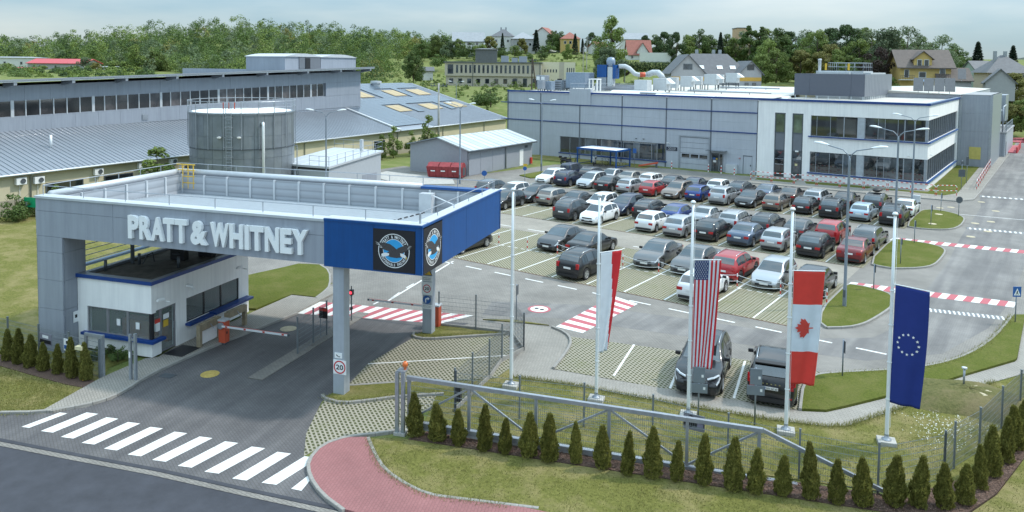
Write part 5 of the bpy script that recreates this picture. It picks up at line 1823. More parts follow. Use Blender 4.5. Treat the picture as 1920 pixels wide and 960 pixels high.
MB().bb(.004,.03,12.9,13.6,2.3,2.6).build('name_plate', M['dark_steel'], ga)
MB().bb(.02,.25,14.2,14.5,.1,.9).build('fire_extinguisher_box', M['red'], ga)

sk = empty('skip_container',(-25.2,28.0,0), R(26), 'dark red roll-off waste container beside the grey garage', 'container')
M['skip'] = mat('skip_red',(0.26,0.035,0.04),0.6,.1, var=.25, scale=3)
MB().add([(-2.0,-.9,.15),(2.0,-.9,.15),(2.0,.9,.15),(-2.0,.9,.15),(-2.2,-1.0,1.35),(2.0,-1.0,1.35),(2.0,1.0,1.35),(-2.2,1.0,1.35)],
         [(0,3,2,1),(0,1,5,4),(1,2,6,5),(2,3,7,6),(3,0,4,7),(4,5,6,7)]).build('body', M['skip'], sk)
for x in (-1.9,-1.2,-.5,.2,.9,1.6):
 for y in (-1,1):
  MB().bb(x - .05, x + .05, y * 1.0 - .04, y * 1.0 + .04,.2,1.34).build('rib', M['skip'], sk)
for k in range(3):
 MB().add([(-2.1 + k * 1.4,-1.0,1.36),(-.8 + k * 1.4,-1.0,1.36),(-.8 + k * 1.4,1.0,1.36),(-2.1 + k * 1.4,1.0,1.36),(-2.1 + k * 1.4,-.4,1.72),(-.8 + k * 1.4,-.4,1.72),(-.8 + k * 1.4,.4,1.72),(-2.1 + k * 1.4,.4,1.72)],
             [(4,5,6,7),(0,1,5,4),(1,2,6,5),(2,3,7,6),(3,0,4,7)]).build('lid', M['skip'], sk)
for x in (-1.4,-.2,1.1):
 MB().bb(x - .25, x + .25,-1.045,-1.04,.8,.92).build('label_strip', M['white'], sk)
for y in (-.5,.5):
 MB().bb(-2.0,2.0, y - .06, y + .06,.0,.15).build('runner', M['dark_steel'], sk)
MB().bb(2.0,2.06,-.5,.5,.3,1.2).build('tail_door', M['dark_steel'], sk)
sheet('concrete_pad', [(-34,27),(-23.9,27.5),(-21,24.5),(-25,20.5),(-33,23)],0.05, M['concrete'], label='pale concrete pad under the waste container')

# ================================================================ plant on the workshop and office roofs
def box_thing(name, label, cat, a, b, dep, m, group=None, extra=None, rz=0.0):
 """cabinet whose lower left and upper right corners, as seen from the yard, are a and b"""
 w = math.hypot(b[0] - a[0], b[1] - a[1]) / 1.16
 d = w * dep
 cx, cy = (a[0] + b[0]) / 2,(a[1] + b[1]) / 2
 h = b[2] - a[2]
 e = empty(name,(cx, cy, a[2]), rz, label, cat, group)
 MB().bb(-w / 2, w / 2,-d / 2, d / 2,.12, h).build('casing', m, e, bevel=.02)
 lg = MB()
 for x in (-w / 2 + .1, w / 2 - .1):
  for y in (-d / 2 + .1, d / 2 - .1):
   lg.bb(x - .06, x + .06, y - .06, y + .06,-.9,.12)
 lg.build('support_legs', M['dark_steel'], e)
 for k in range(2):
  MB().bb(-w / 2 + .08 + k * w / 2,-.06 + k * w / 2,-d / 2 - .015,-d / 2 - .001,.25, h - .15).build('access_panel', m, e)
 return e, w, d, h

M['ahu'] = mat('ahu_white',(.47,.5,.52),.5,.05, var=.06)
AHU = [((-18.64,62.12,9.5),(-16.71,63.52,11.16)),((-16.87,64.64,9.57),(-14.94,66.05,11.41)),((-17.64,71.5,9.75),(-16.34,72.46,11.51)),((-15.28,70.75,9.99),(-13.61,71.97,11.72)),((-16.1,77.58,10.2),(-14.88,78.47,11.67)),((-13.87,76.73,10.27),(-12.07,78.04,12.06)),((-14.48,83.71,10.42),(-13.58,84.36,11.93)),((-12.61,82.6,10.56),(-10.89,83.85,12.24))]
AL = ['leftmost, without hood', 'second from the left, with hood', 'half hidden behind the second', 'in the middle of the row', 'small one behind the middle unit', 'third hooded unit', 'small one behind the third hooded unit', 'rightmost of the row']
for i,(a, b) in enumerate(AHU):
 e, w, d, h = box_thing('air_handling_unit', 'white rooftop air handling unit, ' + AL[i], 'ventilation unit', a, b,.75, M['ahu'], 'white air handling units on the workshop roof')
 if i in (1,3,5,7):
  MB().add([(w / 2,-d / 2 + .1, h),(w / 2, d / 2 - .1, h),(w / 2 + .9, d / 2 - .1, h * .62),(w / 2 + .9,-d / 2 + .1, h * .62),(w / 2,-d / 2 + .1, h * .55),(w / 2, d / 2 - .1, h * .55)], [(0,3,2,1),(0,4,3),(1,2,5),(3,4,5,2)]).build('rain_hood', M['white'], e)
# cooling plant at the left
for i,(a, b, m_, lab) in enumerate((((-32.92,57.89,9.43),(-32.01,58.55,10.83), 'steel', 'grey rounded fan unit at the left roof corner'),((-32.68,59.3,9.25),(-31.37,60.26,10.74), 'cab', 'blue-grey cooling unit second from the left roof corner'),((-31.83,61.16,9.23),(-30.78,61.93,10.9), 'steel', 'open-framed cooling unit behind the left parapet'),((-31.23,62.84,9.3),(-30.17,63.61,10.99), 'steel', 'cooling unit right of the open-framed one'),
                                     ((-30.36,62.23,9.59),(-27.12,64.6,12.11), 'cab', 'wide pale blue roof tank behind the cooling units'),((-34.19,59.44,10.69),(-32.66,60.56,11.62), 'steel', 'small grey box with white labels above the left cooling units'))):
 mm = M['steel'] if m_ == 'steel' else bpy.data.materials['cabinet_blue_grey']
 e, w, d, h = box_thing('cooling_unit', lab, 'cooling unit', a, b,.8, mm, 'cooling plant on the workshop roof')
 if i == 5:
  for k in (0,1):
   MB().bb(-w / 2 + .1 + k * w * .55,-w / 2 + .1 + k * w * .55 + w * .38,-d / 2 - .03,-d / 2 - .018,.2, h - .2).build('label', M['white'], e)
 if i in (2,3):
  MB().lathe([(0,.0),(w * .32,.0),(w * .34,.2),(w * .3,.2)],(0,0, h),16).build('fan', M['black'], e)
  for k in range(4):
   MB().bb(-w / 2, w / 2,-d / 2 - .04,-d / 2 - .02,.3 + k * h * .2,.36 + k * h * .2).build('louvre', M['black'], e)
# blue filter tower with hopper and duct
bt = empty('filter_tower',(-24.74,65.09,10.83),0, 'royal blue filter unit with grey hopper and stack on the roof', 'filter unit')
MB().bb(-1.5,.1,-.8,.8,0.6,2.5).build('blue_casing', M['blue_panel'], bt, bevel=.02)
MB().bb(-1.5,.1,-.8,.8,-.8,.58).build('base_frame', M['steel'], bt)
MB().bb(.2,1.0,-.6,.5,-.8,2.2).build('grey_casing', M['ahu'], bt, bevel=.03)
MB().lathe([(.3,0),(.32,2.6),(.3,2.7)],(.85,-.3,-.6),14).build('stack', M['ahu'], bt, smooth=True)
MB().lathe([(.35,2.2),(.62,2.5),(.7,3.1),(.5,3.6),(.0,3.7)],(.45,0,0),14).build('hopper', bpy.data.materials['cabinet_blue_grey'], bt, smooth=True)
MB().bb(1.1,1.6,-.6,.6,.4,2.5).build('blue_casing', M['blue_panel'], bt, bevel=.02)
dc = empty('silver_duct',(-22.44,65.53,13.15),0, 'bent silver duct with red collar crossing the workshop roof', 'duct')
P0 = Vector((-22.44,65.53,13.15))
DP = [Vector(p) - P0 for p in ((-22.97,65.15,13.14),(-22.18,65.72,13.15),(-21.42,65.66,12.83),(-20.52,65.7,12.04),(-20.06,66.03,11.88),(-18.95,66.84,11.9),(-18.3,67.31,12.23),(-17.44,67.32,12.24),(-16.82,67.15,11.77),(-16.62,67.3,11.29))]
MB().tube(DP[:6],.34,12).build('duct', M['ahu'], dc, smooth=True)
MB().tube([DP[4].lerp(DP[5],.15), DP[4].lerp(DP[5],.75)],.37,12).build('red_collar', M['orange'], dc, smooth=True)
MB().tube(DP[5:],.45,12).build('duct', M['ahu'], dc, smooth=True)
for t in (1,4):
 MB().tube([DP[t], DP[t] + Vector((0,0,-2.6))],.05,6).build('support', M['dark_steel'], dc)
# walkway railing and stair frame behind the parapet
rg_ = empty('roof_walkway',(-24.82,58.85,9.31),0, 'grey roof walkway with handrail and white stair frame', 'walkway')
P0 = Vector((-24.82,58.85,9.31))
wa, wb_ = Vector((-27.78,59.16,9.38)) - P0, Vector((-20.94,66.62,9.91)) - P0
wb_.z = wa.z
rail_line(rg_, [tuple(wa), tuple(wb_)],1.1,1.2, M['steel'],.03, True)
bmw = MB()
n = (wb_ - wa)
bmw.quad(tuple(wa), tuple(wb_), tuple(wb_ + Vector((.5,.8,0))), tuple(wa + Vector((.5,.8,0))))
bmw.build('deck', M['steel'], rg_)
sf = Vector((-25.01,59.94,9.6)) - P0
fr = MB()
for (x, y) in ((0,0),(1.3,0),(0,1),(1.3,1)):
 fr.bb(sf.x + x - .08, sf.x + x + .08, sf.y + y - .08, sf.y + y + .08, sf.z - .2, sf.z + 1.5)
fr.bb(sf.x - .1, sf.x + 1.4, sf.y - .1, sf.y + 1.1, sf.z + 1.5, sf.z + 1.65)
fr.build('stair_frame', M['white'], rg_)
wl_ = Vector((-27.89,66.51,9.58)) - P0
MB().bb(wl_.x, wl_.x + 9.5, wl_.y, wl_.y + .3, wl_.z - .6, wl_.z + .75).build('screen_wall', M['wk_panel'], rg_)
# long white rooflights
RL = [((-13.37,58.53,9.2),8.5),((-12.05,61.97,9.23),10),((-7.9,63.75,9.24),11),((-8.34,72.1,9.74),13),((-6.67,78.27,10.0),13),((-21.16,60.28,9.46),8)]
for i,(p, L) in enumerate(RL):
 e = empty('rooflight',(p[0], p[1], p[2] - .35),0, 'long white barrel rooflight, %s' % ['front left', 'second from the left in front', 'front right', 'middle right', 'far right', 'beside the roof walkway'][i], 'rooflight', 'barrel rooflights on the workshop roof')
 prof = [(1.0 * math.cos(t),.55 * math.sin(t)) for t in np.linspace(0, PI,11)]
 MB().xprism(prof,0, L, 'x').build('barrel', M['white'], e, smooth=False)
 MB().bb(-.1, L + .1,-1.15,1.15,-.5,0).build('upstand', M['cream'], e)
for i,(p, L) in enumerate((((-16.19,58.95,9.4),10),((-11.94,65.76,9.69),12),((-10.42,74.3,10.13),9))):
 e = empty('roof_pipe_run', p,0, 'grey pipe run on short stands, %s' % ['left', 'middle', 'right'][i], 'pipe')
 MB().tube([(0,0,0),(L,0,0)],.12,8).build('pipe', M['steel'], e, smooth=True)
 for k in range(3):
  MB().tube([(1 + k * L / 3,0,0),(1 + k * L / 3,0,-1.0)],.05,6).build('stand', M['dark_steel'], e)
# screen box on the office roof
sb = empty('roof_screen',(3.0,66.0,9.1),0, 'dark louvred plant screen on slim posts on the office roof', 'plant screen')
M['screen_dark'] = mat('screen_dark',(.1,.11,.14),.5,.2, var=.05)
M['screen_side'] = ribbed_mat('screen_slats',(.21,.23,.265),.3,1,.5,.2,.05)
for (a, b) in ((0,1.95),(1.95,7.1),(7.1,8.7)):
 MB().bb(a + .01, b - .01,0,.12,.45,3.3).build('front_panel', M['screen_dark'], sb)
for k in range(6):
 MB().bb(8.6,8.72,.13 + k * 3.0,3.12 + k * 3.0,.45,3.3).build('side_panel', M['screen_side'], sb)
MB().bb(0,.12,.13,18,.45,3.3).build('side_panel', M['screen_dark'], sb)
for k in range(7):
 MB().bb(.1 + k * 1.4,.2 + k * 1.4,.02,.1,0,.44).build('post', M['coping'], sb)
for k in range(16):
 MB().bb(8.62,8.7,.3 + k * 1.15,.4 + k * 1.15,0,.44).build('post', M['coping'], sb)
rp_ = empty('roof_machine_house',(4.2,68,9.1),0, 'pale machine housings with railing and chimney inside the roof screen', 'plant')
MB().bb(.5,6.5,2,8,0,3.7).build('housing', M['coping'], rp_)
MB().bb(.8,5.0,.8,2,0,3.5).build('housing', M['ahu'], rp_)
MB().bb(6.6,7.4,2,12,0,3.5).build('housing', M['ahu'], rp_)
rail_line(rp_, [(2.0,2.2,3.7),(6.4,2.2,3.7),(6.4,7.8,3.7),(2.0,7.8,3.7),(2.0,2.2,3.7)],.55,1.1, M['steel'],.03)
rail_line(rp_, [(2.0,2.2,3.7),(6.4,2.2,3.7),(6.4,7.8,3.7),(2.0,7.8,3.7),(2.0,2.2,3.7)],1.1,1.1, M['steel'],.03)
MB().lathe([(.2,3.5),(.2,5.1),(.26,5.15),(.26,5.3),(0,5.35)],(.7,3,0),12).build('chimney', M['coping'], rp_, smooth=True)
for x in (1.6,4.5):
 MB().bb(x, x + .25,2.1,2.18,3.8,4.7).build('yellow_gate', M['yellow'], rp_)
# tilted solar collectors
M['collector'] = mat('collector_glass',(.1,.1,.105),.2,.3)
for i,(p, n) in enumerate((((15.59,77.16,10.07),4),((17.59,108.33,11.45),1))):
 e = empty('solar_collector', p, R(8), ['rack of four tilted solar collectors on the office roof', 'single small tilted collector on the far hall roof'][i], 'solar panel')
 for k in range(n):
  a, b = k * 1.25, k * 1.25 + 1.2
  MB().add([(a,0,.2),(b,0,.2),(b,1.6,1.9),(a,1.6,1.9),(a,.04,.12),(b,.04,.12),(b,1.66,1.83),(a,1.66,1.83)], [(0,1,2,3),(4,7,6,5),(0,4,5,1),(1,5,6,2),(2,6,7,3),(3,7,4,0)]).build('collector', M['collector'], e)
  MB().tube([(k * 1.25 + .6,1.6,1.8),(k * 1.25 + .6,1.6,-.2)],.04,6).build('strut', M['steel'], e)
# roof of the big hall behind the office
bh = empty('rear_hall',(22.5,82,0),0, 'wide low hall with pale sloping roof behind the office', 'building')
MB().bb(-20,-1.8,-.5,48,0,9.72).build('wall', M['wk_panel'], bh)
MB().add([(-20,-.6,9.74),(-1.7,-.6,9.74),(-1.7,48,9.74),(-20,48,9.74),(-11,-.6,10.1),(-11,48,10.1)], [(0,4,5,3),(4,1,2,5),(0,1,4)]).build('roof', M['roof_white'], bh)

# ================================================================ cars
def pw(x, P):
 """smooth interpolation through (x, y) points"""
 xs = [p[0] for p in P]
 ys = [p[1] for p in P]
 if x <= xs[0]:
  return ys[0]
 if x >= xs[-1]:
  return ys[-1]
 for i in range(len(xs) - 1):
  if xs[i] <= x <= xs[i + 1]:
   t = (x - xs[i]) / (xs[i + 1] - xs[i])
   h = xs[i + 1] - xs[i]

   def slope(k):
    if k == 0 or k == len(xs) - 1:
     return 0.0
    a = (ys[k] - ys[k - 1]) / (xs[k] - xs[k - 1])
    b = (ys[k + 1] - ys[k]) / (xs[k + 1] - xs[k])
    return 0.0 if a * b <= 0 else 2 * a * b / (a + b)
   m0, m1 = slope(i) * h, slope(i + 1) * h
   t2, t3 = t * t, t * t * t
   return (2 * t3 - 3 * t2 + 1) * ys[i] + (t3 - 2 * t2 + t) * m0 + (-2 * t3 + 3 * t2) * ys[i + 1] + (t3 - t2) * m1

# body styles: length, half width, belt line, roof line, glass limits; x runs from the tail (0) to the nose (L)
STY = {
 'hatch': dict(L=4.1, w=.87, belt=[(0,.62),(.06,.84),(.3,.96),(1.4,.95),(2.9,.93),(3.3,.9),(3.85,.78),(4.1,.56)],
                  top=[(0,.64),(.06,.9),(.22,1.08),(.5,1.37),(.9,1.47),(1.7,1.5),(2.25,1.45),(2.5,1.36),(3.15,.97),(3.4,.93),(3.85,.8),(4.1,.57)],
                  rg=(.2,.52), ws=(2.38,3.1), sw=[(.5,1.28),(1.36,2.62)], wh=(.72,3.28)),
 'sedan': dict(L=4.5, w=.88, belt=[(0,.62),(.06,.86),(.4,.97),(1.4,.95),(3.1,.93),(3.5,.9),(4.2,.77),(4.5,.55)],
                  top=[(0,.64),(.06,.9),(.2,1.0),(.65,1.04),(.95,1.18),(1.35,1.39),(1.9,1.46),(2.4,1.43),(2.65,1.35),(3.35,.96),(3.6,.92),(4.2,.79),(4.5,.56)],
                  rg=(.78,1.36), ws=(2.52,3.28), sw=[(1.02,1.78),(1.86,2.78)], wh=(.9,3.6)),
 'estate': dict(L=4.6, w=.89, belt=[(0,.62),(.06,.86),(.3,.98),(1.4,.96),(3.1,.93),(3.5,.9),(4.25,.78),(4.6,.55)],
                   top=[(0,.64),(.06,.92),(.18,1.12),(.42,1.39),(.8,1.48),(1.9,1.51),(2.5,1.46),(2.75,1.37),(3.42,.97),(3.7,.93),(4.3,.8),(4.6,.56)],
                   rg=(.17,.44), ws=(2.62,3.36), sw=[(.42,1.0),(1.06,1.86),(1.94,2.86)], wh=(.88,3.68), rails=True),
 'suv': dict(L=4.4, w=.93, belt=[(0,.7),(.06,.95),(.3,1.08),(1.4,1.06),(3.0,1.04),(3.4,1.02),(4.1,.9),(4.4,.62)],
    top=[(0,.72),(.06,.98),(.2,1.2),(.45,1.5),(.9,1.61),(1.8,1.64),(2.35,1.58),(2.6,1.48),(3.22,1.09),(3.5,1.05),(4.1,.92),(4.4,.64)],
    rg=(.18,.46), ws=(2.48,3.17), sw=[(.44,.95),(1.0,1.72),(1.8,2.7)], wh=(.8,3.5), rw=.355, rails=True),
 'mpv': dict(L=4.35, w=.9, belt=[(0,.62),(.05,.9),(.25,1.02),(1.4,1.0),(2.9,.97),(3.4,.93),(4.1,.8),(4.35,.56)],
    top=[(0,.64),(.05,.95),(.14,1.15),(.32,1.48),(.7,1.58),(1.7,1.62),(2.3,1.55),(2.6,1.43),(3.5,.99),(3.7,.94),(4.1,.82),(4.35,.57)],
    rg=(.13,.34), ws=(2.45,3.42), sw=[(.36,.98),(1.04,1.84),(1.92,2.95)], wh=(.78,3.5)),
 'coupe': dict(L=4.3, w=.89, belt=[(0,.62),(.06,.86),(.4,.95),(1.4,.92),(3.0,.9),(3.4,.87),(4.0,.75),(4.3,.54)],
                  top=[(0,.64),(.06,.92),(.25,1.02),(.6,1.17),(1.1,1.34),(1.7,1.41),(2.3,1.38),(2.55,1.3),(3.2,.93),(3.5,.89),(4.0,.77),(4.3,.55)],
                  rg=(.28,1.02), ws=(2.42,3.14), sw=[(.85,1.48),(1.56,2.66)], wh=(.82,3.42)),
 'van': dict(L=4.2, w=.88, belt=[(0,.7),(.04,.95),(.2,1.08),(1.4,1.08),(2.9,1.05),(3.3,1.0),(3.95,.86),(4.2,.6)],
    top=[(0,.72),(.04,1.05),(.08,1.3),(.16,1.68),(.5,1.79),(1.6,1.82),(2.2,1.76),(2.5,1.62),(3.15,1.1),(3.4,1.02),(3.95,.88),(4.2,.62)],
    rg=(.075,.17), ws=(2.36,3.08), sw=[(.24,.92),(1.0,1.75),(1.83,2.72)], wh=(.75,3.38)),
}
CAR_PAINT = {}

def car_paint(name, col, metal=0.35):
 if name not in CAR_PAINT:
  m, n, l, b = new_mat('car_paint_' + name)
  b.inputs['Base Color'].default_value = (*col,1)
  b.inputs['Metallic'].default_value = metal
  b.inputs['Roughness'].default_value = 0.38
  b.inputs['Coat Weight'].default_value = 0.8
  b.inputs['Coat Roughness'].default_value = 0.06
  tc = n.new('ShaderNodeTexCoord')
  nz = n.new('ShaderNodeTexNoise')
  nz.inputs['Scale'].default_value = 1.7
  nz.inputs['Detail'].default_value = 5
  l.new(tc.outputs['Object'], nz.inputs['Vector'])
  mr = n.new('ShaderNodeMapRange')
  mr.inputs['To Min'].default_value = 0.3
  mr.inputs['To Max'].default_value = 0.5
  l.new(nz.outputs['Fac'], mr.inputs['Value'])
  l.new(mr.outputs['Result'], b.inputs['Roughness'])
  CAR_PAINT[name] = m
 return CAR_PAINT[name]

M['car_glass'] = glass_mat('car_glass',(0.018,0.022,0.026),0.03)
M['tyre'] = mat('tyre_rubber',(0.02,0.02,0.021),0.85, var=0.2)
M['rim'] = mat('alloy_rim',(0.5,0.51,0.53),0.3,0.8, var=0.1)
M['rim_dark'] = mat('dark_alloy_rim',(0.08,0.08,0.085),0.35,0.6, var=0.1)
M['headlamp'] = mat('headlamp_glass',(0.62,0.66,0.7),0.08,0.3, var=0.2, scale=14)
M['taillamp'] = mat('tail_lamp_red',(0.38,0.012,0.015),0.15, var=0.25, scale=12)
M['plate'] = mat('number_plate',(0.72,0.73,0.72),0.5, var=0.04)
M['trim'] = mat('black_trim',(0.018,0.018,0.02),0.55, var=0.2)
M['chrome'] = mat('chrome',(0.6,0.61,0.63),0.15,1.0, var=0.05)

def ring_at(S, x, wheels, rw):
 L, w = S['L'], S['w']
 zs = pw(x, S['belt'])
 zt = max(pw(x, S['top']), zs + .012)
 zb = .19
 for wx in wheels:
  d = abs(x - wx)
  ra = rw + .055
  if d < ra:
   zb = max(zb, math.sqrt(ra * ra - d * d) + rw * .98)
 end = min(x, L - x)
 ww = w * (1 - .13 * (1 - min(1, end / .55)) ** 2 - (.035 if L - x < .15 else 0))
 zs2 = max(zs, zb + .06)
 gh = max(0.0,(zt - zs) / .5)
 wr = ww * (.90 - .17 * min(1.1, gh))
 p = [(0, zb),(.84 * ww, zb),(.955 * ww, zb + .06 * (zs2 - zb)),(.995 * ww, zb + .38 * (zs2 - zb)),(1.0 * ww, zb + .62 * (zs2 - zb)),(.985 * ww, zb + .86 * (zs2 - zb)),(.945 * ww, zs2)]
 bx, bz = p[-1]
 ex, ez = wr, zt - .045 * min(1, gh * 2 + .15)
 for t in (.07,.5,.93):
  p.append((bx + (ex - bx) * t + .02 * gh * math.sin(t * PI), bz + (ez - bz) * t))
 p += [(ex, ez),(wr * .9, zt - .012),(wr * .5, zt - .002),(0, zt)]
 return p

def car_grid(S):
 rw = S.get('rw',.32)
 L = S['L']
 xs = set(np.round(np.linspace(0, L,30),3))
 for wx in S['wh']:
  ra = rw + .055
  for a in np.linspace(-1,1,13):
   xs.add(round(wx + ra * math.sin(a * PI / 2) * .9995,3))
  xs.add(round(wx - ra - .004,3))
  xs.add(round(wx + ra + .004,3))
 for k in list(S['rg']) + list(S['ws']) + [q for s in S['sw'] for q in s]:
  xs.add(round(k,3))
 xs |= {.03,.06,.12, L - .03, L - .08}
 xs = sorted(xs)
 keep = [xs[0]]
 for x in xs[1:]:
  if x - keep[-1] > .003:
   keep.append(x)
 return keep, [ring_at(S, x, S['wh'], rw) for x in keep]

def patch(xs, rg, x0, x1, r0, r1, off=.006, side=0):
 """copy of the body skin between stations x0..x1 and ring rows r0..r1, lifted a little; side 0 = across the top"""
 ids = [i for i, x in enumerate(xs) if x0 - 1e-3 <= x <= x1 + 1e-3]
 bm = MB()
 rows = []
 nring = len(rg[0])
 for i in ids:
  if side == 0:
   seq = [(y, z) for (y, z) in rg[i][r0:nring]] + [(-y, z) for (y, z) in reversed(rg[i][r0:nring - 1])]
  else:
   seq = [(side * y, z) for (y, z) in rg[i][r0:r1 + 1]]
  rows.append([Vector((xs[i], y, z)) for (y, z) in seq])
 n = len(rows[0])
 G_ = [[None] * n for _ in rows]
 for a in range(len(rows)):
  for b in range(n):
   t1 = rows[min(a + 1, len(rows) - 1)][b] - rows[max(a - 1,0)][b]
   t2 = rows[a][min(b + 1, n - 1)] - rows[a][max(b - 1,0)]
   nn = t1.cross(t2)
   if nn.length < 1e-9:
    nn = Vector((0,0,1))
   nn.normalize()
   if nn.z < -.2 or (abs(nn.z) <= .2 and nn.y * (rows[a][b].y or 1) < 0):
    nn = -nn
   G_[a][b] = rows[a][b] + nn * off
 V = [p for row in G_ for p in row]
 F = []
 for a in range(len(rows) - 1):
  for b in range(n - 1):
   F.append((a * n + b, a * n + b + 1,(a + 1) * n + b + 1,(a + 1) * n + b))
 bm.add(V, F)
 return bm

WHEEL = {}

def wheel_meshes(rw, dark):
 k = (rw, dark)
 if k in WHEEL:
  return WHEEL[k]
 t = MB().lathe([(rw * .6,-.1),(rw * .93,-.1),(rw,-.07),(rw,.07),(rw * .93,.1),(rw * .66,.1),(rw * .64,.03),(0,.03)], n=22)
 tm = t.mesh('tyre', True)
 tm.materials.append(M['tyre'])
 r_ = MB()
 n = 5
 for i in range(n):
  a = 2 * PI * i / n
  ca, sa = math.cos(a), math.sin(a)
  for s in (-1,1):
   pts = [(.05, s * .01),(rw * .63, s * .075),(rw * .63, s * .02),(.05, s * .045)]
  pts = [(.03,-.045),(rw * .64,-.062),(rw * .64,.062),(.03,.045)]
  V = [(p[0] * ca - p[1] * sa, p[0] * sa + p[1] * ca, z) for z in (.06,.095) for p in pts]
  r_.add(V, [(4,5,6,7),(0,1,5,4),(1,2,6,5),(2,3,7,6)])
 r_.lathe([(rw * .58,.06),(rw * .6,.102),(rw * .67,.102),(rw * .68,.09)], n=22)
 r_.lathe([(.06,.06),(.05,.1),(0,.1)], n=10)
 rm = r_.mesh('rim')
 rm.materials.append(M['rim_dark'] if dark else M['rim'])
 WHEEL[k] = (tm, rm)
 return WHEEL[k]

def make_car(style, dark_rim=False):
 """a complete car; origin on the ground at its middle, nose towards +X"""
 S = STY[style]
 L, w = S['L'], S['w']
 rw = S.get('rw',.32)
 root = empty('car')
 off = Vector((-L / 2,0,0))
 xs, rg = car_grid(S)
 bm = MB()
 n = len(rg[0])
 V, F = [], []
 for x, p in zip(xs, rg):
  V += [(x, y, z) for (y, z) in p] + [(x,-y, z) for (y, z) in reversed(p[1:-1])]
 m = 2 * n - 2
 mi = []
 for i in range(len(xs) - 1):
  for j in range(m):
   F.append((i * m + j,(i + 1) * m + j,(i + 1) * m + (j + 1) % m, i * m + (j + 1) % m))
   jj = j if j < n else m - 1 - j
   mi.append(1 if jj == 0 or (j == m - 1) or jj == 1 else 0)
 F.append(tuple(range(m)))
 mi.append(0)
 F.append(tuple(range((len(xs) - 1) * m + m - 1,(len(xs) - 1) * m - 1,-1)))
 mi.append(0)
 bm.v, bm.f, bm.m = V, F, mi

 def part(b, name, mm, smooth=True, parent=root, shift=True):
  if shift:
   b.v = [(p[0] - L / 2, p[1], p[2]) for p in b.v]
  return b.build(name, mm, parent, smooth)
 body = part(bm, 'body', [car_paint('base',(.3,.3,.3)), M['trim']])
 body.material_slots[0].link = 'OBJECT'
 part(patch(xs, rg, S['ws'][0], S['ws'][1],11,13), 'windscreen', M['car_glass'])
 part(patch(xs, rg, S['rg'][0], S['rg'][1],11,13), 'rear_window', M['car_glass'])
 for (a, b) in S['sw']:
  for s in (-1,1):
   part(patch(xs, rg, a, b,7,9,.007, s), 'side_window', M['car_glass'])
 hb = pw(L - .12, S['belt'])
 for s in (-1,1):
  part(patch(xs, rg, L - .42, L - .03,5,6,.008, s), 'headlight', M['headlamp'])
  t = MB()
  zb_ = pw(.06, S['belt'])
  if style in ('estate', 'mpv', 'suv', 'van'):
   t.box((.055, s * w * .76, zb_ - .03),(.12, w * .2,.3))
  else:
   t.box((.05, s * w * .7, zb_ - .1),(.13, w * .36,.16))
  part(t, 'tail_light', M['taillamp'], False)
  mr = MB()
  mr.box((S['ws'][1] - .32, s * (w + .06), pw(S['ws'][1], S['belt']) + .09),(.11,.2,.13))
  part(mr, 'mirror', M['trim'], False)
 zpl = .74 if style in ('hatch', 'sedan', 'coupe') else .8
 part(MB().box((-.012,0, zpl - .04),(.02,.5,.11)), 'number_plate', M['plate'], False)
 part(MB().box((L + .012,0,.42),(.02,.5,.11)), 'number_plate', M['plate'], False)
 gr = MB()
 gr.box((L - .004,0,.56),(.03, w * 1.05,.1))
 gr.box((L + .0,0,.34),(.03, w * 1.2,.14))
 part(gr, 'grille', M['trim'], False)
 part(MB().box((.012,0,.31),(.05, w * 1.55,.16)), 'rear_valance', M['trim'], False)
 gap = MB()
 for x in [a - .04 for (a, b) in S['sw'][-1:]] + [S['sw'][-1][1] - .02, S['sw'][-2][0] + .12]:
  for s in (-1,1):
   q = patch([x - .007, x + .007], [ring_at(S, x - .007, S['wh'], rw), ring_at(S, x + .007, S['wh'], rw)], x - .01, x + .01,2,6,.004, s)
   gap.add(q.v, q.f)
 for s in (-1,1):
  for (a, b) in S['sw'][-2:]:
   gap.box((a + .14, s * (w + .004), pw(a, S['belt']) - .09),(.16,.03,.035))
 part(gap, 'door_gaps', M['trim'], False)['kind'] = 'stuff'
 if style == 'suv':
  for s in (-1,1):
   part(patch(xs, rg, S['wh'][0] + rw + .06, S['wh'][1] - rw - .06,2,3,.012, s), 'sill_cladding', M['trim'])
 if S.get('rails'):
  for s in (-1,1):
   zr = lambda x: pw(x, S['top'])
   y = s * w * .64
   part(MB().tube([(.75, y, zr(.75) - .03),(.85, y, zr(.85) + .03),(1.6, y, zr(1.6) + .04),(2.25, y, zr(2.25) + .03),(2.4, y, zr(2.4) - .03)],.02,6), 'roof_rail', M['chrome'])
 tm, rm = wheel_meshes(rw, dark_rim)
 for wx in S['wh']:
  for s in (-1,1):
   wo = piece('wheel', tm, None, root,(wx - L / 2, s * (w - .1), rw))
   wo.rotation_euler = (R(-90) * s,0,0)
   piece('rim', rm, None, wo)
 return root

PROTO = {}
PAINTS = {
 'white': ((.72,.74,.75),0.0), 'black': ((.012,.013,.016),.3), 'dark grey': ((.055,.058,.064),.5), 'grey': ((.13,.135,.14),.55),
 'silver': ((.42,.44,.46),.6), 'navy': ((.014,.022,.055),.4), 'blue': ((.012,.045,.2),.45), 'red': ((.36,.018,.022),.2), 'dark red': ((.17,.014,.018),.35),
 'bronze': ((.2,.16,.13),.55), 'beige grey': ((.3,.285,.26),.55), 'slate blue': ((.085,.12,.18),.55), 'pale blue': ((.4,.5,.58),.5), 'brown': ((.085,.065,.055),.5),
}

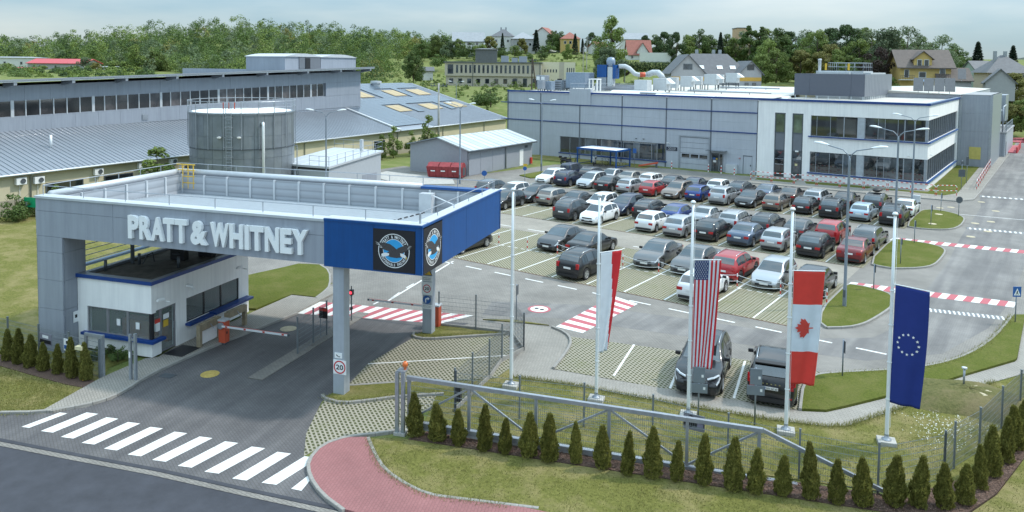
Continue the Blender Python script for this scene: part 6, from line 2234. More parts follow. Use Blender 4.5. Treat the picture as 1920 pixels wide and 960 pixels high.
def put_car(style, paint, x, y, nose, label, dark_rim=False, sc=1.0, dx=0.0, tilt=0.0):
 key = (style, dark_rim)
 if key not in PROTO:
  PROTO[key] = make_car(style, dark_rim)
  c = PROTO[key]
 else:
  c = copy_tree(PROTO[key])
 c.location = (x + dx, y,0.02)
 c.rotation_euler = (0,0,(PI / 2 if nose > 0 else -PI / 2) + tilt)
 c.scale = (sc, sc, sc)
 tag(c, label, 'car', 'cars in the car park')
 col, me = PAINTS[paint]
 for ch in c.children:
  if ch.name.startswith('body'):
   ch.material_slots[0].link = 'OBJECT'
   ch.material_slots[0].material = car_paint(paint, col, me)
 return c

# row centre lines
ROWV = {1: 2.45,2: 7.35,3: 17.1,4: 21.95,5: 32.7,6: 37.6}
ROWN = {1: 'in the first row',2: 'in the second row',3: 'in the third row',4: 'in the fourth row',5: 'in the fifth row',6: 'in the row nearest the workshop'}
CARS = [
 (1,-.5, 'mpv', 'black',1, 'black people carrier half hidden behind the blue canopy side'),
 (1,3.5, 'suv', 'black',1, 'black seven-seat SUV seen from behind left of the white and red flag'),
 (1,6.5, 'hatch', 'white',1, 'white hatchback behind the striped flag, nearest row'),
 (2,1.5, 'sedan', 'dark grey',-1, 'dark grey saloon facing the camera behind a chained post'),
 (2,2.5, 'sedan', 'black',1, 'black saloon behind the first flagpole with a flag'),
 (2,4.5, 'sedan', 'grey',-1, 'grey saloon facing the camera with a chain across its bumper'),
 (2,5.5, 'sedan', 'grey',-1, 'grey saloon facing the camera beside the flagpole of the striped flag'),
 (2,6.5, 'suv', 'red',1, 'red crossover with roof rails just right of the striped flag'),
 (2,7.5, 'hatch', 'silver',-1, 'silver hatchback facing the camera left of the maple leaf flagpole'),
 (2,8.5, 'hatch', 'dark grey',1, 'dark hatchback half hidden behind the maple leaf flag'),
 (3,-3.5, 'hatch', 'black',-1, 'black hatchback beside the bare first flagpole, third row'),
 (3,-.5, 'suv', 'dark grey',1, 'dark grey crossover seen from behind, leftmost before the white three-door'),
 (3,.5, 'hatch', 'white',-1, 'white three-door hatchback facing the camera behind the second flagpole'),
 (3,2.5, 'hatch', 'white',1, 'white hatchback seen from behind in the third row beside a silver one'),
 (3,3.5, 'hatch', 'silver',1, 'rounded silver hatchback behind the third flagpole top'),
 (3,4.5, 'hatch', 'black',1, 'black hatchback seen from behind between silver and slate blue cars'),
 (3,5.5, 'sedan', 'slate blue',1, 'slate blue saloon seen from behind in the third row'),
 (3,6.5, 'hatch', 'silver',1, 'silver small hatchback left of the fourth flagpole top'),
 (3,7.5, 'hatch', 'black',1, 'black hatchback right of the fourth flagpole top'),
 (3,8.5, 'sedan', 'dark red',1, 'dark red saloon at the right end of the third row'),
 (4,-5.5, 'mpv', 'grey',1, 'grey people carrier behind the far corner of the blue canopy'),
 (4,-4.5, 'hatch', 'white',-1, 'white car beside the dark estate, left end of the fourth row'),
 (4,-3.5, 'estate', 'black',-1, 'black estate facing the camera near the left of the fourth row'),
 (4,-2.5, 'hatch', 'beige grey',1, 'beige grey hatchback seen from behind in the fourth row'),
 (4,-1.5, 'sedan', 'dark grey',1, 'dark grey saloon between the beige hatchback and a white car'),
 (4,-.5, 'hatch', 'white',-1, 'white hatchback facing the camera behind the white three-door'),
 (4,.5, 'mpv', 'navy',-1, 'navy people carrier facing the camera in the fourth row'),
 (4,1.5, 'estate', 'black',1, 'black estate with tall red tail lights in the fourth row'),
 (4,2.5, 'coupe', 'blue',1, 'dark blue coupe left of the third flagpole top'),
 (4,3.5, 'sedan', 'silver',1, 'silver saloon right of the third flagpole top'),
 (4,4.5, 'estate', 'silver',1, 'silver estate seen from behind in the middle of the fourth row'),
 (4,5.5, 'estate', 'black',1, 'black estate behind the small silver hatchback'),
 (4,6.5, 'coupe', 'dark grey',1, 'dark grey fastback right of the fourth flagpole'),
 (4,7.5, 'mpv', 'red',1, 'red people carrier in the fourth row'),
 (4,8.5, 'estate', 'grey',1, 'grey estate at the right end of the fourth row'),
 (5,-5.5, 'estate', 'white',-1, 'white estate facing the camera at the left end of the fifth row'),
 (5,-4.5, 'suv', 'navy',1, 'dark navy crossover next to the white estate in the fifth row'),
 (5,-3.5, 'mpv', 'silver',-1, 'silver white people carrier facing the camera in the fifth row'),
 (5,-2.5, 'sedan', 'black',1, 'black saloon seen from behind in the left of the fifth row'),
 (5,-1.5, 'hatch', 'silver',1, 'small silver hatchback left of the bright red one'),
 (5,-.5, 'hatch', 'red',1, 'bright red hatchback seen from behind in the fifth row'),
 (5,.5, 'estate', 'bronze',-1, 'bronze estate facing the camera right of the red hatchback'),
 (5,1.5, 'hatch', 'blue',1, 'vivid blue hatchback seen from behind in the fifth row'),
 (5,2.5, 'suv', 'silver',1, 'silver crossover between the blue hatchback and a black coupe'),
 (5,3.5, 'coupe', 'black',-1, 'black coupe facing the camera in the fifth row'),
 (5,4.5, 'hatch', 'bronze',1, 'brownish hatchback in the right half of the fifth row'),
 (5,5.5, 'hatch', 'black',1, 'black hatchback third from right before the dark focus-like one'),
 (5,6.5, 'suv', 'black',1, 'black tall hatchback left of the lamp post in the fifth row'),
 (5,7.5, 'hatch', 'pale blue',1, 'pale blue small hatchback right of the lamp post'),
 (5,8.5, 'suv', 'black',1, 'black crossover at the right end of the fifth row'),
 (6,-5.5, 'van', 'navy',1, 'navy boxy van at the left end of the far row'),
 (6,-4.5, 'estate', 'dark grey',1, 'dark grey estate beside the navy van'),
 (6,-3.5, 'sedan', 'silver',-1, 'silver saloon in the far row in front of the bicycle shelter'),
 (6,-2.5, 'sedan', 'beige grey',1, 'greyish saloon right of the silver one in the far row'),
 (6,-1.5, 'estate', 'white',1, 'white estate in the far row behind the red hatchback'),
 (6,-.5, 'sedan', 'black',1, 'black saloon in the far row behind the red hatchback'),
 (6,.5, 'sedan', 'navy',1, 'navy saloon in front of the roller door in the far row'),
 (6,1.5, 'hatch', 'white',1, 'white rounded hatchback in front of the glass entrance, far row'),
 (6,2.5, 'estate', 'dark grey',1, 'charcoal estate in the far row in front of the grey door'),
 (6,3.5, 'sedan', 'slate blue',1, 'blue saloon in the far row by the striped railing start'),
 (6,4.5, 'sedan', 'brown',1, 'dark brown saloon in the far row under the tall stair window'),
 (6,5.5, 'estate', 'silver',1, 'silver white estate in the right half of the far row'),
 (6,6.5, 'sedan', 'black',1, 'dark saloon left of the car with roof box'),
 (6,7.5, 'suv', 'black',1, 'dark estate car carrying a roof box'),
 (6,8.5, 'coupe', 'white',1, 'white sporty hatchback at the right end of the far row'),
]
rnd = random.Random(3)
for (row, bay, sty, pt, nose, lab) in CARS:
 lab = lab.replace('the dark focus-like one', 'the lamp post')
 put_car(sty, pt, bay * 2.5 + rnd.uniform(-.1,.1), ROWV[row] + rnd.uniform(-.2,.2), nose, lab, dark_rim=(rnd.random() < .25), sc=rnd.uniform(.98,1.03), tilt=R(rnd.uniform(-1.5,1.5)))
q1 = put_car('suv', 'black',20.9,-8.75,-1, 'black crossover facing the camera below the striped flag', sc=1.0, tilt=R(14))
q2 = put_car('suv', 'black',23.55,-7.9,1, 'black crossover seen from behind beside the maple leaf flag', sc=1.0, tilt=R(14))
rb = [c for c in bpy.data.objects if c.get('label') == 'dark estate car carrying a roof box'][0]
bx_ = MB().lathe([(0,-.8),(.2,-.75),(.36,-.4),(.38,.3),(.25,.75),(0,.82)], n=14, axis='x')
bx_.v = [(p[0], p[1], p[2] * .5 + 1.86) for p in bx_.v]
bx_.build('roof_box', M['trim'], rb, smooth=True)

def near_details(c, front, plate):
 """grille, lamps and lettered plate of the two cars nearest the camera"""
 L, w = STY['suv']['L'], STY['suv']['w']
 if front:
  x = L / 2
  MB().tube([(x - .03,-.36,.74),(x + .03,-.17,.5),(x + .03,.17,.5),(x - .03,.36,.74)],.028,6).build('grille_trim', M['chrome'], c)
  for s in (-1,1):
   MB().tube([(x - .02, s * .42,.78),(x - .12, s * .66,.84),(x - .3, s * .83,.9)],.045,6).build('lamp_strip', M['headlamp'], c)
   MB().tube([(x - .02, s * .5,.42),(x - .1, s * .72,.44)],.025,6).build('fog_lamp', M['headlamp'], c)
  r_ = (math.pi / 2, x + .026)
  MB().box((.1,0,1.652),(1.3,1.05,.012)).build('roof_glass', M['car_glass'], c)
 else:
  x = -L / 2
  MB().box((x + .26,0,1.33),(.012,1.28,.36), M=Matrix.Translation((x + .25,0,1.33)) @ Matrix.Rotation(R(38),4, 'Y')).build('rear_glass', M['car_glass'], c)
  MB().box((x + .5,0,1.57),(.3,1.3,.04)).build('roof_spoiler', M['trim'], c)
  for k in range(5):
   MB().box((x - .012,-.3 + k * .15,.93),(.012,.055,.045)).build('badge_letter', M['chrome'], c)
  for s in (-1,1):
   MB().box((x - .02, s * .62,.46),(.02,.26,.05)).build('reflector', M['taillamp'], c)
   MB().tube([(x + .06, s * .84,1.25),(x + .02, s * .84,.95),(x - .0, s * .7,.9)],.04,6).build('lamp_strip', M['taillamp'], c)
 V, F = text_geo(plate,0.0,0.002)
 P = fit(V,-.2,.22,0,.07,0)
 if front:
  MB().add([(L / 2 + .024 - p[1], p[0],.385 + p[2]) for p in P], F).build('plate_lettering', M['black'], c)
  MB().box((L / 2 + .024,-.23,.42),(.004,.04,.1)).build('plate_band', M['sign_blue'], c)
 else:
  MB().add([(-L / 2 - .024 + p[1],-p[0],.725 + p[2]) for p in P], F).build('plate_lettering', M['black'], c)
  MB().box((-L / 2 - .024,.23,.76),(.004,.04,.1)).build('plate_band', M['sign_blue'], c)

near_details(q1, True, 'WE 639SC')
near_details(q2, False, 'WN 267 60')

# ================================================================ flagpoles and flags
ORD = ['first', 'second', 'third', 'fourth', 'fifth', 'sixth', 'seventh', 'eighth', 'ninth', 'tenth', 'eleventh', 'twelfth', 'thirteenth', 'fourteenth', 'fifteenth', 'sixteenth', 'seventeenth', 'eighteenth', 'nineteenth', 'twentieth', 'twenty-first']
ORD += ['twenty-' + o for o in ORD[1:9]] + ['thirtieth'] + ['thirty-' + o for o in ORD[:9]] + ['fortieth']
POLES = [(15.08,-14.49),(18.46,-13.52),(21.86,-12.63),(25.14,-11.69),(28.17,-10.35)]
PLAB = ['bare white flagpole with no flag, leftmost', 'white flagpole carrying the white and red flag', 'white flagpole carrying the striped flag', 'white flagpole carrying the maple leaf flag', 'white flagpole carrying the blue starred flag']
for i,(x, y) in enumerate(POLES):
 p = empty('flagpole',(x, y,0), EA, PLAB[i], 'flagpole', 'row of flagpoles on the lawn')
 MB().bb(-.3,.3,-.26,.26,0,.16).build('concrete_base', M['concrete'], p, bevel=.02)
 MB().lathe([(.16,.16),(.16,.19),(.075,.2),(.075,.36)], n=16).build('base_plate', M['steel'], p, smooth=True)
 MB().lathe([(.068,.2),(.066,3),(.055,5.5),(.046,8.0),(.0,8.0)], n=14).build('pole', M['pole_white'], p, smooth=True)
 MB().lathe([(.0,0),(.09,.01),(.1,.05),(.06,.1),(0,.12)],(0,0,8.0),14).build('cap', M['pole_white'], p, smooth=True)
 cl = MB()
 for z in (1.6,2.9,4.2,5.4):
  cl.lathe([(.075,-.03),(.085,0),(.075,.03)],(0,0, z),10)
 cl.build('halyard_clip', M['pole_white'], p)
 MB().tube([(.1,0,.6),(.09,0,7.9)],.006,4).build('halyard', M['pole_white'], p)

def flag_surface(w, h, sway, phase, fold, twist):
 """hanging cloth; s across from the pole, t down from the top; returns local point (x out, y side, z)"""
 def S(s, t):
  a = twist * t
  x = .1 + s * w * (1 - fold * t * (.4 + .6 * t))
  y = sway * math.sin(s * 5.2 + t * 3.4 + phase) * (.25 + t) * (.3 + s)
  y += .05 * math.sin(s * 13 + t * 5 + phase) * t * s
  x -= .05 * t
  return Vector((x * math.cos(a * s), y + x * math.sin(a * s),-t * h - .03 * s * t))
 return S

def cloth(name, S, m_list, pick, ns, nt, parent):
 bm = MB()
 V = [S(i / ns, j / nt) for j in range(nt + 1) for i in range(ns + 1)]
 F, mi = [], []
 for j in range(nt):
  for i in range(ns):
   a = j * (ns + 1) + i
   F.append((a, a + 1, a + ns + 2, a + ns + 1))
   mi.append(pick((i + .5) / ns,(j + .5) / nt))
 bm.v, bm.f, bm.m = [tuple(v) for v in V], F, mi
 o = bm.build(name, m_list, parent, smooth=True)
 sd = o.modifiers.new('thickness', 'SOLIDIFY')
 sd.thickness = .006
 return o

def cloth_mat(name, col):
 m, n, l, b = new_mat(name)
 b.inputs['Roughness'].default_value = .8
 b.inputs['Specular IOR Level'].default_value = .2
 tc = n.new('ShaderNodeTexCoord')
 nz = n.new('ShaderNodeTexNoise')
 nz.inputs['Scale'].default_value = 3.0
 nz.inputs['Detail'].default_value = 4
 l.new(tc.outputs['Object'], nz.inputs['Vector'])
 rp = n.new('ShaderNodeValToRGB')
 rp.color_ramp.elements[0].color = (*[c * .88 for c in col],1)
 rp.color_ramp.elements[1].color = (*[min(1, c * 1.08) for c in col],1)
 l.new(nz.outputs['Fac'], rp.inputs['Fac'])
 l.new(rp.outputs['Color'], b.inputs['Base Color'])
 tr = n.new('ShaderNodeBsdfTranslucent')
 l.new(rp.outputs['Color'], tr.inputs['Color'])
 ms = n.new('ShaderNodeMixShader')
 ms.inputs['Fac'].default_value = .42
 l.new(b.outputs['BSDF'], ms.inputs[1])
 l.new(tr.outputs['BSDF'], ms.inputs[2])
 l.new(ms.outputs['Shader'], n['Material Output'].inputs['Surface'])
 return m

CW, CR, CB, CE = cloth_mat('flag_white',(.72,.77,.82)), cloth_mat('flag_red',(.64,.05,.065)), cloth_mat('flag_navy',(.04,.07,.21)), cloth_mat('flag_blue',(.045,.075,.31))
CR2 = cloth_mat('flag_leaf_red',(.74,.1,.08))
M['star'] = mat('star_white',(.8,.82,.82),.7, var=.02)

def decal(bm, S, poly, ns, off):
 """flat shape laid on the cloth; poly in (s, t)"""
 c = [sum(p[0] for p in poly) / len(poly), sum(p[1] for p in poly) / len(poly)]
 pts = [S(*c)] + [S(*p) for p in poly]
 e = .01
 nn = (S(c[0] + e, c[1]) - S(c[0] - e, c[1])).cross(S(c[0], c[1] + e) - S(c[0], c[1] - e)).normalized()
 n = len(poly)
 bm.add([p + nn * off for p in pts], [(0,1 + i,1 + (i + 1) % n) for i in range(n)])

def star(cs, ct, rs, rt, n=5, inner=.42, rot=0):
 out = []
 for k in range(2 * n):
  a = PI * k / n + rot
  r_ = 1 if k % 2 == 0 else inner
  out.append((cs + rs * r_ * math.sin(a), ct - rt * r_ * math.cos(a)))
 return out

def flag(i, ang, z, label):
 f = empty('flag',(POLES[i][0], POLES[i][1], z), R(ang), label, 'flag', 'flags on the flagpoles')
 MB().tube([(.0,0,.02),(1.2 if i > 2 else 1.08,0,.02)],.018,6).build('top_arm', M['pole_white'], f)
 return f

f = flag(1,66,5.8, 'long white and red banner hanging from the second flagpole')
S = flag_surface(1.0,3.9,.05,.3,.5,.12)
cloth('cloth', S, [CW, CR], lambda s, t: 0 if s < .54 + .46 * t ** 1.5 else 1,24,48, f)
f = flag(2,39,5.89, 'long red and white striped banner with blue starred corner')
S = flag_surface(1.0,4.05,.045,1.2,.22,0)
cloth('cloth', S, [CR, CW, CB], lambda s, t: 2 if (s < 7 / 13 and t < .178) else int(s * 13) % 2,26,45, f)
st_ = MB()
for r in range(9):
 for c in range(6 if r % 2 == 0 else 5):
  cs = (.045 + c * .09 + (0 if r % 2 == 0 else .045)) * .98
  ct = .014 + r * .0185
  for o in (.006,-.012):
   decal(st_, S, star(cs, ct,.026,.0065),5, o)
st_.build('stars', M['star'], f)
f = flag(3,33,5.85, 'long red and white banner with a maple leaf turned sideways')
S = flag_surface(1.08,4.05,.05,2.0,.2,0)
cloth('cloth', S, [CR2, CW], lambda s, t: 1 if .29 < t < .705 else 0,20,48, f)
LEAF = [(0,1.0),(.18,.66),(.42,.76),(.36,.3),(.62,.52),(.68,.38),(.98,.42),(.86,.12),(1.0,.02),(.5,-.36),(.56,-.56),(.06,-.48),(.05,-.98),
  (-.05,-.98),(-.06,-.48),(-.56,-.56),(-.5,-.36),(-1.0,.02),(-.86,.12),(-.98,.42),(-.68,.38),(-.62,.52),(-.36,.3),(-.42,.76),(-.18,.66)]
lf = MB()
for o in (.006,-.012):
 decal(lf, S, [(.44 - p[1] * .33,.497 + p[0] * .086) for p in LEAF],5, o * 3)
lf.build('maple_leaf', CR2, f)
f = flag(4,-12,5.61, 'long blue banner with a ring of white stars')
S = flag_surface(1.1,4.1,.05,.6,.16,.25)
cloth('cloth', S, [CE], lambda s, t: 0,18,44, f)
st_ = MB()
for k in range(12):
 a = 2 * PI * k / 12
 for o in (.006,-.012):
  decal(st_, S, star(.47 + .31 * math.sin(a),.475 - .083 * math.cos(a),.05,.0135),5, o)
st_.build('stars', M['star'], f)

# ================================================================ lamp posts
def lamp_post(x, y, h, rz, label, span=1.9):
 e = empty('lamp_post',(x, y,0), rz, label, 'lamp post', 'double-armed lamp posts')
 MB().lathe([(.11,0),(.1,1.2),(.085,1.25),(.065, h - .9),(.05, h - .6),(0, h - .6)], n=12).build('post', M['lamp_grey'], e, smooth=True)
 for s in (-1,1):
  a = MB().tube([(0,0, h - .75),(s * .12,0, h - .5),(s * .35,0, h - .28),(s * span * .62,0, h - .1)],.032,8).build('arm', M['lamp_grey'], e, smooth=True)
  hd = MB()
  x0 = s * span * .58
  pr = [(0,.05),(.15,.1),(.45,.17),(.75,.12),(.85,.03)]
  V, F = [], []
  for (dx, r_) in pr:
   for j in range(10):
    an = 2 * PI * j / 10
    V.append((x0 + s * dx, r_ * math.cos(an) * .9, h - .09 + dx * .12 + (r_ * .75 * math.sin(an) if math.sin(an) > 0 else r_ * .2 * math.sin(an))))
  for i in range(len(pr) - 1):
   for j in range(10):
    F.append((i * 10 + j, i * 10 + (j + 1) % 10,(i + 1) * 10 + (j + 1) % 10,(i + 1) * 10 + j))
  F += [tuple(range(10)), tuple(range(40,50))]
  hd.add(V, F).build('lamp_head', M['pole_white'], e, smooth=True)
 MB().bb(-.06,.06,-.115,-.09,.6,1.0).build('access_door', M['dark_steel'], e)
 return e

M['lamp_grey'] = mat('lamp_post_grey',(.22,.255,.3),.45,.4, var=.08)
lamp_post(23.37,4.91,8.9, R(-5), 'lamp post on the near grass island beside the maple leaf flag',1.85)
lamp_post(23.16,20.68,8.9, R(0), 'lamp post on the middle grass island in front of the office',1.85)
lamp_post(21.45,47.74 - 8.3,8.9, R(0), 'lamp post by the grey cabinet on the far island',1.85)
lamp_post(-20.8,25.08,8.9, R(10), 'lamp post beside the red waste container',1.85)
lamp_post(-19.45,39.08,8.9, R(5), 'lamp post in front of the grey workshop wall',1.85)
lamp_post(-24.03 + .6,9.87 - 1.2,8.7, R(35), 'lamp post rising behind the canopy roof beside the tank',1.85)
lamp_post(-78,92,9.5, R(20), 'far lamp post on the meadow beyond the solar roof',1.85)

# ================================================================ posts, signs and fences
def sign_post(x, y, h, label, panel=None, round_=None, m=None, rz=R(40), r=.03, back=True):
 e = empty('sign_post',(x, y,0), rz, label, 'sign', 'signs on slim posts')
 MB().tube([(0,0,0),(0,0, h)], r,8).build('post', M['lamp_grey'], e, smooth=True)
 mm = m or M['dark_steel']
 if panel:
  for (w, z0, z1) in panel:
   MB().bb(-w / 2, w / 2,-.05,-.03, z0, z1).build('sign_panel', mm, e, bevel=.006)
 if round_:
  disc(MB(),0, h - round_,0, round_,-.04,20).build('sign_disc', mm, e)
  disc(MB(),0, h - round_,0, round_,-.032,20).build('sign_back', M['steel'], e)
 return e

sign_post(10.45,-7.7,1.85, 'slim sign post seen edge-on behind the inner mesh fence', [(.4,1.3,1.82)], rz=R(110))
sign_post(25.58,-5.29,1.65, 'slim dark sign post on the lawn between the last two flags', [(.3,1.1,1.62)], rz=R(118))
sign_post(23.97,9.43,1.6, 'slim dark sign post by the striped band of the near island', [(.28,1.1,1.58)], rz=R(118))
sign_post(24.16,16.98,1.85, 'slim sign post at the near edge of the middle island', [(.28,1.4,1.8)], rz=R(118))
sign_post(23.89,24.4,1.8, 'slim sign post at the far edge of the middle island', [(.28,1.3,1.78)], rz=R(118))
sign_post(23.89,32.75,1.8, 'slim sign post at the near edge of the far island', [(.28,1.3,1.78)], rz=R(118))
sign_post(23.7,40.4,1.8, 'slim sign post at the far edge of the far island', [(.28,1.3,1.78)], rz=R(118))
sign_post(25.27,38.83,1.85, 'round grey sign seen from behind on the far island', None,.3, rz=R(36))
sign_post(23.69,56.55,3.3, 'tall post with square sign and solar panel by the office corner', [(.75,1.5,2.3),(.3,2.9,3.2)], rz=R(36))
sign_post(23.63,62.41,3.2, 'tall traffic signal post behind the square sign', [(.3,2.2,3.15)], rz=R(36))
pd = sign_post(31.02,7.57,1.95, 'blue square pedestrian crossing sign at the right edge', [(.42,1.42,1.95)], m=M['sign_blue'], rz=R(36))
MB().add([(-.17,-.056,1.5),(.17,-.056,1.5),(0,-.056,1.87)], [(0,1,2)]).build('sign_triangle', M['emblem_white'], pd)
MB().add([(-.05,-.06,1.53),(-.01,-.06,1.62),(.05,-.06,1.53),(.07,-.06,1.55),(.02,-.06,1.68),(.05,-.06,1.74),(-.02,-.06,1.74),(-.04,-.06,1.62),(-.08,-.06,1.54)], [tuple(range(9))]).build('walking_figure', M['black'], pd)
for (x, y, h, lab) in ((22.17,-12.44,1.95, 'double grey sign panels seen from behind below the striped flag'),(24.06,-11.8,2.15, 'double grey sign panels seen from behind in front of the right black crossover')):
 b = sign_post(x, y, h, lab, [(.42, h - .62, h - .02),(.62, h - 1.0, h - .64)], rz=R(26), m=M['lamp_grey'])
 MB().bb(.08,.16,-.056,-.051, h - .4, h - .3).build('sticker', M['white'], b)
 MB().bb(.15,.23,-.056,-.051, h - .86, h - .76).build('sticker', M['white'], b)
bs = sign_post(-18.75,26.81,1.5, 'round blue direction sign beside the lamp post at the container', None,.3, M['sign_blue'], rz=R(36))
bs2 = sign_post(-15.33,29.68,1.95, 'round blue sign with yellow plate on the small left island', None,.22, M['sign_blue'], rz=R(36))
MB().bb(-.2,.25,-.06,-.04,1.98,2.25).build('yellow_plate', M['yellow'], bs2)
sign_post(-12.4,50.2,2.5, 'blue bicycle parking sign beside the shelter', [(.45,1.9,2.5)], m=M['sign_blue'], rz=R(20))

FENCE_ME = {}

def mesh_panel(L, h):
 k = (round(L,2), h)
 if k in FENCE_ME:
  return FENCE_ME[k]
 bm = MB()
 n = int(L / .07)
 r = .0032
 for i in range(n + 1):
  x = i * L / n
  bm.add([(x - r,-r,.06),(x + r,-r,.06),(x, r,.06),(x - r,-r, h),(x + r,-r, h),(x, r, h)], [(0,1,4,3),(1,2,5,4),(2,0,3,5)])
 for z in np.arange(.1, h + .01,.2):
  for d in (-.007,.007):
   bm.add([(0, d - r, z - r),(0, d + r, z - r),(0, d, z + r),(L, d - r, z - r),(L, d + r, z - r),(L, d, z + r)], [(0,1,4,3),(1,2,5,4),(2,0,3,5)])
 me = bm.mesh('fence_mesh')
 me.materials.append(M['fence'])
 FENCE_ME[k] = me
 return me

M['fence'] = mat('fence_wire',(.2,.225,.24),.45,.4, var=.1)

def fence(pts, h, label, post_h=None, plinth=False, z=0.0):
 x0, y0 = pts[0]
 e = empty('mesh_fence',(x0, y0, z),0, label, 'fence', 'grey wire mesh fences')
 P = [Vector(p) - Vector((x0, y0)) for p in pts]
 for i, p in enumerate(P):
  b = MB().box((0,0,(post_h or h + .08) / 2),(.06,.06, post_h or h + .08))
  b.bb(-.035,.035,-.035,.035,(post_h or h + .08),(post_h or h + .08) + .03)
  b.build('post', M['fence'], e, loc=(p.x, p.y,0), rz=EA)
 for a, b in zip(P[:-1], P[1:]):
  L = (b - a).length
  piece('mesh_panel', mesh_panel(L, h), None, e,(a.x, a.y,0), math.atan2(b.y - a.y, b.x - a.x))
  if plinth:
   d = (b - a) / L
   pl = MB().box((L / 2,0,.09),(L - .06,.05,.2)).build('plinth_board', M['kerb'], e, loc=(a.x, a.y,0), rz=math.atan2(b.y - a.y, b.x - a.x))
 return e

def lerp_pts(a, b, n):
 a, b = Vector(a), Vector(b)
 return [tuple(a.lerp(b, i / n)) for i in range(n + 1)]

fence([(14.75,-17.6),(17.0,-16.6),(19.2,-15.7),(21.6,-15.1),(24.2,-14.9),(26.4,-14.6),(28.58,-14.05),(30.1,-11.9)],1.55, 'mesh fence running behind the sliding gate')
fence([(30.1,-11.9),(30.26,-10.88),(30.82,-9.17),(31.3,-6.63),(31.76,-4.39),(32.2,-2.2),(32.6,0.2)],1.5, 'mesh fence along the right thuja row')
fence([(14.75,-17.6),(14.3,-16.0),(13.9,-14.4),(13.2,-12.6),(13.21,-10.95)],1.6, 'mesh fence beside the paver verge ending at the footpath', plinth=True)
fence([(8.03,-10.9),(9.81,-10.2),(11.56,-9.6),(13.21,-10.95)],1.68, 'inner mesh fence between far pillar and footpath', plinth=True)
fence([(5.49,-17.48),(5.0,-16.2),(4.63,-15.1)],1.6, 'short mesh fence between the two entry lanes')
fence([(4.55,-14.6),(3.98,-12.95)],1.5, 'last mesh fence bay between lanes by the red signal')
fence([(1.25,-24.06),(-.6,-24.4),(-2.6,-24.75),(-4.7,-25.15),(-7,-25.6),(-9.5,-26.1)],1.55, 'mesh fence behind the left thuja row')
gf_ = empty('wicket_gate',(1.3,-23.95,0), EA, 'narrow grey steel wicket frame left of the lane', 'gate')
MB().bb(-.06,.06,-.06,.06,0,1.8).build('post', M['steel'], gf_)
MB().bb(-.9,-.8,-.05,.05,.1,1.8).build('post', M['steel'], gf_)
MB().bb(-.8,-.06,-.04,.04,1.68,1.8).build('top_bar', M['steel'], gf_)
gp_ = empty('gate_post',(2.75,-23.35,0), EA, 'pair of grey steel gate posts at the left kerb', 'gate post')
MB().bb(-.05,.05,-.05,.05,0,2.0).build('post', M['steel'], gp_)
MB().bb(-.3,-.2,-.05,.05,0,1.95).build('post', M['steel'], gp_)
MB().bb(-.2,-.05,-.03,.03,1.7,1.78).build('catch', M['steel'], gp_)
MB().bb(-.4,.1,-.1,.1,0,.08).build('base', M['dark_steel'], gp_)
MB().bb(-.29,-.21,-.056,-.052,1.0,1.25).build('plate', M['white'], gp_)
yp = empty('gas_marker',(1.05,-24.62,0), EA, 'slim yellow gas marker post with cream cap', 'post')
MB().tube([(0,0,0),(0,0,1.4)],.028,8).build('post', M['yellow'], yp)
MB().box((-.12,0,1.4),(.34,.2,.14)).build('cap', mat('cream_cap',(.6,.55,.35),.6), yp)

# ---- sliding gate
sg = empty('sliding_gate',(14.36,-19.91,0), R(22), 'long grey steel sliding gate with braces and sloping tail', 'gate')
TL = R(1.75)

def bar(bm, a, b, w):
 """square bar between two points of the gate plane (x, z)"""
 a, b = Vector((a[0],0, a[1])), Vector((b[0],0, b[1]))
 d = (b - a)
 L = d.length
 d.normalize()
 n = Vector((-d.z,0, d.x)) * (w / 2)
 y = Vector((0, w / 2,0))
 V = [a - n - y, a + n - y, a + n + y, a - n + y, b - n - y, b + n - y, b + n + y, b - n + y]
 return bm.add(V, [(0,3,2,1),(4,5,6,7),(0,1,5,4),(1,2,6,5),(2,3,7,6),(3,0,4,7)])

def gz(x, z):
 return (x, z - x * .031)

bar(MB(), gz(.12,2.02), gz(12.0,2.02),.13).build('top_rail', M['steel'], sg)
bar(MB(), gz(12.0,2.03), gz(16.0,.52),.11).build('sloping_tail', M['steel'], sg)
bar(MB(), gz(.12,.42), gz(16.1,.42),.16).build('bottom_beam', M['steel'], sg)
bar(MB(), gz(.12,.28), gz(16.2,.28),.09).build('running_rail', M['coping'], sg)
ups = [.2,2.4,4.75,7.2,9.7,11.9]
for x in ups:
 bar(MB(), gz(x,.5), gz(x,1.96),.1).build('upright', M['steel'], sg)
for k in range(5):
 a, b = ups[k], ups[k + 1]
 if k % 2 == 0:
  bar(MB(), gz(a + .05,.55), gz(b - .05,1.93),.06).build('brace', M['steel'], sg)
 else:
  bar(MB(), gz(a + .05,1.93), gz(b - .05,.55),.06).build('brace', M['steel'], sg)
for a, b in zip(ups[:-1], ups[1:]):
 L = b - a - .1
 mo = piece('mesh_infill', mesh_panel(L,1.5), None, sg,(a + .05,.0,.46 - a * .031))
 mo.rotation_euler = (0, math.atan(.031),0)
for x in (-.18,.04):
 MB().bb(x - .06, x + .06,-.22,-.1,0,2.25).build('guide_post', M['steel'], sg)
MB().bb(-.28,.14,-.26,.18,0,.1).build('guide_base', M['concrete'], sg)
MB().bb(-.2,.12,-.2,.12,2.25,2.3).build('guide_head', M['steel'], sg)
bl_ = MB().lathe([(.05,0),(.05,.08),(.09,.1),(.1,.2),(.06,.27),(0,.28)],(.05,0,2.3),14).build('orange_beacon', mat('beacon_orange',(.6,.14,.03),.25), sg, smooth=True)
dp = empty('signal_post',(15.55,-18.5,0), EA, 'dark post with black signal heads behind the sliding gate', 'post')
MB().tube([(0,0,0),(0,0,2.1)],.035,8).build('post', M['dark_steel'], dp)
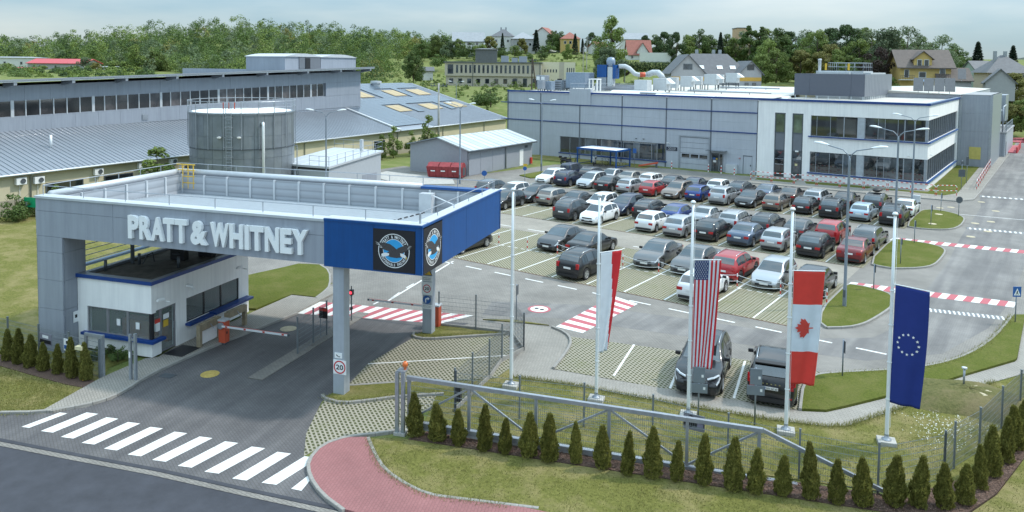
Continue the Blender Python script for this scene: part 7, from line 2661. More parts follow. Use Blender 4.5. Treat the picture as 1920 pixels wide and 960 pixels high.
MB().bb(.03,.2,-.08,.08,1.0,1.6).build('signal_head', M['black'], dp)
# banner on the fence behind the gate
bn = empty('fence_banner',(23.0,-14.95,0), R(8), 'small grey banner with shield emblem on the mesh fence', 'banner')
MB().bb(-.32,.4,-.03,-.015,.75,1.3).build('board', mat('banner_grey',(.2,.2,.24),.6), bn)
MB().bb(-.32,.4,-.034,-.031,.88,1.04).build('dark_band', M['emblem_black'], bn)
MB().add([(-.28,-.037,1.12),(-.06,-.037,1.27),(.14,-.037,1.14),(.13,-.037,1.02),(-.06,-.037,.84),(-.26,-.037,1.0)], [tuple(range(6))]).build('shield', M['emblem_black'], bn)
MB().add([(-.29,-.04,1.13),(.15,-.04,1.13),(.15,-.04,1.02),(-.29,-.04,1.02)], [(0,1,2,3)]).build('shield_band', M['emblem_white'], bn)
wall_text(bn, 'JUWENTUS',-.27,.13,1.045,1.11,-.042, M['black'])
wall_text(bn, 'GRUPA',-.2,.06,1.15,1.2,-.042, M['emblem_white'])
MB().bb(.16,.36,-.037,-.034,.9,1.02).build('side_field', mat('banner_mauve',(.25,.23,.33),.6), bn)
for (x, y, w, m_, lab) in ((-2.05,-24.68,.8, 'banner_grey', 'grey printed board on the left mesh fence'),(-.55,-24.42,.6, 'white', 'white and blue board on the left mesh fence')):
 b = empty('fence_board',(x, y,0), R(10), lab, 'sign')
 MB().bb(-w / 2, w / 2,-.04,-.02,.85,1.35).build('board', M['white'] if m_ == 'white' else bpy.data.materials[m_], b)
 MB().bb(-w / 2 + .03, w / 2 - .03,-.044,-.041,.92,1.08).build('band', M['sign_blue'] if m_ == 'white' else M['emblem_black'], b)
 MB().bb(-w / 4, w / 4,-.044,-.041,1.15,1.27).build('mark', M['black'] if m_ == 'white' else M['white'], b)

# ---- barriers
def barrier(x, y, rz, boom, label, closed_tip=False):
 e = empty('barrier',(x, y,0.0), rz, label, 'barrier', 'red barrier cabinets with booms')
 MB().bb(-.17,.17,-.17,.17,.1,1.1).build('cabinet', M['orange'], e, bevel=.015)
 MB().bb(-.2,.2,-.2,.2,1.1,1.18).build('lid', M['coping'], e, bevel=.01)
 MB().bb(-.12,.12,-.12,.12,0,.1).build('foot', M['dark_steel'], e)
 MB().lathe([(0,-.06),(.15,-.06),(.15,.04),(0,.05)],(0,0,0),20).build('pivot', M['steel'], e)
 pv = e.children[-1]
 pv.location = (0,-.24,.92)
 pv.rotation_euler = (R(90),0,0)
 bo = MB().bb(0.1, boom,-.29,-.24,.88,.97).build('boom', M['pole_white'], e)
 rd_ = MB()
 for k in range(4):
  t = .35 + k * (boom - .6) / 3
  rd_.bb(t - .06, t + .06,-.294,-.236,.89,.96)
 rd_.bb(.12, boom - .02,-.27,-.26,.971,.985)
 rd_.build('boom_reflector', M['red'], bo)
 MB().bb(boom - .02, boom + .06,-.295,-.235,.875,.975).build('boom_tip', M['dark_steel'], bo)
 MB().bb(.171,.18,-.05,.02,.5,.62).build('lock', M['black'], e)
 return e

barrier(*E2W(-11.45,3.35), EA + R(0),3.6, 'orange-red barrier cabinet with lowered white boom beside the gatehouse')
barrier(*E2W(-3.1,8.65), EA + R(180),3.9, 'orange-red barrier cabinet with boom behind the far pillar')
M['frame_brown'] = mat('weathered_frame',(.3,.25,.17),.7,.2, var=.25, scale=5)
for k,(y0_, lab) in enumerate(((2.4, 'weathered metal turnstile frame behind the barrier cabinet'),(4.3, 'weathered metal turnstile frame right of the barrier cabinet'))):
 t = empty('turnstile_frame',(*E2W(-12.05, y0_),.1), EA, lab, 'turnstile')
 MB().bb(-.1,.1,-.05,.1,0,1.0).build('leg', M['frame_brown'], t)
 MB().bb(-.1,.1,1.25,1.4,0,1.0).build('leg', M['frame_brown'], t)
 MB().bb(-.11,.11,.1,1.25,.72,1.02).build('header', M['frame_brown'], t)
 MB().bb(-.02,.02,.1,1.2,.08,.66).build('inner_panel', M['white'] if k == 0 else M['frame_brown'], t) if k == 0 else None
 MB().tube([(.1,.65,.9),(.45,.55,.65)],.02,6).build('turn_arm', M['steel'], t)
tl = empty('signal_light',(3.98,-12.95,0), EA, 'slim post with small red signal light by the lane', 'signal')
MB().tube([(0,0,0),(0,0,1.8)],.03,8).build('post', M['dark_steel'], tl)
MB().bb(-.1,.1,-.1,.08,1.35,1.62).build('housing', M['black'], tl)
m_, n_, l_, b_ = new_mat('signal_red_lit')
b_.inputs['Base Color'].default_value = (.8,.05,.08,1)
b_.inputs['Emission Color'].default_value = (1,.05,.08,1)
b_.inputs['Emission Strength'].default_value = 1.2
disc(MB(),0,1.48,0,.075,-.103,16).build('lens', m_, tl)
MB().bb(-.06,.06,-.06,.04,.6,.72).build('push_button', M['black'], tl)
rb2 = empty('lane_sign',(4.75,-15.35,0), EA, 'small red and black information sign beside the lane fence', 'sign')
MB().tube([(-.2,0,0),(-.2,0,1.3)],.025,6).build('post', M['steel'], rb2)
MB().bb(-.25,.2,-.05,-.02,.95,1.45).build('board', M['black'], rb2)
MB().bb(-.24,.19,-.056,-.051,1.3,1.43).build('red_band', M['red'], rb2)
sl = empty('lane_divider',(*E2W(-7.6,4.4),0), EA, 'raised paved divider between the two entry lanes', 'divider')
for k in range(9):
 MB().bb(-.35,.35,-4.0 + k * 1.0,-3.012 + k * 1.0,0,.05).build('kerb_slab', M['paver'], sl)

# ---- striped posts and chains in the car park
def stripe_post(parent, x, y, h=.95, r=.035):
 bm = MB()
 n = 5
 for k in range(n):
  bm.mi = k % 2
  bm.tube([(x, y, h * k / n),(x, y, h * (k + 1) / n)], r,8, cap=(k == n - 1))
 return bm.build('striped_post', [M['pole_white'], M['red']], parent)

pos = [(2.5 * i + .02,4.62) for i in range(10)]
plabs = ['first from the left', 'second from the left', 'third, beside the dark saloon', 'fourth, behind the black SUV', 'fifth, left of the grey saloon', 'sixth, with chains to both sides', 'seventh, behind the white hatchback', 'eighth, in front of the red crossover', 'ninth, behind the maple leaf flagpole', 'tenth, by the grass island']
for i,(x, y) in enumerate(pos):
 e = empty('chain_post',(x, y,.02),0, 'red and white striped chain post, ' + plabs[i], 'bollard', 'striped chain posts along the centre line')
 stripe_post(e,0,0)
 if 2 <= i < 9:
  for z in (.86,.5):
   MB().tube([(t * 2.5,0, z - .16 * math.sin(PI * t)) for t in np.linspace(0,1,9)],.014,5).build('chain', M['pole_white'], e)

# ---- red and white tubular guard rails
def guard_rail(a, b, label):
 a, b = Vector(a), Vector(b)
 L = (b - a).length
 e = empty('guard_rail',(a.x, a.y,.1), math.atan2(b.y - a.y, b.x - a.x), label, 'railing', 'red and white tubular guard rails')
 MB().tube([(.06,0,0),(.06,0,.95),(.14,0,1.06),(.26,0,1.1),(L - .26,0,1.1),(L - .14,0,1.06),(L - .06,0,.95),(L - .06,0,0)],.032,8).build('frame', M['pole_white'], e, smooth=True)
 MB().tube([(.06,0,.55),(L - .06,0,.55)],.03,8).build('mid_rail', M['pole_white'], e, smooth=True)
 bm = MB()
 n = 4
 for k in range(n):
  t = .4 + (L - .8) * k / (n - 1)
  for z in (1.1,.55):
   bm.tube([(t - .12,0, z),(t + .12,0, z)],.036,8)
 for x in (.06, L - .06):
  for z in (.2,.75):
   bm.tube([(x,0, z - .13),(x,0, z + .13)],.036,8)
 bm.build('red_band', M['red'], e)
 return e

gx = [3.44,5.85,8.25,10.6,12.95,15.3,17.6,19.85,22.1,23.9]
gy = [48.5,48.6,48.9,49.3,49.6,49.9,50.1,50.2,50.4,51.6]
for i in range(9):
 guard_rail((gx[i], gy[i] - .4),(gx[i + 1] - .02, gy[i + 1] - .4), 'red and white office guard rail %s' % ['by the grey door', 'under the first stair window', 'under the second stair window', 'at the start of the ribbon window', 'below the ribbon window middle', 'left of the middle lamp post', 'right of the middle lamp post', 'at the white corner', 'on the grass corner'][i])
for k in range(12):
 y0 = 57.6 + k * 2.6
 guard_rail((25.05 - k * .05, y0),(25.0 - k * .05, y0 + 2.55), 'red and white guard rail along the side road, %s from the near end' % ORD[k])
for (x, y, lab) in ((-8.3,52.6, 'left of the roller door'),(-3.4,52.7, 'right of the roller door'),(-1.6,52.3, 'beside the glass entrance'),(.2,51.9, 'at the small grass patch by the entrance')):
 e = empty('bollard',(x, y,0),0, 'red and white striped bollard ' + lab, 'bollard')
 stripe_post(e,0,0,1.0,.07)
rr = empty('loading_ramp',(-11.2,51.9,0), R(16), 'red folded loading ramp lying by the workshop wall', 'ramp')
MB().add([(-1.3,-.25,.05),(1.2,-.25,.55),(1.2,.25,.55),(-1.3,.25,.05),(-1.3,-.25,.2),(1.2,-.25,.75),(1.2,.25,.75),(-1.3,.25,.2)], [(0,3,2,1),(4,5,6,7),(0,1,5,4),(1,2,6,5),(2,3,7,6),(3,0,4,7)]).build('deck', M['orange'], rr)
MB().bb(.9,1.1,-.2,.2,0,.55).build('leg', M['dark_steel'], rr)
cb = empty('utility_cabinet',(20.9,38.6,.1),0, 'pale grey utility cabinet at the foot of the far lamp post', 'cabinet')
MB().bb(-.3,.3,-.2,.2,0,1.5).build('body', M['coping'], cb, bevel=.01)
MB().bb(-.95,-.32,-.18,.18,0,.95).build('side_box', M['steel'], cb, bevel=.01)
cb.location = (21.9,38.9,.1)

# ---- red ramps and barriers down the side road
for k,(u0, v0, L) in enumerate(((23.9,106,14),(24.0,128,12),(22.4,146,34))):
 e = empty('red_ramp',(u0, v0,0),0, 'red painted kerbside ramp with upright edge boards, %s along the side road' % ['nearest', 'middle', 'farthest'][k], 'ramp')
 MB().bb(0,2.4,0, L,.0,.16).build('deck', M['red_paint'], e)
 for j in range(max(1, int(L / 6))):
  MB().bb(2.4,2.55, j * 6 + .3, j * 6 + 5.4,0,.95).build('edge_board', M['red_dark'], e) if 'red_dark' in M else MB().bb(2.4,2.55, j * 6 + .3, j * 6 + 5.4,0,.95).build('edge_board', M['sign_red'], e)

# ---- bicycle shelter, bicycles, scooters
bs = empty('bicycle_shelter',(-19.2,47.2,0), R(-3), 'blue steel bicycle shelter with pale flat roof', 'shelter')
for (x, y) in ((0,0),(5.9,0),(0,3.4),(5.9,3.4),(2.95,3.4)):
 MB().bb(x - .07, x + .07, y - .07, y + .07,0,2.3).build('post', M['blue_panel'], bs)
for (a, b, c, d) in ((-.1,6.0,-.1,0.02),(-.1,6.0,3.38,3.5),(-.1,.02,.02,3.38),(5.88,6.0,.02,3.38)):
 MB().bb(a, b, c, d,2.2,2.42).build('roof_beam', M['blue_panel'], bs)
MB().bb(.03,5.87,.03,3.37,2.34,2.38).build('roof_sheet', M['white'], bs)
for y in (0,3.4):
 MB().bb(-.03,.03,.1,3.3,.25,.33).build('side_rail', M['blue_panel'], bs) if y == 0 else MB().bb(5.87,5.93,.1,3.3,.25,.33).build('side_rail', M['blue_panel'], bs)
MB().bb(.1,5.8,3.38,3.42,.95,1.03).build('back_rail', M['blue_panel'], bs)

def bicycle(x, y, rz, label, col):
 e = empty('bicycle',(x, y,0), rz, label, 'bicycle', 'bicycles in the shelter')
 for wx in (-.52,.52):
  MB().tube([(wx + .33 * math.cos(t),0,.34 + .33 * math.sin(t)) for t in np.linspace(0,2 * PI,21)],.018,5).build('wheel', M['tyre'], e)
 MB().tube([(-.52,0,.34),(-.1,0,.3),(.38,0,.85),(-.2,0,.8),(-.52,0,.34)],.018,6).tube([(-.1,0,.3),(-.22,0,.95)],.018,6).tube([(.52,0,.34),(.36,0,1.0)],.018,6).build('frame', col, e)
 MB().box((-.24,0,.97),(.24,.12,.05)).build('saddle', M['black'], e)
 MB().tube([(.3,-.28,1.03),(.38,0,1.0),(.3,.28,1.03)],.014,6).build('handlebar', M['black'], e)
 return e

bicycle(-16.3,49.0, R(75), 'dark bicycle in the middle of the shelter', M['dark_steel'])
bicycle(-15.6,49.3, R(80), 'bicycle with wide handlebar beside the dark one', M['black'])
bicycle(-13.9,49.4, R(70), 'bicycle at the right end of the shelter', M['steel'])

def scooter(x, y, rz, label, col):
 e = empty('motor_scooter',(x, y,0), rz, label, 'scooter', 'motor scooters by the shelter')
 for wx in (-.6,.6):
  MB().lathe([(.08,-.06),(.24,-.06),(.26,0),(.24,.06),(.08,.06)], n=16).build('wheel', M['tyre'], e)
  w_ = e.children[-1]
  w_.location = (wx,0,.26)
  w_.rotation_euler = (R(90),0,0)
 b = MB()
 V, F = [], []
 sec = [(-.85,.62,.1,.1),(-.55,.62,.22,.2),(-.1,.6,.2,.2),(.15,.36,.2,.08),(.4,.45,.22,.16),(.52,.8,.24,.26),(.6,1.05,.12,.1)]
 for (sx, sz, sw, sh) in sec:
  for j in range(8):
   an = 2 * PI * j / 8
   V.append((sx + (.1 * math.sin(an) if sx > .3 else 0), sw * math.cos(an) * .8, sz + sh * math.sin(an)))
 for i in range(len(sec) - 1):
  for j in range(8):
   F.append((i * 8 + j, i * 8 + (j + 1) % 8,(i + 1) * 8 + (j + 1) % 8,(i + 1) * 8 + j))
 F += [tuple(range(8)), tuple(range((len(sec) - 1) * 8, len(sec) * 8))]
 b.add(V, F).build('body', col, e, smooth=True)
 MB().box((-.4,0,.86),(.75,.26,.12)).build('seat', M['black'], e, bevel=.03)
 MB().tube([(.45,-.34,1.12),(.55,0,1.08),(.45,.34,1.12)],.02,6).build('handlebar', M['black'], e)
 MB().box((-.85,0,1.0),(.32,.34,.3)).build('top_case', col, e, bevel=.03)
 MB().add([(.6,-.2,1.05),(.6,.2,1.05),(.45,.16,1.45),(.45,-.16,1.45)], [(0,1,2,3)]).build('windshield', M['glass_light'], e)
 return e

scooter(-17.6,48.9, R(-70), 'white and black motor scooter under the blue shelter', M['white'])
scooter(-20.8,47.0, R(10), 'black motor scooter behind the navy van, left', M['black'])
scooter(-19.6,46.4, R(15), 'black motor scooter behind the navy van, right', M['black'])

# ---- mound with shaft cover
md = MB()
V, F = [], []
C0 = Vector((30.08,-4.62))
nr, na = 9,36
for i in range(nr + 1):
 t = i / nr
 for j in range(na):
  a = 2 * PI * j / na
  rr_ = t * (2.5 + .35 * math.sin(2 * a + .6) + .2 * math.sin(5 * a))
  h_ = .55 * (1 - t ** 2.6) - .02
  V.append((rr_ * math.cos(a), rr_ * math.sin(a) * .82, h_ + .03 * math.sin(7 * a + 9 * t)))
for i in range(nr):
 for j in range(na):
  F.append((i * na + j, i * na + (j + 1) % na,(i + 1) * na + (j + 1) % na,(i + 1) * na + j))
md.add(V, F)
mo = md.build('grassy_mound', grass_mat('rough_dry_grass',(.08,.085,.03),(.16,.15,.06),(.22,.17,.1),.8), smooth=True, loc=(C0.x, C0.y,0.02))
tag(mo, 'low grassy mound with bare earth beside the footpath', 'mound', kind='structure')
vp = empty('vent_pipe',(C0.x - .2, C0.y + .35,.4),0, 'short capped vent pipe on the grassy mound', 'pipe')
MB().tube([(0,0,0),(0,0,.75)],.04,8).build('pipe', M['steel'], vp, smooth=True)
MB().lathe([(0,.75),(.1,.75),(.1,.8),(0,.83)], n=14).build('cap', M['coping'], vp)

# ---- two walkers far down the side road
def walker(x, y, rz, label, shirt, z=0.0):
 me = bpy.data.meshes.new('person_body')
 J = [(0,0,.95),(0,.01,1.2),(0,.0,1.45),(0,.0,1.55),(0,.02,1.68),(-.1,0,.9),(-.12,.06,.5),(-.12,-.02,.08),(-.12,.12,.04),(.1,0,.9),(.13,-.04,.5),(.13,-.14,.1),(.13,-.02,.04),
         (-.19,0,1.42),(-.25,-.03,1.14),(-.24,.1,.9),(.19,0,1.42),(.25,.02,1.14),(.24,.14,.92)]
 Ed = [(0,1),(1,2),(2,3),(3,4),(0,5),(5,6),(6,7),(7,8),(0,9),(9,10),(10,11),(11,12),(2,13),(13,14),(14,15),(2,16),(16,17),(17,18)]
 rad = [.15,.16,.17,.06,.11,.1,.07,.05,.045,.1,.07,.05,.045,.07,.05,.035,.07,.05,.035]
 me.from_pydata(J, Ed, [])
 o = bpy.data.objects.new('person', me)
 COL.objects.link(o)
 o.modifiers.new('skin', 'SKIN')
 for i, v in enumerate(me.skin_vertices[0].data):
  v.radius = (rad[i], rad[i] * .8)
 me.skin_vertices[0].data[0].use_root = True
 sb = o.modifiers.new('sub', 'SUBSURF')
 sb.levels = sb.render_levels = 1
 me.materials.append(shirt)
 o.location = (x, y, z)
 o.rotation_euler = (0,0, rz)
 tag(o, label, 'person', 'people walking on the side road')
 hb = MB().lathe([(0,-.02),(.1,.02),(.115,.1),(.08,.17),(0,.19)],(0,-.01,1.62),12).build('hair', M['black'], o, smooth=True)
 return o

walker(22.1,150.6, R(150), 'person in dark clothes walking on the far side road, left of two', mat('dark_clothes',(.03,.03,.035),.9))
walker(22.8,151.2, R(160), 'person in black jacket walking on the far side road, right of two', mat('black_jacket',(.02,.02,.022),.9))
# concrete utility pole behind the garage
up = empty('utility_pole',(-46.9,51.0,0),0, 'tall concrete utility pole with cross-arm behind the garage', 'pole')
MB().tube([(0,0,0),(0,0,10.2)],.2,8, r2=.13).build('pole', M['concrete'], up, smooth=True)
MB().bb(-1.3,1.3,-.06,.06,9.7,9.85).build('cross_arm', M['dark_steel'], up)
for x in (-1.2,-.7,.7,1.2):
 MB().lathe([(.05,0),(.08,.08),(.05,.16),(.07,.24),(0,.3)],(x,0,9.85),8).build('insulator', M['dark_steel'], up)
up.rotation_euler = (0,0, R(36))

# ================================================================ planting
RNG = np.random.default_rng(11)

def leaf_cloud(clumps, n, size, flat=.6, rng=RNG, droop=0.0):
 """n small leaf quads spread through ellipsoidal clumps (cx, cy, cz, rx, ry, rz); returns arrays"""
 cl = np.array(clumps, float)
 vol = cl[:,3] * cl[:,4] * cl[:,5]
 pr = vol ** .7
 pr /= pr.sum()
 idx = rng.choice(len(cl), n, p=pr)
 d = rng.normal(size=(n,3))
 d /= np.linalg.norm(d, axis=1)[:, None]
 r = rng.uniform(.35,1.0, n) ** .45
 P = cl[idx, :3] + d * cl[idx,3:6] * r[:, None]
 nrm = d * .9 + rng.normal(size=(n,3)) * flat
 nrm[:,2] += .35
 nrm /= np.linalg.norm(nrm, axis=1)[:, None]
 ref = rng.normal(size=(n,3))
 a = np.cross(nrm, ref)
 a /= np.linalg.norm(a, axis=1)[:, None] + 1e-9
 b = np.cross(nrm, a)
 s = size * rng.uniform(.55,1.25, n)
 a *= s[:, None]
 b *= (s * rng.uniform(.5,.9, n))[:, None]
 b[:,2] -= droop * s
 V = np.stack([P - a * .5, P + b * .5, P + a * .5, P - b * .5],1).reshape(-1,3)
 F = np.arange(4 * n).reshape(-1,4)
 return V, F

def np_mesh(name, V, F, mats, mi=None):
 me = bpy.data.meshes.new(name)
 me.vertices.add(len(V))
 me.vertices.foreach_set('co', np.asarray(V, np.float32).ravel())
 k = F.shape[1]
 me.loops.add(len(F) * k)
 me.loops.foreach_set('vertex_index', np.asarray(F, np.int32).ravel())
 me.polygons.add(len(F))
 me.polygons.foreach_set('loop_start', np.arange(0, len(F) * k, k, dtype=np.int32))
 me.polygons.foreach_set('loop_total', np.full(len(F), k, np.int32))
 for m in mats:
  me.materials.append(m)
 if mi is not None:
  me.polygons.foreach_set('material_index', np.asarray(mi, np.int32))
 me.update()
 me.validate()
 return me

M['bark'] = mat('bark',(.1,.075,.055),.95, var=.3, scale=6, bump=.6)
LEAF_M = {
 'mid': leaf_mat('leaf_mid_green',(0.055,0.092,0.025),(0.134,0.195,0.056)),
 'fresh': leaf_mat('leaf_fresh_green',(0.088,0.128,0.030),(0.205,0.266,0.071)),
 'dark': leaf_mat('leaf_dark_green',(0.032,0.058,0.022),(0.082,0.128,0.046)),
 'grey': leaf_mat('leaf_grey_green',(0.081,0.113,0.060),(0.185,0.236,0.128)),
 'olive': leaf_mat('leaf_olive',(0.120,0.118,0.034),(0.256,0.246,0.076)),
 'conifer': leaf_mat('needle_green',(.015,.032,.02),(.05,.078,.042),.1),
 'plum': leaf_mat('leaf_plum',(0.036,0.024,0.020),(0.082,0.056,0.046)),
}

def crown_clumps(h, w, base, n, rng, top=1.0, gap=.0):
 """clumps filling an uneven crown of height h and half width w above base"""
 out = []
 for i in range(n):
  t = rng.uniform(0,1)
  prof = math.sin(PI * min(1,.12 + .88 * t ** .8)) ** .6 if top < 2 else 1
  prof = (1 - t) ** .55 * (.35 + .65 * min(1, t * 5)) if top >= 2 else prof
  rad = w * prof * math.sqrt(rng.uniform(.05,1))
  a = rng.uniform(0,2 * PI)
  s = w * rng.uniform(.26,.46) * (1 - .35 * t)
  out.append((rad * math.cos(a), rad * math.sin(a), base + (h - base) * (.06 + .86 * t), s, s, s * rng.uniform(.65,1.0)))
 return out

def trunk_mesh(h, r, w, rng, limbs=6):
 bm = MB()
 bend = [(rng.normal(0,.04) * h * k / 5, rng.normal(0,.04) * h * k / 5) for k in range(5)]
 bm.tube([(bend[k][0] * .4, bend[k][1] * .4, h * .82 * k / 4) for k in range(5)], r,8, r2=r * .3)
 for i in range(limbs):
  z = h * rng.uniform(.25,.65)
  a = rng.uniform(0,2 * PI)
  L = w * rng.uniform(.5,.9)
  bm.tube([(0,0, z),(L * .5 * math.cos(a), L * .5 * math.sin(a), z + L * .35),(L * math.cos(a), L * math.sin(a), z + L * .75)], r * .4,5, r2=r * .12)
 me = bm.mesh('trunk', True)
 me.materials.append(M['bark'])
 return me

TREES = {}

def tree_kind(key, h, w, base, n_cl, n_leaf, size, lm, limbs=6, top=1.0, seed=1, r=None):
 rng = np.random.default_rng(seed)
 V, F = leaf_cloud(crown_clumps(h, w, base, n_cl, rng, top), n_leaf, size, rng=rng)
 V[:,2] = np.maximum(V[:,2],.15)
 TREES[key] = (np_mesh('crown', V, F, [LEAF_M[lm]]), trunk_mesh(h, r or h * .018 + .05, w, rng, limbs), h, lm)

tree_kind('oak',11,4.6,.4,34,9500,.42, 'mid', seed=1)
tree_kind('oak_dark',12,4.4,.4,34,9500,.42, 'dark', seed=2)
tree_kind('fresh',10,4.2,.2,34,9500,.4, 'fresh', seed=3)
tree_kind('willow',9,4.6,.1,30,9500,.4, 'grey', seed=4)
tree_kind('olive',9,4.0,.2,26,9500,.4, 'olive', seed=5)
tree_kind('poplar',14,2.6,.3,30,9500,.4, 'mid', seed=6)
tree_kind('tall',19,5.0,1.5,60,15000,.46, 'fresh', limbs=10, seed=7, r=.42)
tree_kind('bush',3.2,2.3,.2,16,2200,.26, 'mid', seed=8, limbs=3, r=.08)
tree_kind('bush_fresh',2.6,2.2,.1,14,2000,.26, 'fresh', seed=9, limbs=3, r=.08)
tree_kind('plum',8,3.4,1.6,22,3600,.36, 'plum', seed=10)
tree_kind('airy',13,4.6,2.0,20,3400,.38, 'grey', limbs=12, seed=12, r=.25)
tree_kind('young',4.6,1.25,.3,30,2400,.2, 'fresh', seed=13, limbs=8, r=.06, top=2)

def conifer_mesh(h, w, n, seed):
 rng = np.random.default_rng(seed)
 t = rng.uniform(0,1, n) ** .75
 z = .6 + (h - .6) * t
 tier = (np.abs(((t * 13) % 1) - .5) * .5 + .75)
 rad = w * (1 - t) ** .85 * tier * rng.uniform(.25,1.0, n) ** .4
 a = rng.uniform(0,2 * PI, n)
 P = np.stack([rad * np.cos(a), rad * np.sin(a), z - rad * .25],1)
 out = np.stack([np.cos(a), np.sin(a), np.full(n,-.35)],1)
 side = np.stack([-np.sin(a), np.cos(a), rng.normal(0,.3, n)],1)
 s = .5 * rng.uniform(.5,1.2, n)[:, None]
 V = np.stack([P - side * s * .4, P + out * s, P + side * s * .4, P - out * s * .5],1).reshape(-1,3)
 return np_mesh('crown', V, np.arange(4 * n).reshape(-1,4), [LEAF_M['conifer']])

TREES['spruce'] = (conifer_mesh(12,2.6,3600,21), trunk_mesh(11,.2,.5, np.random.default_rng(5),0),12, 'conifer')
TREES['spruce_slim'] = (conifer_mesh(10,1.5,2600,22), trunk_mesh(9,.15,.4, np.random.default_rng(6),0),10, 'conifer')

def tree(kind, p, h, label, group=None, name=None, wide=1.0, cat=None):
 cm, tm, h0, lm = TREES[kind]
 s = h / h0
 nm = name or ('shrub' if kind.startswith('bush') else ('spruce_tree' if kind.startswith('spruce') else 'leafy_tree'))
 e = empty(nm, p, random.uniform(0,6.28), label, cat or ('shrub' if kind.startswith('bush') else 'tree'), group)
 e.scale = (s * wide, s * wide, s)
 piece('crown', cm, None, e)
 piece('trunk', tm, None, e)
 return e

# ---- thuja rows: dense upright sprays
def thuja_mesh(seed, h=1.55, w=.36, n=5200):
 rng = np.random.default_rng(seed)
 t = rng.uniform(0,1, n) ** .9
 lob = 1 + .14 * np.sin(rng.uniform(0,6.28) + 3 * t * 6) + rng.normal(0,.03, n)
 a = rng.uniform(0,2 * PI, n)
 bump = 1 + .13 * np.sin(3 * a + 7 * t + seed) + .1 * np.sin(7 * a - 11 * t)
 prof = np.where(t < .25,.82 + .72 * t, np.maximum(.0,1 - (t - .25) / .75) ** .72)
 rad = w * prof * lob * bump * (rng.uniform(.3,1, n) ** .3) + .012
 z = .03 + h * t
 P = np.stack([rad * np.cos(a), rad * np.sin(a), z],1)
 out = np.stack([np.cos(a) * .35, np.sin(a) * .35, np.full(n,1.0)],1) + rng.normal(0,.22,(n,3))
 out /= np.linalg.norm(out, axis=1)[:, None]
 tw = a + rng.normal(0,.8, n)
 side = np.stack([-np.sin(tw), np.cos(tw), np.zeros(n)],1)
 L = rng.uniform(.05,.13, n)[:, None]
 wd = rng.uniform(.012,.028, n)[:, None]
 V = np.stack([P - side * wd, P + out * L * .4 - side * wd * 1.2, P + out * L, P + out * L * .4 + side * wd * 1.2],1).reshape(-1,3)
 return np_mesh('foliage', V, np.arange(4 * n).reshape(-1,4), [M['thuja']])

M['thuja'] = leaf_mat('thuja_green',(.1,.105,.022),(.3,.29,.08),.3)
M['thuja'].node_tree.nodes['Map Range'].inputs['To Min'].default_value = .85
M['thuja'].node_tree.nodes['Map Range'].inputs['To Max'].default_value = 1.15
TH = [thuja_mesh(s, h_, w_) for s, h_, w_ in ((31,1.38,.235),(32,1.3,.26),(33,1.45,.24),(34,1.26,.27),(35,1.38,.22))]
tst = MB().tube([(0,0,-.02),(0,0,.9)],.03,6, r2=.01).mesh('stem')
tst.materials.append(M['bark'])
TF = [(14.97,-19.93),(15.79,-19.69),(16.53,-19.49),(17.45,-19.25),(18.09,-18.98),(18.88,-18.68),(19.55,-18.52),(20.35,-18.12),(21.19,-17.86),(21.97,-17.71),(22.71,-17.42),(23.39,-17.13),(24.13,-16.8),(24.98,-16.57),(25.59,-16.33),(26.27,-15.92),(27.04,-15.63),(27.71,-15.4),(28.37,-15.04),(29.09,-14.49),(29.68,-14.15)]
TRT = [(30.33,-13.76),(30.78,-13.14),(31.09,-11.91),(31.29,-10.79),(31.61,-9.52),(31.8,-8.32),(31.99,-7.25)] + [(32.3,-6.0),(32.5,-5.0),(30.0,-13.9)]
TLF = [(-4.97,-25.8),(-3.66,-25.56),(-2.98,-25.41),(-2.15,-25.28),(-1.29,-25.12),(-0.49,-24.92),(0.37,-24.74),(1.11,-24.5)]
rn = random.Random(5)

def thuja(p, label, k, z=.09):
 e = empty('thuja_shrub',(p[0], p[1], z), rn.uniform(0,6.28), label, 'shrub', 'clipped thuja rows')
 s = rn.uniform(.84,1.1)
 e.scale = (s * rn.uniform(.85,1.1), s * rn.uniform(.85,1.1), s)
 e.rotation_euler = (R(rn.uniform(-3.5,3.5)), R(rn.uniform(-3.5,3.5)), e.rotation_euler[2])
 piece('foliage', TH[k % 5], None, e)
 piece('stem', tst, None, e)

for i, p in enumerate(TF):
 thuja(p, 'small conical thuja in front of the sliding gate, %s from the left' % ORD[i], i * 3 + (i // 4))
for i, p in enumerate(TRT[:9]):
 thuja(p, 'small conical thuja along the right fence, %s from the near corner' % ORD[i], i * 2 + 1)
for i, p in enumerate(TLF):
 thuja(p, 'small conical thuja beside the left lane, %s from the left edge' % ORD[i], i * 2,.05)

# ---- tufts of longer grass along edges, and daisies on the bank
def tufts(name, pts, n_per, spread, h, m, label, z=.02):
 rng = np.random.default_rng(len(pts) + n_per)
 Vs = []
 for (x, y) in pts:
  n = n_per
  px = x + rng.normal(0, spread, n)
  py = y + rng.normal(0, spread, n)
  a = rng.uniform(0,2 * PI, n)
  hh = h * rng.uniform(.4,1.2, n)
  ln = rng.normal(0,.35,(n,2)) * hh[:, None]
  w = .012
  A = np.stack([px - w * np.cos(a), py - w * np.sin(a), np.full(n, z)],1)
  B = np.stack([px + w * np.cos(a), py + w * np.sin(a), np.full(n, z)],1)
  C = np.stack([px + ln[:,0], py + ln[:,1], z + hh],1)
  Vs.append(np.stack([A, B, C],1).reshape(-1,3))
 V = np.concatenate(Vs)
 F = np.arange(len(V)).reshape(-1,3)
 o = bpy.data.objects.new(name, np_mesh(name, V, F, [m]))
 COL.objects.link(o)
 return tag(o, label, 'grass', kind='stuff')

def along(pts, step):
 out = []
 P = [Vector(p) for p in pts]
 for a, b in zip(P[:-1], P[1:]):
  n = max(1, int((b - a).length / step))
  out += [tuple(a.lerp(b, i / n)) for i in range(n)]
 return out

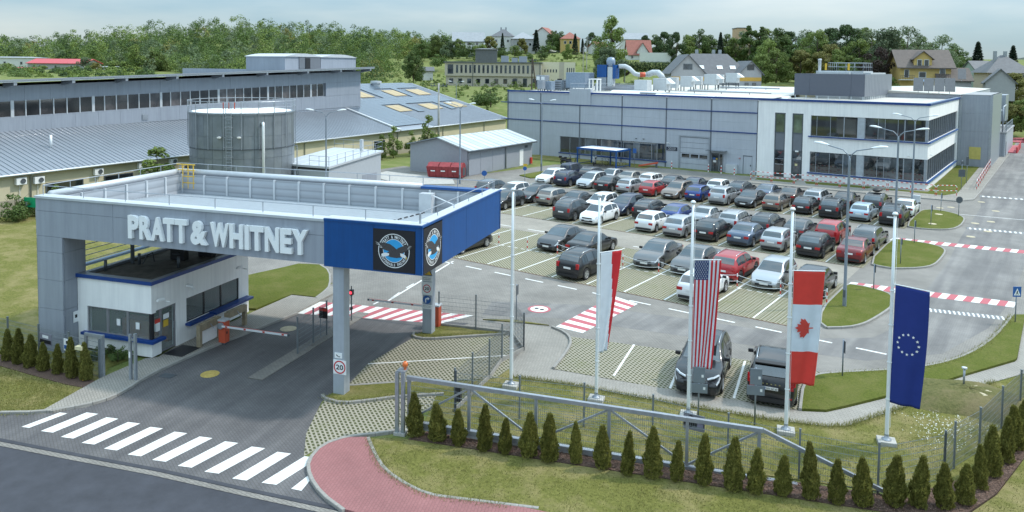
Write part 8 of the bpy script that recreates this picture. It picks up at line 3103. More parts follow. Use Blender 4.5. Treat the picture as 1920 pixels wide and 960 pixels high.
M['blade'] = leaf_mat('grass_blades',(.16,.17,.045),(.38,.36,.15),.5)
edges = along([(14.65,-13.69),(17.29,-12.8),(19.12,-12.47),(21.89,-11.77),(24.33,-11.12),(26.24,-10.35),(26.81,-9.85),(28.88,-5.41),(29.86,-3.86),(30.82,-1.88)],.12) + along([(7.94,-12.59),(8.6,-12.45),(11.35,-9.57)],.1) + along([(10.01,-19.76),(10.85,-19.64),(11.47,-18.88),(12.17,-17.85),(13.36,-16.63)],.12) + along([(30.86,8.83),(30.57,5.82),(30.16,3.1),(29.57,0.79),(28.95,-0.79),(28.07,-2.3),(27.01,-3.47),(25.03,-5.42)],.15) + along([(13.82,-21.09),(14.78,-21.72),(15.77,-22.22),(16.82,-22.42),(17.82,-22.43),(18.6,-22.05),(20.13,-21.34)],.12)
tufts('grass_tufts', edges,26,.1,.13, M['blade'], 'ragged longer grass along lawn edges',.06)
rg2 = np.random.default_rng(8)

def in_poly(x, y, P):
 c = False
 n = len(P)
 for i in range(n):
  x1, y1 = P[i]
  x2, y2 = P[i - 1]
  if (y1 > y) != (y2 > y) and x < (x2 - x1) * (y - y1) / (y2 - y1) + x1:
   c = not c
 return c

def fill_poly(P, n):
 xs = [p[0] for p in P]
 ys = [p[1] for p in P]
 out = []
 while len(out) < n:
  x, y = rg2.uniform(min(xs), max(xs)), rg2.uniform(min(ys), max(ys))
  if in_poly(x, y, P):
   out.append((x, y))
 return out

LAWN_DRY = [(13.82,-21.09),(14.72,-21.68),(15.71,-22.18),(16.77,-22.39),(17.77,-22.4),(18.57,-22.04),(20.11,-21.32)] + [(34,-17.2),(33.5,-9),(32.3,-8),(31.6,-11.9),(30.85,-14.15),(29.8,-14.85),(14.6,-20.45)]
tufts('lawn_blades', fill_poly(LAWN_DRY,1300),14,.18,.045, M['blade'], 'short blades of the dry front lawn',.09)
tufts('lawn_blades', fill_poly(LAWN_FLAG,2000),12,.18,.045, M['blade'], 'short blades of the flagpole lawn',.028)
LAWN_LEFT = [(1.64,-27.81),(2.73,-26.87),(2.46,-25.77),(1.95,-24.95),(0.49,-25.3),(-1.14,-25.63),(-3.15,-26.05),(-5.14,-26.54),(0.38,-28.4)]
tufts('lawn_blades', fill_poly(LAWN_LEFT,500),24,.16,.06, M['blade'], 'short blades of the left front lawn',.03)
dz = MB()
for (x, y) in [(29.39,-7.3),(29.77,-7.55),(30.05,-7.07),(30.39,-7.07),(29.69,-8.37),(30.02,-8.36),(30.29,-7.76),(29.7,-9.09),(30.03,-9.21),(29.33,-8.14),(29.0,-7.61),(29.35,-8.97)]:
 for k in range(26):
  px, py = x + rg2.normal(0,.4), y + rg2.normal(0,.35)
  s = rg2.uniform(.012,.026)
  z = rg2.uniform(.09,.16)
  dz.add([(px - s, py, z),(px, py - s, z),(px + s, py, z),(px, py + s, z)], [(0,1,2,3)])
tag(dz.build('daisies', M['white']), 'white daisies on the grassy bank', 'flowers', kind='stuff')
# bark chips
ch = MB()
for (x, y) in fill_poly([(14.9,-20.25),(29.7,-14.75),(30.75,-14.05),(31.5,-11.9),(32.3,-7.5),(31.8,-7.3),(30.8,-11.2),(29.2,-13.9),(15.1,-19.2)],7000):
 a = rg2.uniform(0,6.28)
 l_, w_ = rg2.uniform(.02,.05), rg2.uniform(.008,.02)
 z = .1 + rg2.uniform(0,.03)
 ca, sa = math.cos(a), math.sin(a)
 ch.add([(x - l_ * ca, y - l_ * sa, z),(x + w_ * sa, y - w_ * ca, z + .01),(x + l_ * ca, y + l_ * sa, z + rg2.uniform(-.01,.02)),(x - w_ * sa, y + w_ * ca, z + .012)], [(0,1,2,3)])
M['chips'] = leaf_mat('bark_chips',(.05,.028,.02),(.24,.15,.11),0)
tag(ch.build('bark_chips', M['chips']), 'loose bark chips under the thujas', 'bark', kind='stuff')

# ---- shrubs and small trees on the site

tree('young',(-34.6,-1.6,0),5.4, 'young bushy tree between the cream hall and the canopy roof', wide=1.45)
tree('young',(-35.5,-6.0,0),2.6, 'small flowering shrub left of the young tree', wide=1.4, name='shrub', cat='shrub')
tree('bush',(-36.2,-12.8,0),2.2, 'reddish shrub at the left edge before the cream hall')
tree('bush',(-36.0,-11.2,0),1.7, 'low shrub behind the green board at the left edge')
tree('young',(-36.3,-9.6,0),2.6, 'slim shrub right of the green board at the left edge', name='shrub', cat='shrub')
for i,(x, y, h) in enumerate(((-42.6,34.6,3.6),(-43.2,37.4,4.6),(-42.4,40.2,3.8),(-41.8,43.0,6.0))):
 tree('young',(x, y,0), h, 'young slender tree against the cream hall wall, %s of four' % ['leftmost', 'second', 'third', 'tallest, rightmost'][i], 'young trees by the cream hall')
gb = empty('green_board',(-35.6,-11.9,0), R(20), 'green board sign with white mark at the left edge', 'sign')
MB().bb(-.6,.6,-.03,.03,1.0,1.8).build('board', mat('sign_green',(.0,.3,.13),.5), gb)
for x in (-.5,.5):
 MB().tube([(x,.05,0),(x,.05,1.7)],.03,6).build('post', M['steel'], gb)
MB().bb(-.42,-.2,-.036,-.031,1.15,1.4).build('mark', M['white'], gb)
for i, p in enumerate(((-0.55,-23.01),(-0.43,-22.61),(0.47,-22.67),(0.31,-22.34))):
 e = tree('bush',(p[0] - .3, p[1] - .1,.05),.55, 'low grassy shrub in the gatehouse corner bed, %s from the left' % ORD[i], 'low shrubs by the gatehouse')

# ================================================================ houses and fields beyond the site
def hpart(bm, name, m, e):
 return bm.build(name, m, e)

def win(e, x, z, w, h, y, m=None, axis='x', frame=True):
 f = MB()
 if axis == 'x':
  f.bb(x - w / 2, x + w / 2, y - .06, y, z, z + h)
 else:
  f.bb(y, y + .06, x - w / 2, x + w / 2, z, z + h)
 o = f.build('window', M['frame_white'] if frame else M['dark_steel'], e)
 g = MB()
 i = .1
 if axis == 'x':
  g.bb(x - w / 2 + i, x + w / 2 - i, y - .08, y - .062, z + i, z + h - i)
 else:
  g.bb(y + .062, y + .08, x - w / 2 + i, x + w / 2 - i, z + i, z + h - i)
 g.build('pane', M['glass'], o)
 return o

M['frame_white'] = mat('window_frame_white',(.6,.6,.58),.5)
M['tile_grey'] = mat('grey_roof_tiles',(.12,.125,.135),.7, var=.15, scale=1.5, bump=.3, bscale=6)
M['tile_brown'] = mat('brown_roof_tiles',(.1,.08,.07),.7, var=.2, scale=1.5, bump=.3, bscale=6)
M['tile_red'] = mat('red_roof_tiles',(.27,.095,.07),.7, var=.2, scale=1.5, bump=.3, bscale=6)
M['tile_pale'] = mat('pale_grey_roof',(.28,.3,.32),.6, var=.12, scale=1.0)

def gable_house(name, label, p, rz, L, W, hw, hr, wall, roof, ov=.5, wins=(), hip=False, dormer=None, chim=()):
 """house with its long side along x, front towards -y; p on the ground at the middle"""
 e = empty(name, p, rz, label, 'house')
 bm = MB()
 x, y = L / 2, W / 2
 if hip:
  bm.bb(-x, x,-y, y,-2, hw)
 else:
  bm.add([(-x,-y,-2),(x,-y,-2),(x, y,-2),(-x, y,-2),(-x,-y, hw),(x,-y, hw),(x, y, hw),(-x, y, hw),(-x,0, hw + hr),(x,0, hw + hr)],
               [(0,1,5,4),(2,3,7,6),(1,2,6,9,5),(3,0,4,8,7)])
 bm.build('wall', wall, e)
 k = hr / y
 o = ov
 rb = MB()
 if hip:
  r_ = min(x, y) * .95
  V = [(-x - o,-y - o, hw - k * o),(x + o,-y - o, hw - k * o),(x + o, y + o, hw - k * o),(-x - o, y + o, hw - k * o),(-x + r_,0, hw + hr),(x - r_,0, hw + hr)]
  rb.add(V, [(0,1,5,4),(1,2,5),(2,3,4,5),(3,0,4),(3,2,1,0)])
 else:
  for s in (-1,1):
   V = [(-x - o, s * (y + o), hw - k * o),(x + o, s * (y + o), hw - k * o),(x + o,0, hw + hr + .02),(-x - o,0, hw + hr + .02)]
   V += [(a, b, c + .2) for (a, b, c) in V]
   rb.add(V, [(4,5,6,7),(0,3,2,1),(0,1,5,4),(1,2,6,5),(3,0,4,7)])
 ro = rb.build('roof', roof, e)
 for (cx, cy) in chim:
  MB().bb(cx - .3, cx + .3, cy - .3, cy + .3, hw + hr * .5, hw + hr + .9).build('chimney', M['tile_pale'], ro)
 for (side, a, z, w, h) in wins:
  if side == 'f':
   win(e, a, z, w, h,-y)
  elif side == 'r':
   win(e, a, z, w, h, x, axis='y')
 if dormer:
  dx, dw, dz, dh = dormer
  db = MB()
  db.add([(dx - dw / 2,-y - .1, hw - .6),(dx + dw / 2,-y - .1, hw - .6),(dx + dw / 2,-y - .1, hw + dz),(dx,-y - .1, hw + dz + dh),(dx - dw / 2,-y - .1, hw + dz),(dx - dw / 2,0, hw - .6),(dx + dw / 2,0, hw - .6),(dx + dw / 2,0, hw + dz),(dx,0, hw + dz + dh),(dx - dw / 2,0, hw + dz)],
               [(0,1,2,3,4),(1,6,7,2),(5,0,4,9)])
  db.build('dormer_wall', wall, e)
  dr_ = MB()
  for s in (-1,1):
   V = [(dx + s * (dw / 2 + .4),-y - .5, hw + dz - .35),(dx,-y - .5, hw + dz + dh),(dx,.5, hw + dz + dh),(dx + s * (dw / 2 + .4),.5, hw + dz - .35)]
   V += [(a, b, c + .18) for (a, b, c) in V]
   dr_.add(V, [(4,5,6,7),(0,1,5,4),(3,0,4,7),(0,3,2,1)])
  dr_.build('dormer_roof', roof, e)
 return e

VR = R(36.09)     # across the view
M['beige'] = mat('beige_render',(.46,.41,.34),.85, var=.06)
M['cream2'] = mat('cream_gable',(.66,.6,.45),.85, var=.05)
M['yellow_wall'] = mat('yellow_render',(.48,.34,.12),.85, var=.06)
M['grey_wall'] = mat('grey_render',(.33,.33,.335),.85, var=.06)
M['white_house'] = mat('white_house_render',(.6,.6,.57),.85, var=.06)
# long beige office block
bo = empty('beige_office_block',(-105.94,142.03,7.09), VR - R(4), 'long beige two-storey block with narrow upper windows and flat roof', 'building')
bo.location.z -= .2
BW, BH = 28.6,7.0
MB().bb(-BW / 2, BW / 2,0.5,12,-2,3.1).build('lower_wall', M['beige'], bo)
MB().bb(-BW / 2 - .3, BW / 2,0,12,3.1, BH).build('upper_wall', M['beige'], bo)
MB().bb(-BW / 2 - .6, BW / 2 + .2,-.35,12.4, BH, BH + .35).build('roof', M['tile_grey'], bo)
MB().bb(BW / 2 + .01, BW / 2 + 10,4,12,-2, BH + .5).build('end_wing', M['cream2'], bo)
MB().bb(BW / 2 + 5.2, BW / 2 + 6.6,3.9,3.99,0, BH + .5).build('wing_pilaster', M['beige'], bo)
for k in range(4):
 win(bo, BW / 2 + 7.6 + k * .65,3.6,.28,2.2,3.98, frame=False)
for k in range(5):
 win(bo, BW / 2 + .9 + k * .85,4.4,.35,.9,3.98, frame=False)
for k in range(18):
 win(bo,-BW / 2 + 3.4 + k * 1.32,4.0,.62,2.35,-.0, frame=False)
for k in range(8):
 win(bo,-BW / 2 + 1.6 + k * 2.7,.9,1.2,1.4,.5, frame=False)
for k in range(3):
 win(bo,6.5 + k * 2.9,.0,1.2,2.5,.5, frame=False)
win(bo,-BW / 2 + 1.4,3.7,1.7,2.8,0, frame=False)
for x in (-6.2,13.8):
 MB().bb(x - .08, x + .08,-.12,-.01,-1, BH).build('downpipe', M['dark_steel'], bo)
for i,(x, w, h) in enumerate(((3,2.2,1.9),(6,1.8,1.3),(8.5,2.4,1.8))):
 MB().bb(x - w / 2, x + w / 2,4,6, BH + .36, BH + .36 + h).build('roof_unit', M['steel'], bo)
# grey gabled house group behind the workshop roof
e1 = gable_house('grey_gabled_house', 'long grey house with dark tiled roofs and ochre band',(-31.32,122.17,8.07), VR,15.5,8,3.9,4.2, M['grey_wall'], M['tile_grey'], wins=[('f',-2.2,1.6,1.0,1.5),('f',.2,1.8,1.4,1.2),('f',2.6,1.8,1.4,1.2)], hip=True, chim=((-2.5,1),(1.2,1),(2.6,1)))
for i,(x, w, ww) in enumerate(((-6.2,7.0,1),(7.0,4.6,0))):
 bm = MB()
 hw_, hr_ = 4.0, w * .52
 bm.add([(x - w / 2,-7.0,-2),(x + w / 2,-7.0,-2),(x + w / 2,-7.0, hw_),(x,-7.0, hw_ + hr_),(x - w / 2,-7.0, hw_),(x - w / 2,0,-2),(x + w / 2,0,-2),(x + w / 2,0, hw_),(x,0, hw_ + hr_),(x - w / 2,0, hw_)],
           [(0,1,2,3,4),(1,6,7,2),(5,0,4,9)])
 bm.build('gable_wing', M['grey_wall'], e1)
 rb = MB()
 for s in (-1,1):
  V = [(x + s * (w / 2 + .5),-7.5, hw_ - .5),(x,-7.5, hw_ + hr_),(x,2, hw_ + hr_),(x + s * (w / 2 + .5),2, hw_ - .5)]
  V += [(a, b, c + .2) for (a, b, c) in V]
  rb.add(V, [(4,5,6,7),(0,1,5,4),(3,0,4,7),(0,3,2,1)])
 rb.build('wing_roof', M['tile_grey'], e1)
 win(e1, x,4.6,1.9 if ww else 1.5,1.2,-7.0, frame=False)
 MB().bb(x - w / 2 + .05, x + w / 2 - .05,-7.05,-7.005,2.3,3.1).build('ochre_band', mat('ochre_band_%d' % i,(.5,.3,.06),.8), e1)
 for k in (-1,1):
  win(e1, x + k * .8,.3,.8,1.7,-7.0, frame=False)
for x in (-2.4,1.6,4.4):
 MB().box((0,0,0),(1.2,1.0,.08), M=Matrix.Translation((x,-2.9,5.15)) @ Matrix.Rotation(R(46),4, 'X')).build('rooflight', M['white'], e1)
# yellow villa
e2 = gable_house('yellow_villa', 'yellow villa with brown roof, arched dormer and balconies',(5.27,153.79,8.82), VR - R(12),10.2,9,5.2,3.4, M['yellow_wall'], M['tile_brown'],.8, wins=[('f',-.6,2.6,1.5,1.3),('f',3.4,3.0,1.2,1.9),('f',-3.8,2.6,1.0,1.8),('r',-1.5,3.0,.8,1.2),('r',1.5,3.0,.8,1.2),('r',0,5.6,.7,1.2),('f',3.4,.3,1.2,1.9)], dormer=(-.6,3.6,1.6,1.5))
win(e2,-1.3,5.0,1.0,1.6,-4.62)
win(e2,.1,5.0,1.0,1.6,-4.62)
for (x, z) in ((3.2,2.6),(-3.9,2.2)):
 MB().bb(x - 1.5, x + 1.5,-5.8,-4.5, z - .15, z).build('balcony_slab', M['white_house'], e2)
 rail_line(e2, [(x - 1.4,-5.7, z),(x + 1.4,-5.7, z)],.9,.35, M['tile_brown'],.04, True, 'balcony_rail')
MB().lathe([(0,.5),(1.6,.1),(1.7,0)],(-.6,-6.2,1.8),8).build('blue_parasol', mat('parasol_blue',(.25,.4,.6),.8), e2)
gable_house('brown_roofed_shed', 'low outbuilding with brown roof beside the yellow villa',(11.49,153.38,8.87), VR - R(8),6.6,5,2.2,2.4, M['grey_wall'], M['tile_brown'],.4)
gable_house('hip_roofed_house', 'grey-beige house with wide hipped roof and chimney at the right',(20.13,167.1,8.85), VR - R(10),8.6,8,4.4,3.4, M['beige'], M['tile_grey'],.7, wins=[('f',-2.6,2.2,1.5,1.3),('f',2.4,2.2,1.5,1.3)], hip=True, chim=((-2.0,-1.0),(.5,0)))
gable_house('grey_gable_shed', 'grey gabled outbuilding in front of the hip-roofed house',(20.71,150.2,8.95), VR + R(62),7,5.2,1.8,2.6, M['grey_wall'], M['tile_grey'],.4)
gable_house('pale_green_house', 'small pale green house left of the hip-roofed one',(14.53,177.87,8.9), VR,4.4,5,4.6,1.8, mat('pale_green_render',(.3,.37,.33),.85), M['tile_grey'],.3, wins=[('f',.6,2.4,1.2,1.2)])
gable_house('red_gabled_house', 'white house with steep red roof between the trees',(-99.62,223.36,15.96), VR,8.5,8,2.2,5.0, M['white_house'], M['tile_red'],.5, dormer=(1.0,4.2,.8,3.2), wins=[('f',-2.8,.4,1.0,1.2)])
wlw = empty('white_garden_wall',(-90.49,217.63,15.91), VR, 'long white garden wall below the red-roofed house', 'wall')
MB().bb(-5,6.5,-.2,.2,-1.5,2.6).build('wall', M['white_house'], wlw)
hedge = MB()
V, F = leaf_cloud([(x,0,1.6,1.6,1.2,1.8) for x in np.arange(-11,12,1.4)],9000,.35)
hd = bpy.data.objects.new('clipped_hedge', np_mesh('clipped_hedge', V, F, [LEAF_M['dark']]))
COL.objects.link(hd)
q = (-71.01,176.15,11.84)
hd.location = (q[0], q[1], q[2] - .2)
hd.rotation_euler = (0,0, VR)
tag(hd, 'long dark clipped hedge behind the workshop roof', 'hedge')
HOUSES = [
 ('grey_roofed_house', 'broad house with long pale grey roof, leftmost on the hill',(-176.83,216.58,20.18),4,13,9,3.4,3.6, 'white_house', 'tile_pale', False),
 ('white_house', 'white house with grey hipped roof and two chimneys on the hill',(-173.59,237.5,21.15),-8,9.5,9,5.4,3.0, 'white_house', 'tile_grey', True),
 ('grey_block_house', 'grey two-storey house with hipped roof beside the dark spruce',(-160.82,234.43,19.15),6,9.5,9,6.0,2.6, 'grey_wall', 'tile_pale', True),
 ('white_gable_house', 'white gabled house right of the dark spruce',(-161.27,252.67,21.96),70,9,8,5.6,3.0, 'white_house', 'tile_red', False),
 ('orange_house', 'orange house with red roof on the hillside',(-141.65,242.22,20.64),0,8,8,4.6,2.6, 'yellow_wall', 'tile_red', True),
 ('pink_roofed_house', 'small white house with pinkish roof by the lane',(-125.65,239.03,18.72),40,6,6,2.6,2.0, 'white_house', 'tile_red', False),
 ('pale_roofed_house', 'white house with grey roof behind the tall tree',(-128.67,276.43,21.9),0,12,8,4.0,2.6, 'white_house', 'tile_pale', False),
 ('dark_shed', 'dark flat shed below the hillside houses',(-132.31,172.3,16.28),0,7.5,4,2.6,.3, 'tile_grey', 'tile_grey', True),
 ('field_shed', 'small dark-roofed shed in the meadow',(-126.73,135.53,10.45),10,3.6,3,1.0,.9, 'white_house', 'tile_grey', False),
 ('red_roofed_hall', 'long grey hall with bright red roof far at the left',(-269.26,93.51,8.9),-6,22,10,3.4,1.5, 'grey_wall', 'tile_crimson', False),
 ('far_white_hall', 'flat white industrial block at the far left edge',(-301.5,88.57,9.31),-4,24,9,5.0,.4, 'white_house', 'tile_pale', True),
 ('small_red_shed', 'small red-roofed shed in front of the far white block',(-255.79,74.87,8.53),0,7,4,1.2,1.0, 'grey_wall', 'tile_crimson', False),
 ('far_white_shed', 'low white shed right of the red-roofed hall',(-244.76,99.0,9.03),0,9,5,2.2,.3, 'white_house', 'tile_pale', True),
]
M['tile_crimson'] = mat('crimson_sheet_roof',(.46,.07,.08),.6, var=.08)
for (nm, lab, p, da, L, W, hw, hr, wa_, rf, hip) in HOUSES:
 wn_ = [('f',-L * .28, hw * .45,1.1,1.3),('f',0, hw * .45,1.1,1.3),('f', L * .28, hw * .45,1.1,1.3)] if nm not in ('dark_shed', 'field_shed', 'small_red_shed') else []
 gable_house(nm, lab, p, VR + R(da), L, W, hw, hr, M[wa_], M[rf],.5, wn_, hip, chim=((1.0,.5),(-1.2,.5)) if nm == 'white_house' else ())
fb = empty('apartment_block',(-81.39,286.15,16.86), VR, 'orange and cream apartment block between tall trees', 'building')
MB().bb(-2.6,2.6,0,8,-2,13.5).build('wall', mat('peach_render',(.48,.33,.2),.85), fb)
MB().bb(-2.8,2.8,-.2,8.2,13.5,13.8).build('roof', M['tile_grey'], fb)
for k in range(4):
 for s in (-1.2,1.2):
  win(fb, s,2.2 + k * 2.8,1.3,1.4,0)
# lane on the hill and power poles
sheet('hill_lane', [(-142.06,227.07,17.63)[:2],(-125.49,223.06,16.71)[:2],(-106.27,212.32,14.21)[:2],(-104.97,210.79,13.61)[:2],(-125.29,220.73,16.05)[:2],(-141.31,225.14,17.15)[:2]],.0, M['aisle'], label='pale lane on the hillside').location.z = T(*(-125.49,223.06,16.71)[:2]) + .15
for i,(p, h) in enumerate((((-90.6,168.06,10.26),9),((-100.92,187.76,13.12),10),((-52.39,84.54,8.64),6))):
 e = empty('power_pole', p, VR, ['slim pale power pole on the meadow', 'taller power pole by the hillside lane', 'lattice transformer pole left of the workshop roof'][i], 'pole')
 MB().tube([(0,0,-1),(0,0, h)],.16,6, r2=.1).build('pole', M['concrete'] if i < 2 else M['bark'], e)
 MB().bb(-.9,.9,-.05,.05, h - .5, h - .35).build('cross_arm', M['dark_steel'], e)
 if i == 2:
  MB().tube([(.9,0,-1),(.1,0, h)],.12,6).build('strut', M['bark'], e)

# ================================================================ trees one can pick out
def put(kind, px, h, label, group=None, wide=1.0, name=None):
 x, y, z = px
 return tree(kind,(x, y, min(z, T(x, y) + 1.5)), h, label, group, wide=wide, name=name)

put('tall',(-79.6,166.18,12.05),20.5, 'tallest leafy tree rising above the skyline left of the grey house', wide=.95)
put('willow',(-72.06,150.64,10.01),9.5, 'pale willow at the foot of the tallest tree')
put('fresh',(-121.11,207.69,15.68),6.2, 'round bright tree on the hillside lawn', wide=.8)
put('spruce_slim',(-148.79,227.11,18.96),9.4, 'dark pointed spruce beside the grey two-storey house', wide=1.35)
put('spruce',(-157.78,215.61,18.74),8.2, 'dark spruce in front of the white hilltop house', wide=.8)
put('plum',(-80.23,175.61,11.73),7.0, 'purple-brown conifer-like tree right of the tallest tree', wide=.8)
put('spruce',(-131.92,230.75,17.69),9, 'dark spruce in front of the orange house')
put('spruce_slim',(-130.99,235.14,17.77),7, 'dark spruce right of the orange house')
put('olive',(-166.35,218.03,18.81),7.5, 'yellowish tree between the grey and white hill houses')
put('olive',(-151.34,220.3,17.94),7.0, 'yellow-green birch in front of the grey two-storey house', wide=.8)
put('oak',(-152.66,246.57,20.33),9, 'leafy tree behind the white gabled house')
put('poplar',(-154.62,251.33,21.4),10, 'upright tree left of the orange house')
put('oak',(-116.17,118.48,8.83),9, 'rounded tree standing alone in the meadow by the solar roof', wide=.85)
put('bush',(-100.11,105.44,6.8),4, 'dark shrub right of the lone meadow tree')
put('bush',(-105.57,95.27,5.51),2.6, 'shrub in the meadow behind the tall hall end')
put('bush',(-68.03,91.7,4.44),4.2, 'broad shrub in the meadow before the beige block', wide=1.3)
put('bush',(-134.67,210.18,16.08),3.6, 'round shrub at the hill lane corner', wide=1.3)
for i,(p, h, k) in enumerate((((-136.02,203.01,15.56),3, 'bush'),((-154.05,196.06,17.07),5, 'bush_fresh'),((-159.43,192.13,16.59),5, 'bush'),((-167.24,198.82,17.12),7, 'fresh'),((-125.85,191.86,13.9),3, 'bush_fresh'),((-146.47,201.58,16.34),4, 'bush'),((-185.7,210.11,17.32),9, 'oak'),((-169.84,196.92,16.23),7, 'willow'),((-181.77,200.6,16.7),9, 'fresh'),((-164.15,203.54,17.64),5, 'bush'),((-156.27,209.29,17.31),4.5, 'bush'),((-147.79,210.52,16.9),4.5, 'bush_fresh'),((-147.67,244.02,19.78),9, 'oak'),((-136.38,252.24,19.47),9, 'oak_dark'),((-145.92,232.92,18.63),5, 'bush'),((-172.56,182.56,15.16),8, 'oak'),((-154.15,171.23,13.52),5, 'bush'))):
 put(k, p, h, 'shrub on the slope below the hilltop houses, %s of the cluster' % ORD[i], 'shrubs below the hilltop houses')
put('spruce',(11.52,211.56,12.75),10.5, 'tall dark spruce above the pale green house', wide=1.2)
put('spruce',(19.16,223.31,13.62),9.5, 'dark spruce behind the hip-roofed house', wide=1.2)
put('airy',(-2.67,188.84,11.85),15, 'tall airy tree behind the yellow villa', wide=.9)
put('airy',(3.43,205.66,12.65),13, 'spreading airy tree right of the yellow villa ridge')
put('airy',(-27.6,183.04,11.49),13.5, 'bare-branched airy tree above the office roof screen', wide=.8)
put('plum',(-2.85,151.58,10.72),9.5, 'purplish leafless tree behind the roof screen', wide=.9)
put('oak_dark',(-83.7,222.59,14.06),12.5, 'dark dense tree behind the grey house ridge', wide=.7)
put('spruce',(-78.22,251.33,15.16),12, 'broad spruce above the grey house roof', wide=.9)
put('poplar',(-23.53,155.07,10.3),11, 'upright fresh tree left of the roof screen')
FARP = [(-95.9,238.45,14.09),(-88.31,243.97,14.19),(-88.88,255.94,14.71),(-85.4,258.47,14.76),(-73.49,254.78,14.39),(-65.53,248.2,13.79),(-52.42,220.64,12.84),(-31.0,162.0,10.1),(-38.67,193.54,11.3),(-23.58,179.79,10.83),(-18.07,171.43,10.27),(-15.88,179.21,10.25),(-12.11,175.77,10.35),(-12.6,193.98,10.94),(-4.74,174.96,10.5),(-16.32,154.14,10.18),(-12.68,156.79,10.23),(-20.82,154.57,10.09),(-23.71,145.05,9.74),(-25.46,138.82,9.4),(-107.19,254.96,15.02),(-115.29,261.43,16.41),(-7.39,154.46,9.98),(-0.36,147.21,9.62),(-70.61,256.88,13.8),(-86.54,282.39,14.96),(-38.54,230.76,13.02),(-35.23,245.54,13.48),(-26.89,251.63,13.59),(-18.54,257.71,13.7),(-48.12,236.15,13.31),(-59.84,252.36,14.07),(-7.87,253.11,13.42),(0.17,258.97,13.53)]
KN = dict(oak='rounded mid-green', oak_dark='dense dark green', fresh='bright green', mid_='mid-green', poplar='upright slender', olive='yellowish', airy='open airy', willow='pale grey-green', bush='low dark', bush_fresh='low bright')
RK = np.argsort(np.argsort([(p[0] - CAMXY[0]) * FY / ((p[0] - CAMXY[0]) * FX + (p[1] - CAMXY[1]) * FY) - (p[1] - CAMXY[1]) * FX / ((p[0] - CAMXY[0]) * FX + (p[1] - CAMXY[1]) * FY) for p in FARP]))
for i,(h, k, wd) in enumerate(((11, 'oak_dark',1),(10, 'fresh',1),(12, 'oak',0.8),(10, 'mid_',0.9),(9, 'fresh',1),(14, 'poplar',1.2),(13, 'poplar',1.1),(9, 'fresh',1),(12, 'oak',1),(11, 'fresh',0.8),(8, 'olive',0.8),(12.5, 'oak_dark',0.9),(9, 'fresh',1),(11.5, 'airy',0.9),(11, 'willow',0.9),(6, 'olive',1),(6.5, 'fresh',1),(6.5, 'olive',1),(6.5, 'fresh',1.1),(6, 'fresh',1),(10, 'oak',1),(9, 'oak_dark',0.9),(5, 'bush',1),(3.2, 'bush_fresh',1),(12, 'airy',1),(11, 'oak',1),(11, 'oak',1.2),(12, 'oak_dark',1.2),(12, 'fresh',1.2),(11, 'oak',1.2),(11, 'oak_dark',1.2),(12, 'fresh',1.1),(10, 'oak',1.2),(8, 'oak',1.2))):
 put('oak' if k == 'mid_' else k, FARP[i], h * 1.22, '%s tree in the green belt behind the roofs, %s from the left' % (KN[k], ORD[RK[i]]), 'tree belt behind the roofs', wide=wd)
for i,(p, h, k) in enumerate(zip([(1.61,136.27,9.14),(4.32,138.25,8.96),(7.02,140.22,8.99),(9.27,141.86,9.02),(11.07,140.7,9.09),(12.68,141.87,8.89),(14.46,143.17,8.91),(16.66,134.87,8.93),(17.93,135.79,8.94),(19.62,137.02,8.96),(22.29,136.5,9.05),(24.54,134.43,9.15),(25.6,135.2,9.37),(22.89,157.97,10.01),(10.83,192.5,10.65)],(2,1.8,1.6,2,1.7,1.6,1.8,4.5,4,3,3.4,5.5,6.5,7,6),('bush', 'bush_fresh', 'bush', 'bush', 'bush', 'bush', 'bush', 'olive', 'fresh', 'bush', 'bush', 'olive', 'fresh', 'olive', 'oak'))):
 put(k, p, h, 'garden shrub behind the far hall roof, %s of the row' % ORD[i], 'garden shrubs behind the hall roof')
put('fresh',(-215.91,91.56,7.15),12, 'bright upright tree above the tall hall roof, left', wide=.8)
put('fresh',(-216.31,98.7,7.81),9.5, 'bright rounded tree right of the upright one above the hall roof')
put('willow',(-239.31,86.88,8.2),6.5, 'pale rounded tree in front of the red-roofed hall')
put('olive',(-232.26,87.07,7.96),5, 'yellowish shrub-like tree in front of the red-roofed hall')
for i,(p, h) in enumerate(zip([(-248.61,65.25,8.83),(-241.48,67.97,8.75),(-238.78,72.42,8.78),(-230.29,73.66,8.9),(-230.35,78.56,8.89),(-218.49,84.73,9.06),(-217.28,88.09,9.07)],(3.4,2.2,2.8,2.0,2.6,3.4,4.4))):
 put('bush' if i % 2 else 'bush_fresh', p, h, 'low shrub above the tall hall eaves, %s from the left edge' % ORD[i], 'shrubs before the far halls', wide=1.6)
put('fresh',(-211.34,107.27,7.84),7, 'low bright tree above the tall hall roof middle', wide=1.2)
put('poplar',(-212.62,122.42,8.88),10, 'upright tree above the tall hall roof centre', wide=1.4)
put('fresh',(24.64,140.69,5.58),5.0, 'fresh small tree at the far end of the side road')
put('bush',(21.79,163.36,5.64),2.5, 'low shrub at the far end of the side road')
sheet('far_bank', [(18,165),(50,165),(60,210),(10,210)],.03, M['field'])

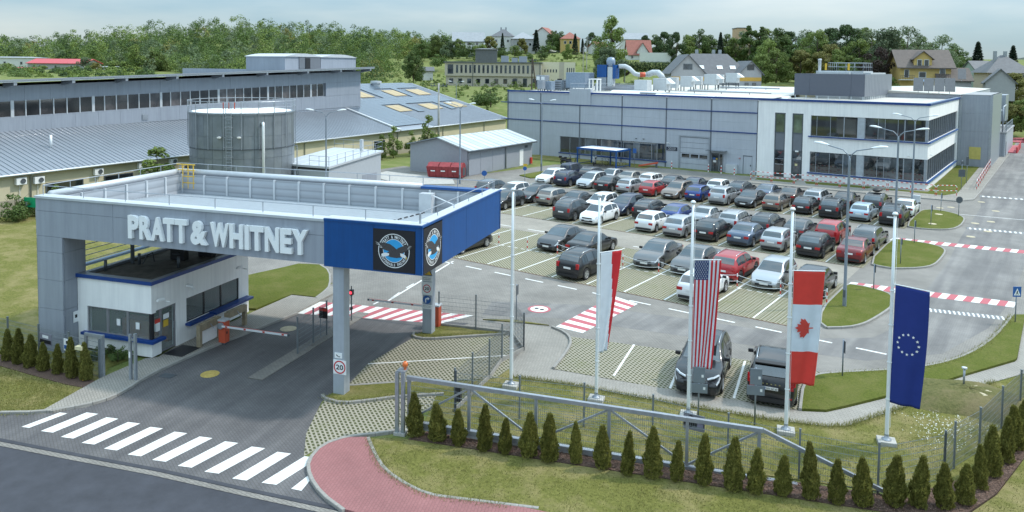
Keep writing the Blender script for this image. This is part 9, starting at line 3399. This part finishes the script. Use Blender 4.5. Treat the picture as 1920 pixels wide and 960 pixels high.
# ================================================================ woodland on the hill: one mass
wr = np.random.default_rng(77)
VV, FF, MI = [], [], []
kinds = ['mid', 'fresh', 'dark', 'grey', 'olive']
nv = 0
PXS = []
for dep in (255,268,282,296,312,328,346,366,388,412,440):
 l = -.72 if dep > 305 else -.47
 lim = -.07 if dep > 320 else -.15
 while l < lim:
  PXS.append((CAMXY[0] + FX * dep + FY * l * dep, CAMXY[1] + FY * dep - FX * l * dep, dep))
  l += wr.uniform(.8,1.2) * 5.2 / dep
for (x, y, dep) in PXS:
 x += wr.normal(0,3)
 y += wr.normal(0,3)
 z = T(x, y)
 h = wr.uniform(8,13.5) * (1.0 if dep > 290 else .75)
 w = wr.uniform(3.6,6.6)
 cl = crown_clumps(h, w,-.5,26, wr)
 V, F = leaf_cloud(cl,1150 if dep < 330 else 900,.6 if dep > 300 else .5, rng=wr)
 V = V + np.array([x, y, z - .5])
 VV.append(V)
 FF.append(F + nv)
 k = wr.choice(5, p=[.36,.26,.16,.17,.05])
 MI.append(np.full(len(F), k))
 nv += len(V)
for k in range(90):       # ragged hedge below the wood, before the far halls
 dep, l = wr.uniform(200,240), wr.uniform(-.72,-.47)
 x, y = CAMXY[0] + FX * dep + FY * l * dep, CAMXY[1] + FY * dep - FX * l * dep
 h = wr.uniform(1.2,2.2)
 V, F = leaf_cloud(crown_clumps(h, h * 1.2,-.3,12, wr),420,.4, rng=wr)
 VV.append(V + np.array([x, y, T(x, y) - .2]))
 FF.append(F + nv)
 MI.append(np.full(len(F), k % 3))
 nv += len(V)
wo = bpy.data.objects.new('woodland', np_mesh('woodland', np.concatenate(VV), np.concatenate(FF), [LEAF_M[k] for k in kinds], np.concatenate(MI)))
COL.objects.link(wo)
tag(wo, 'dense mixed woodland covering the hill on the left', 'woodland', kind='stuff')
# scrub on the meadow
VV, FF, nv = [], [],0
for k in range(560):
 dep = wr.uniform(158,330)
 l = wr.uniform(-.24,.18) * dep
 x, y = CAMXY[0] + FX * dep + FY * l, CAMXY[1] + FY * dep - FX * l
 x += wr.normal(0,2)
 y += wr.normal(0,2)
 h = wr.uniform(.5,2.0)
 V, F = leaf_cloud(crown_clumps(h, h * .9,0,6, wr),130,.3, rng=wr)
 V = V + np.array([x, y, T(x, y)])
 VV.append(V)
 FF.append(F + nv)
 nv += len(V)
so = bpy.data.objects.new('meadow_scrub', np_mesh('meadow_scrub', np.concatenate(VV), np.concatenate(FF), [LEAF_M['fresh']]))
COL.objects.link(so)
tag(so, 'rough low scrub on the meadow slopes', 'scrub', kind='stuff')
# distant blue-green ridge
V, F = [], []
n = 90
for i in range(n + 1):
 l = -1500 + 3000 * i / n
 d = 1750
 x, y = CAMXY[0] + FX * d + FY * l, CAMXY[1] + FY * d - FX * l
 h = 44 + 16 * math.sin(i * .31) + 9 * math.sin(i * .83 + 1) + 5 * math.sin(i * 2.1)
 V += [(x, y,-20),(x, y, h),(x + FX * 300, y + FY * 300, h * .6)]
for i in range(n):
 a = i * 3
 F += [(a, a + 3, a + 4, a + 1),(a + 1, a + 4, a + 5, a + 2)]
rd = MB().add(V, F).build('distant_ridge', mat('distant_woods',(.045,.06,.04),.95, var=.4, scale=.03, bump=1, bscale=.1))
tag(rd, 'distant wooded ridge on the horizon', 'hills', kind='structure')
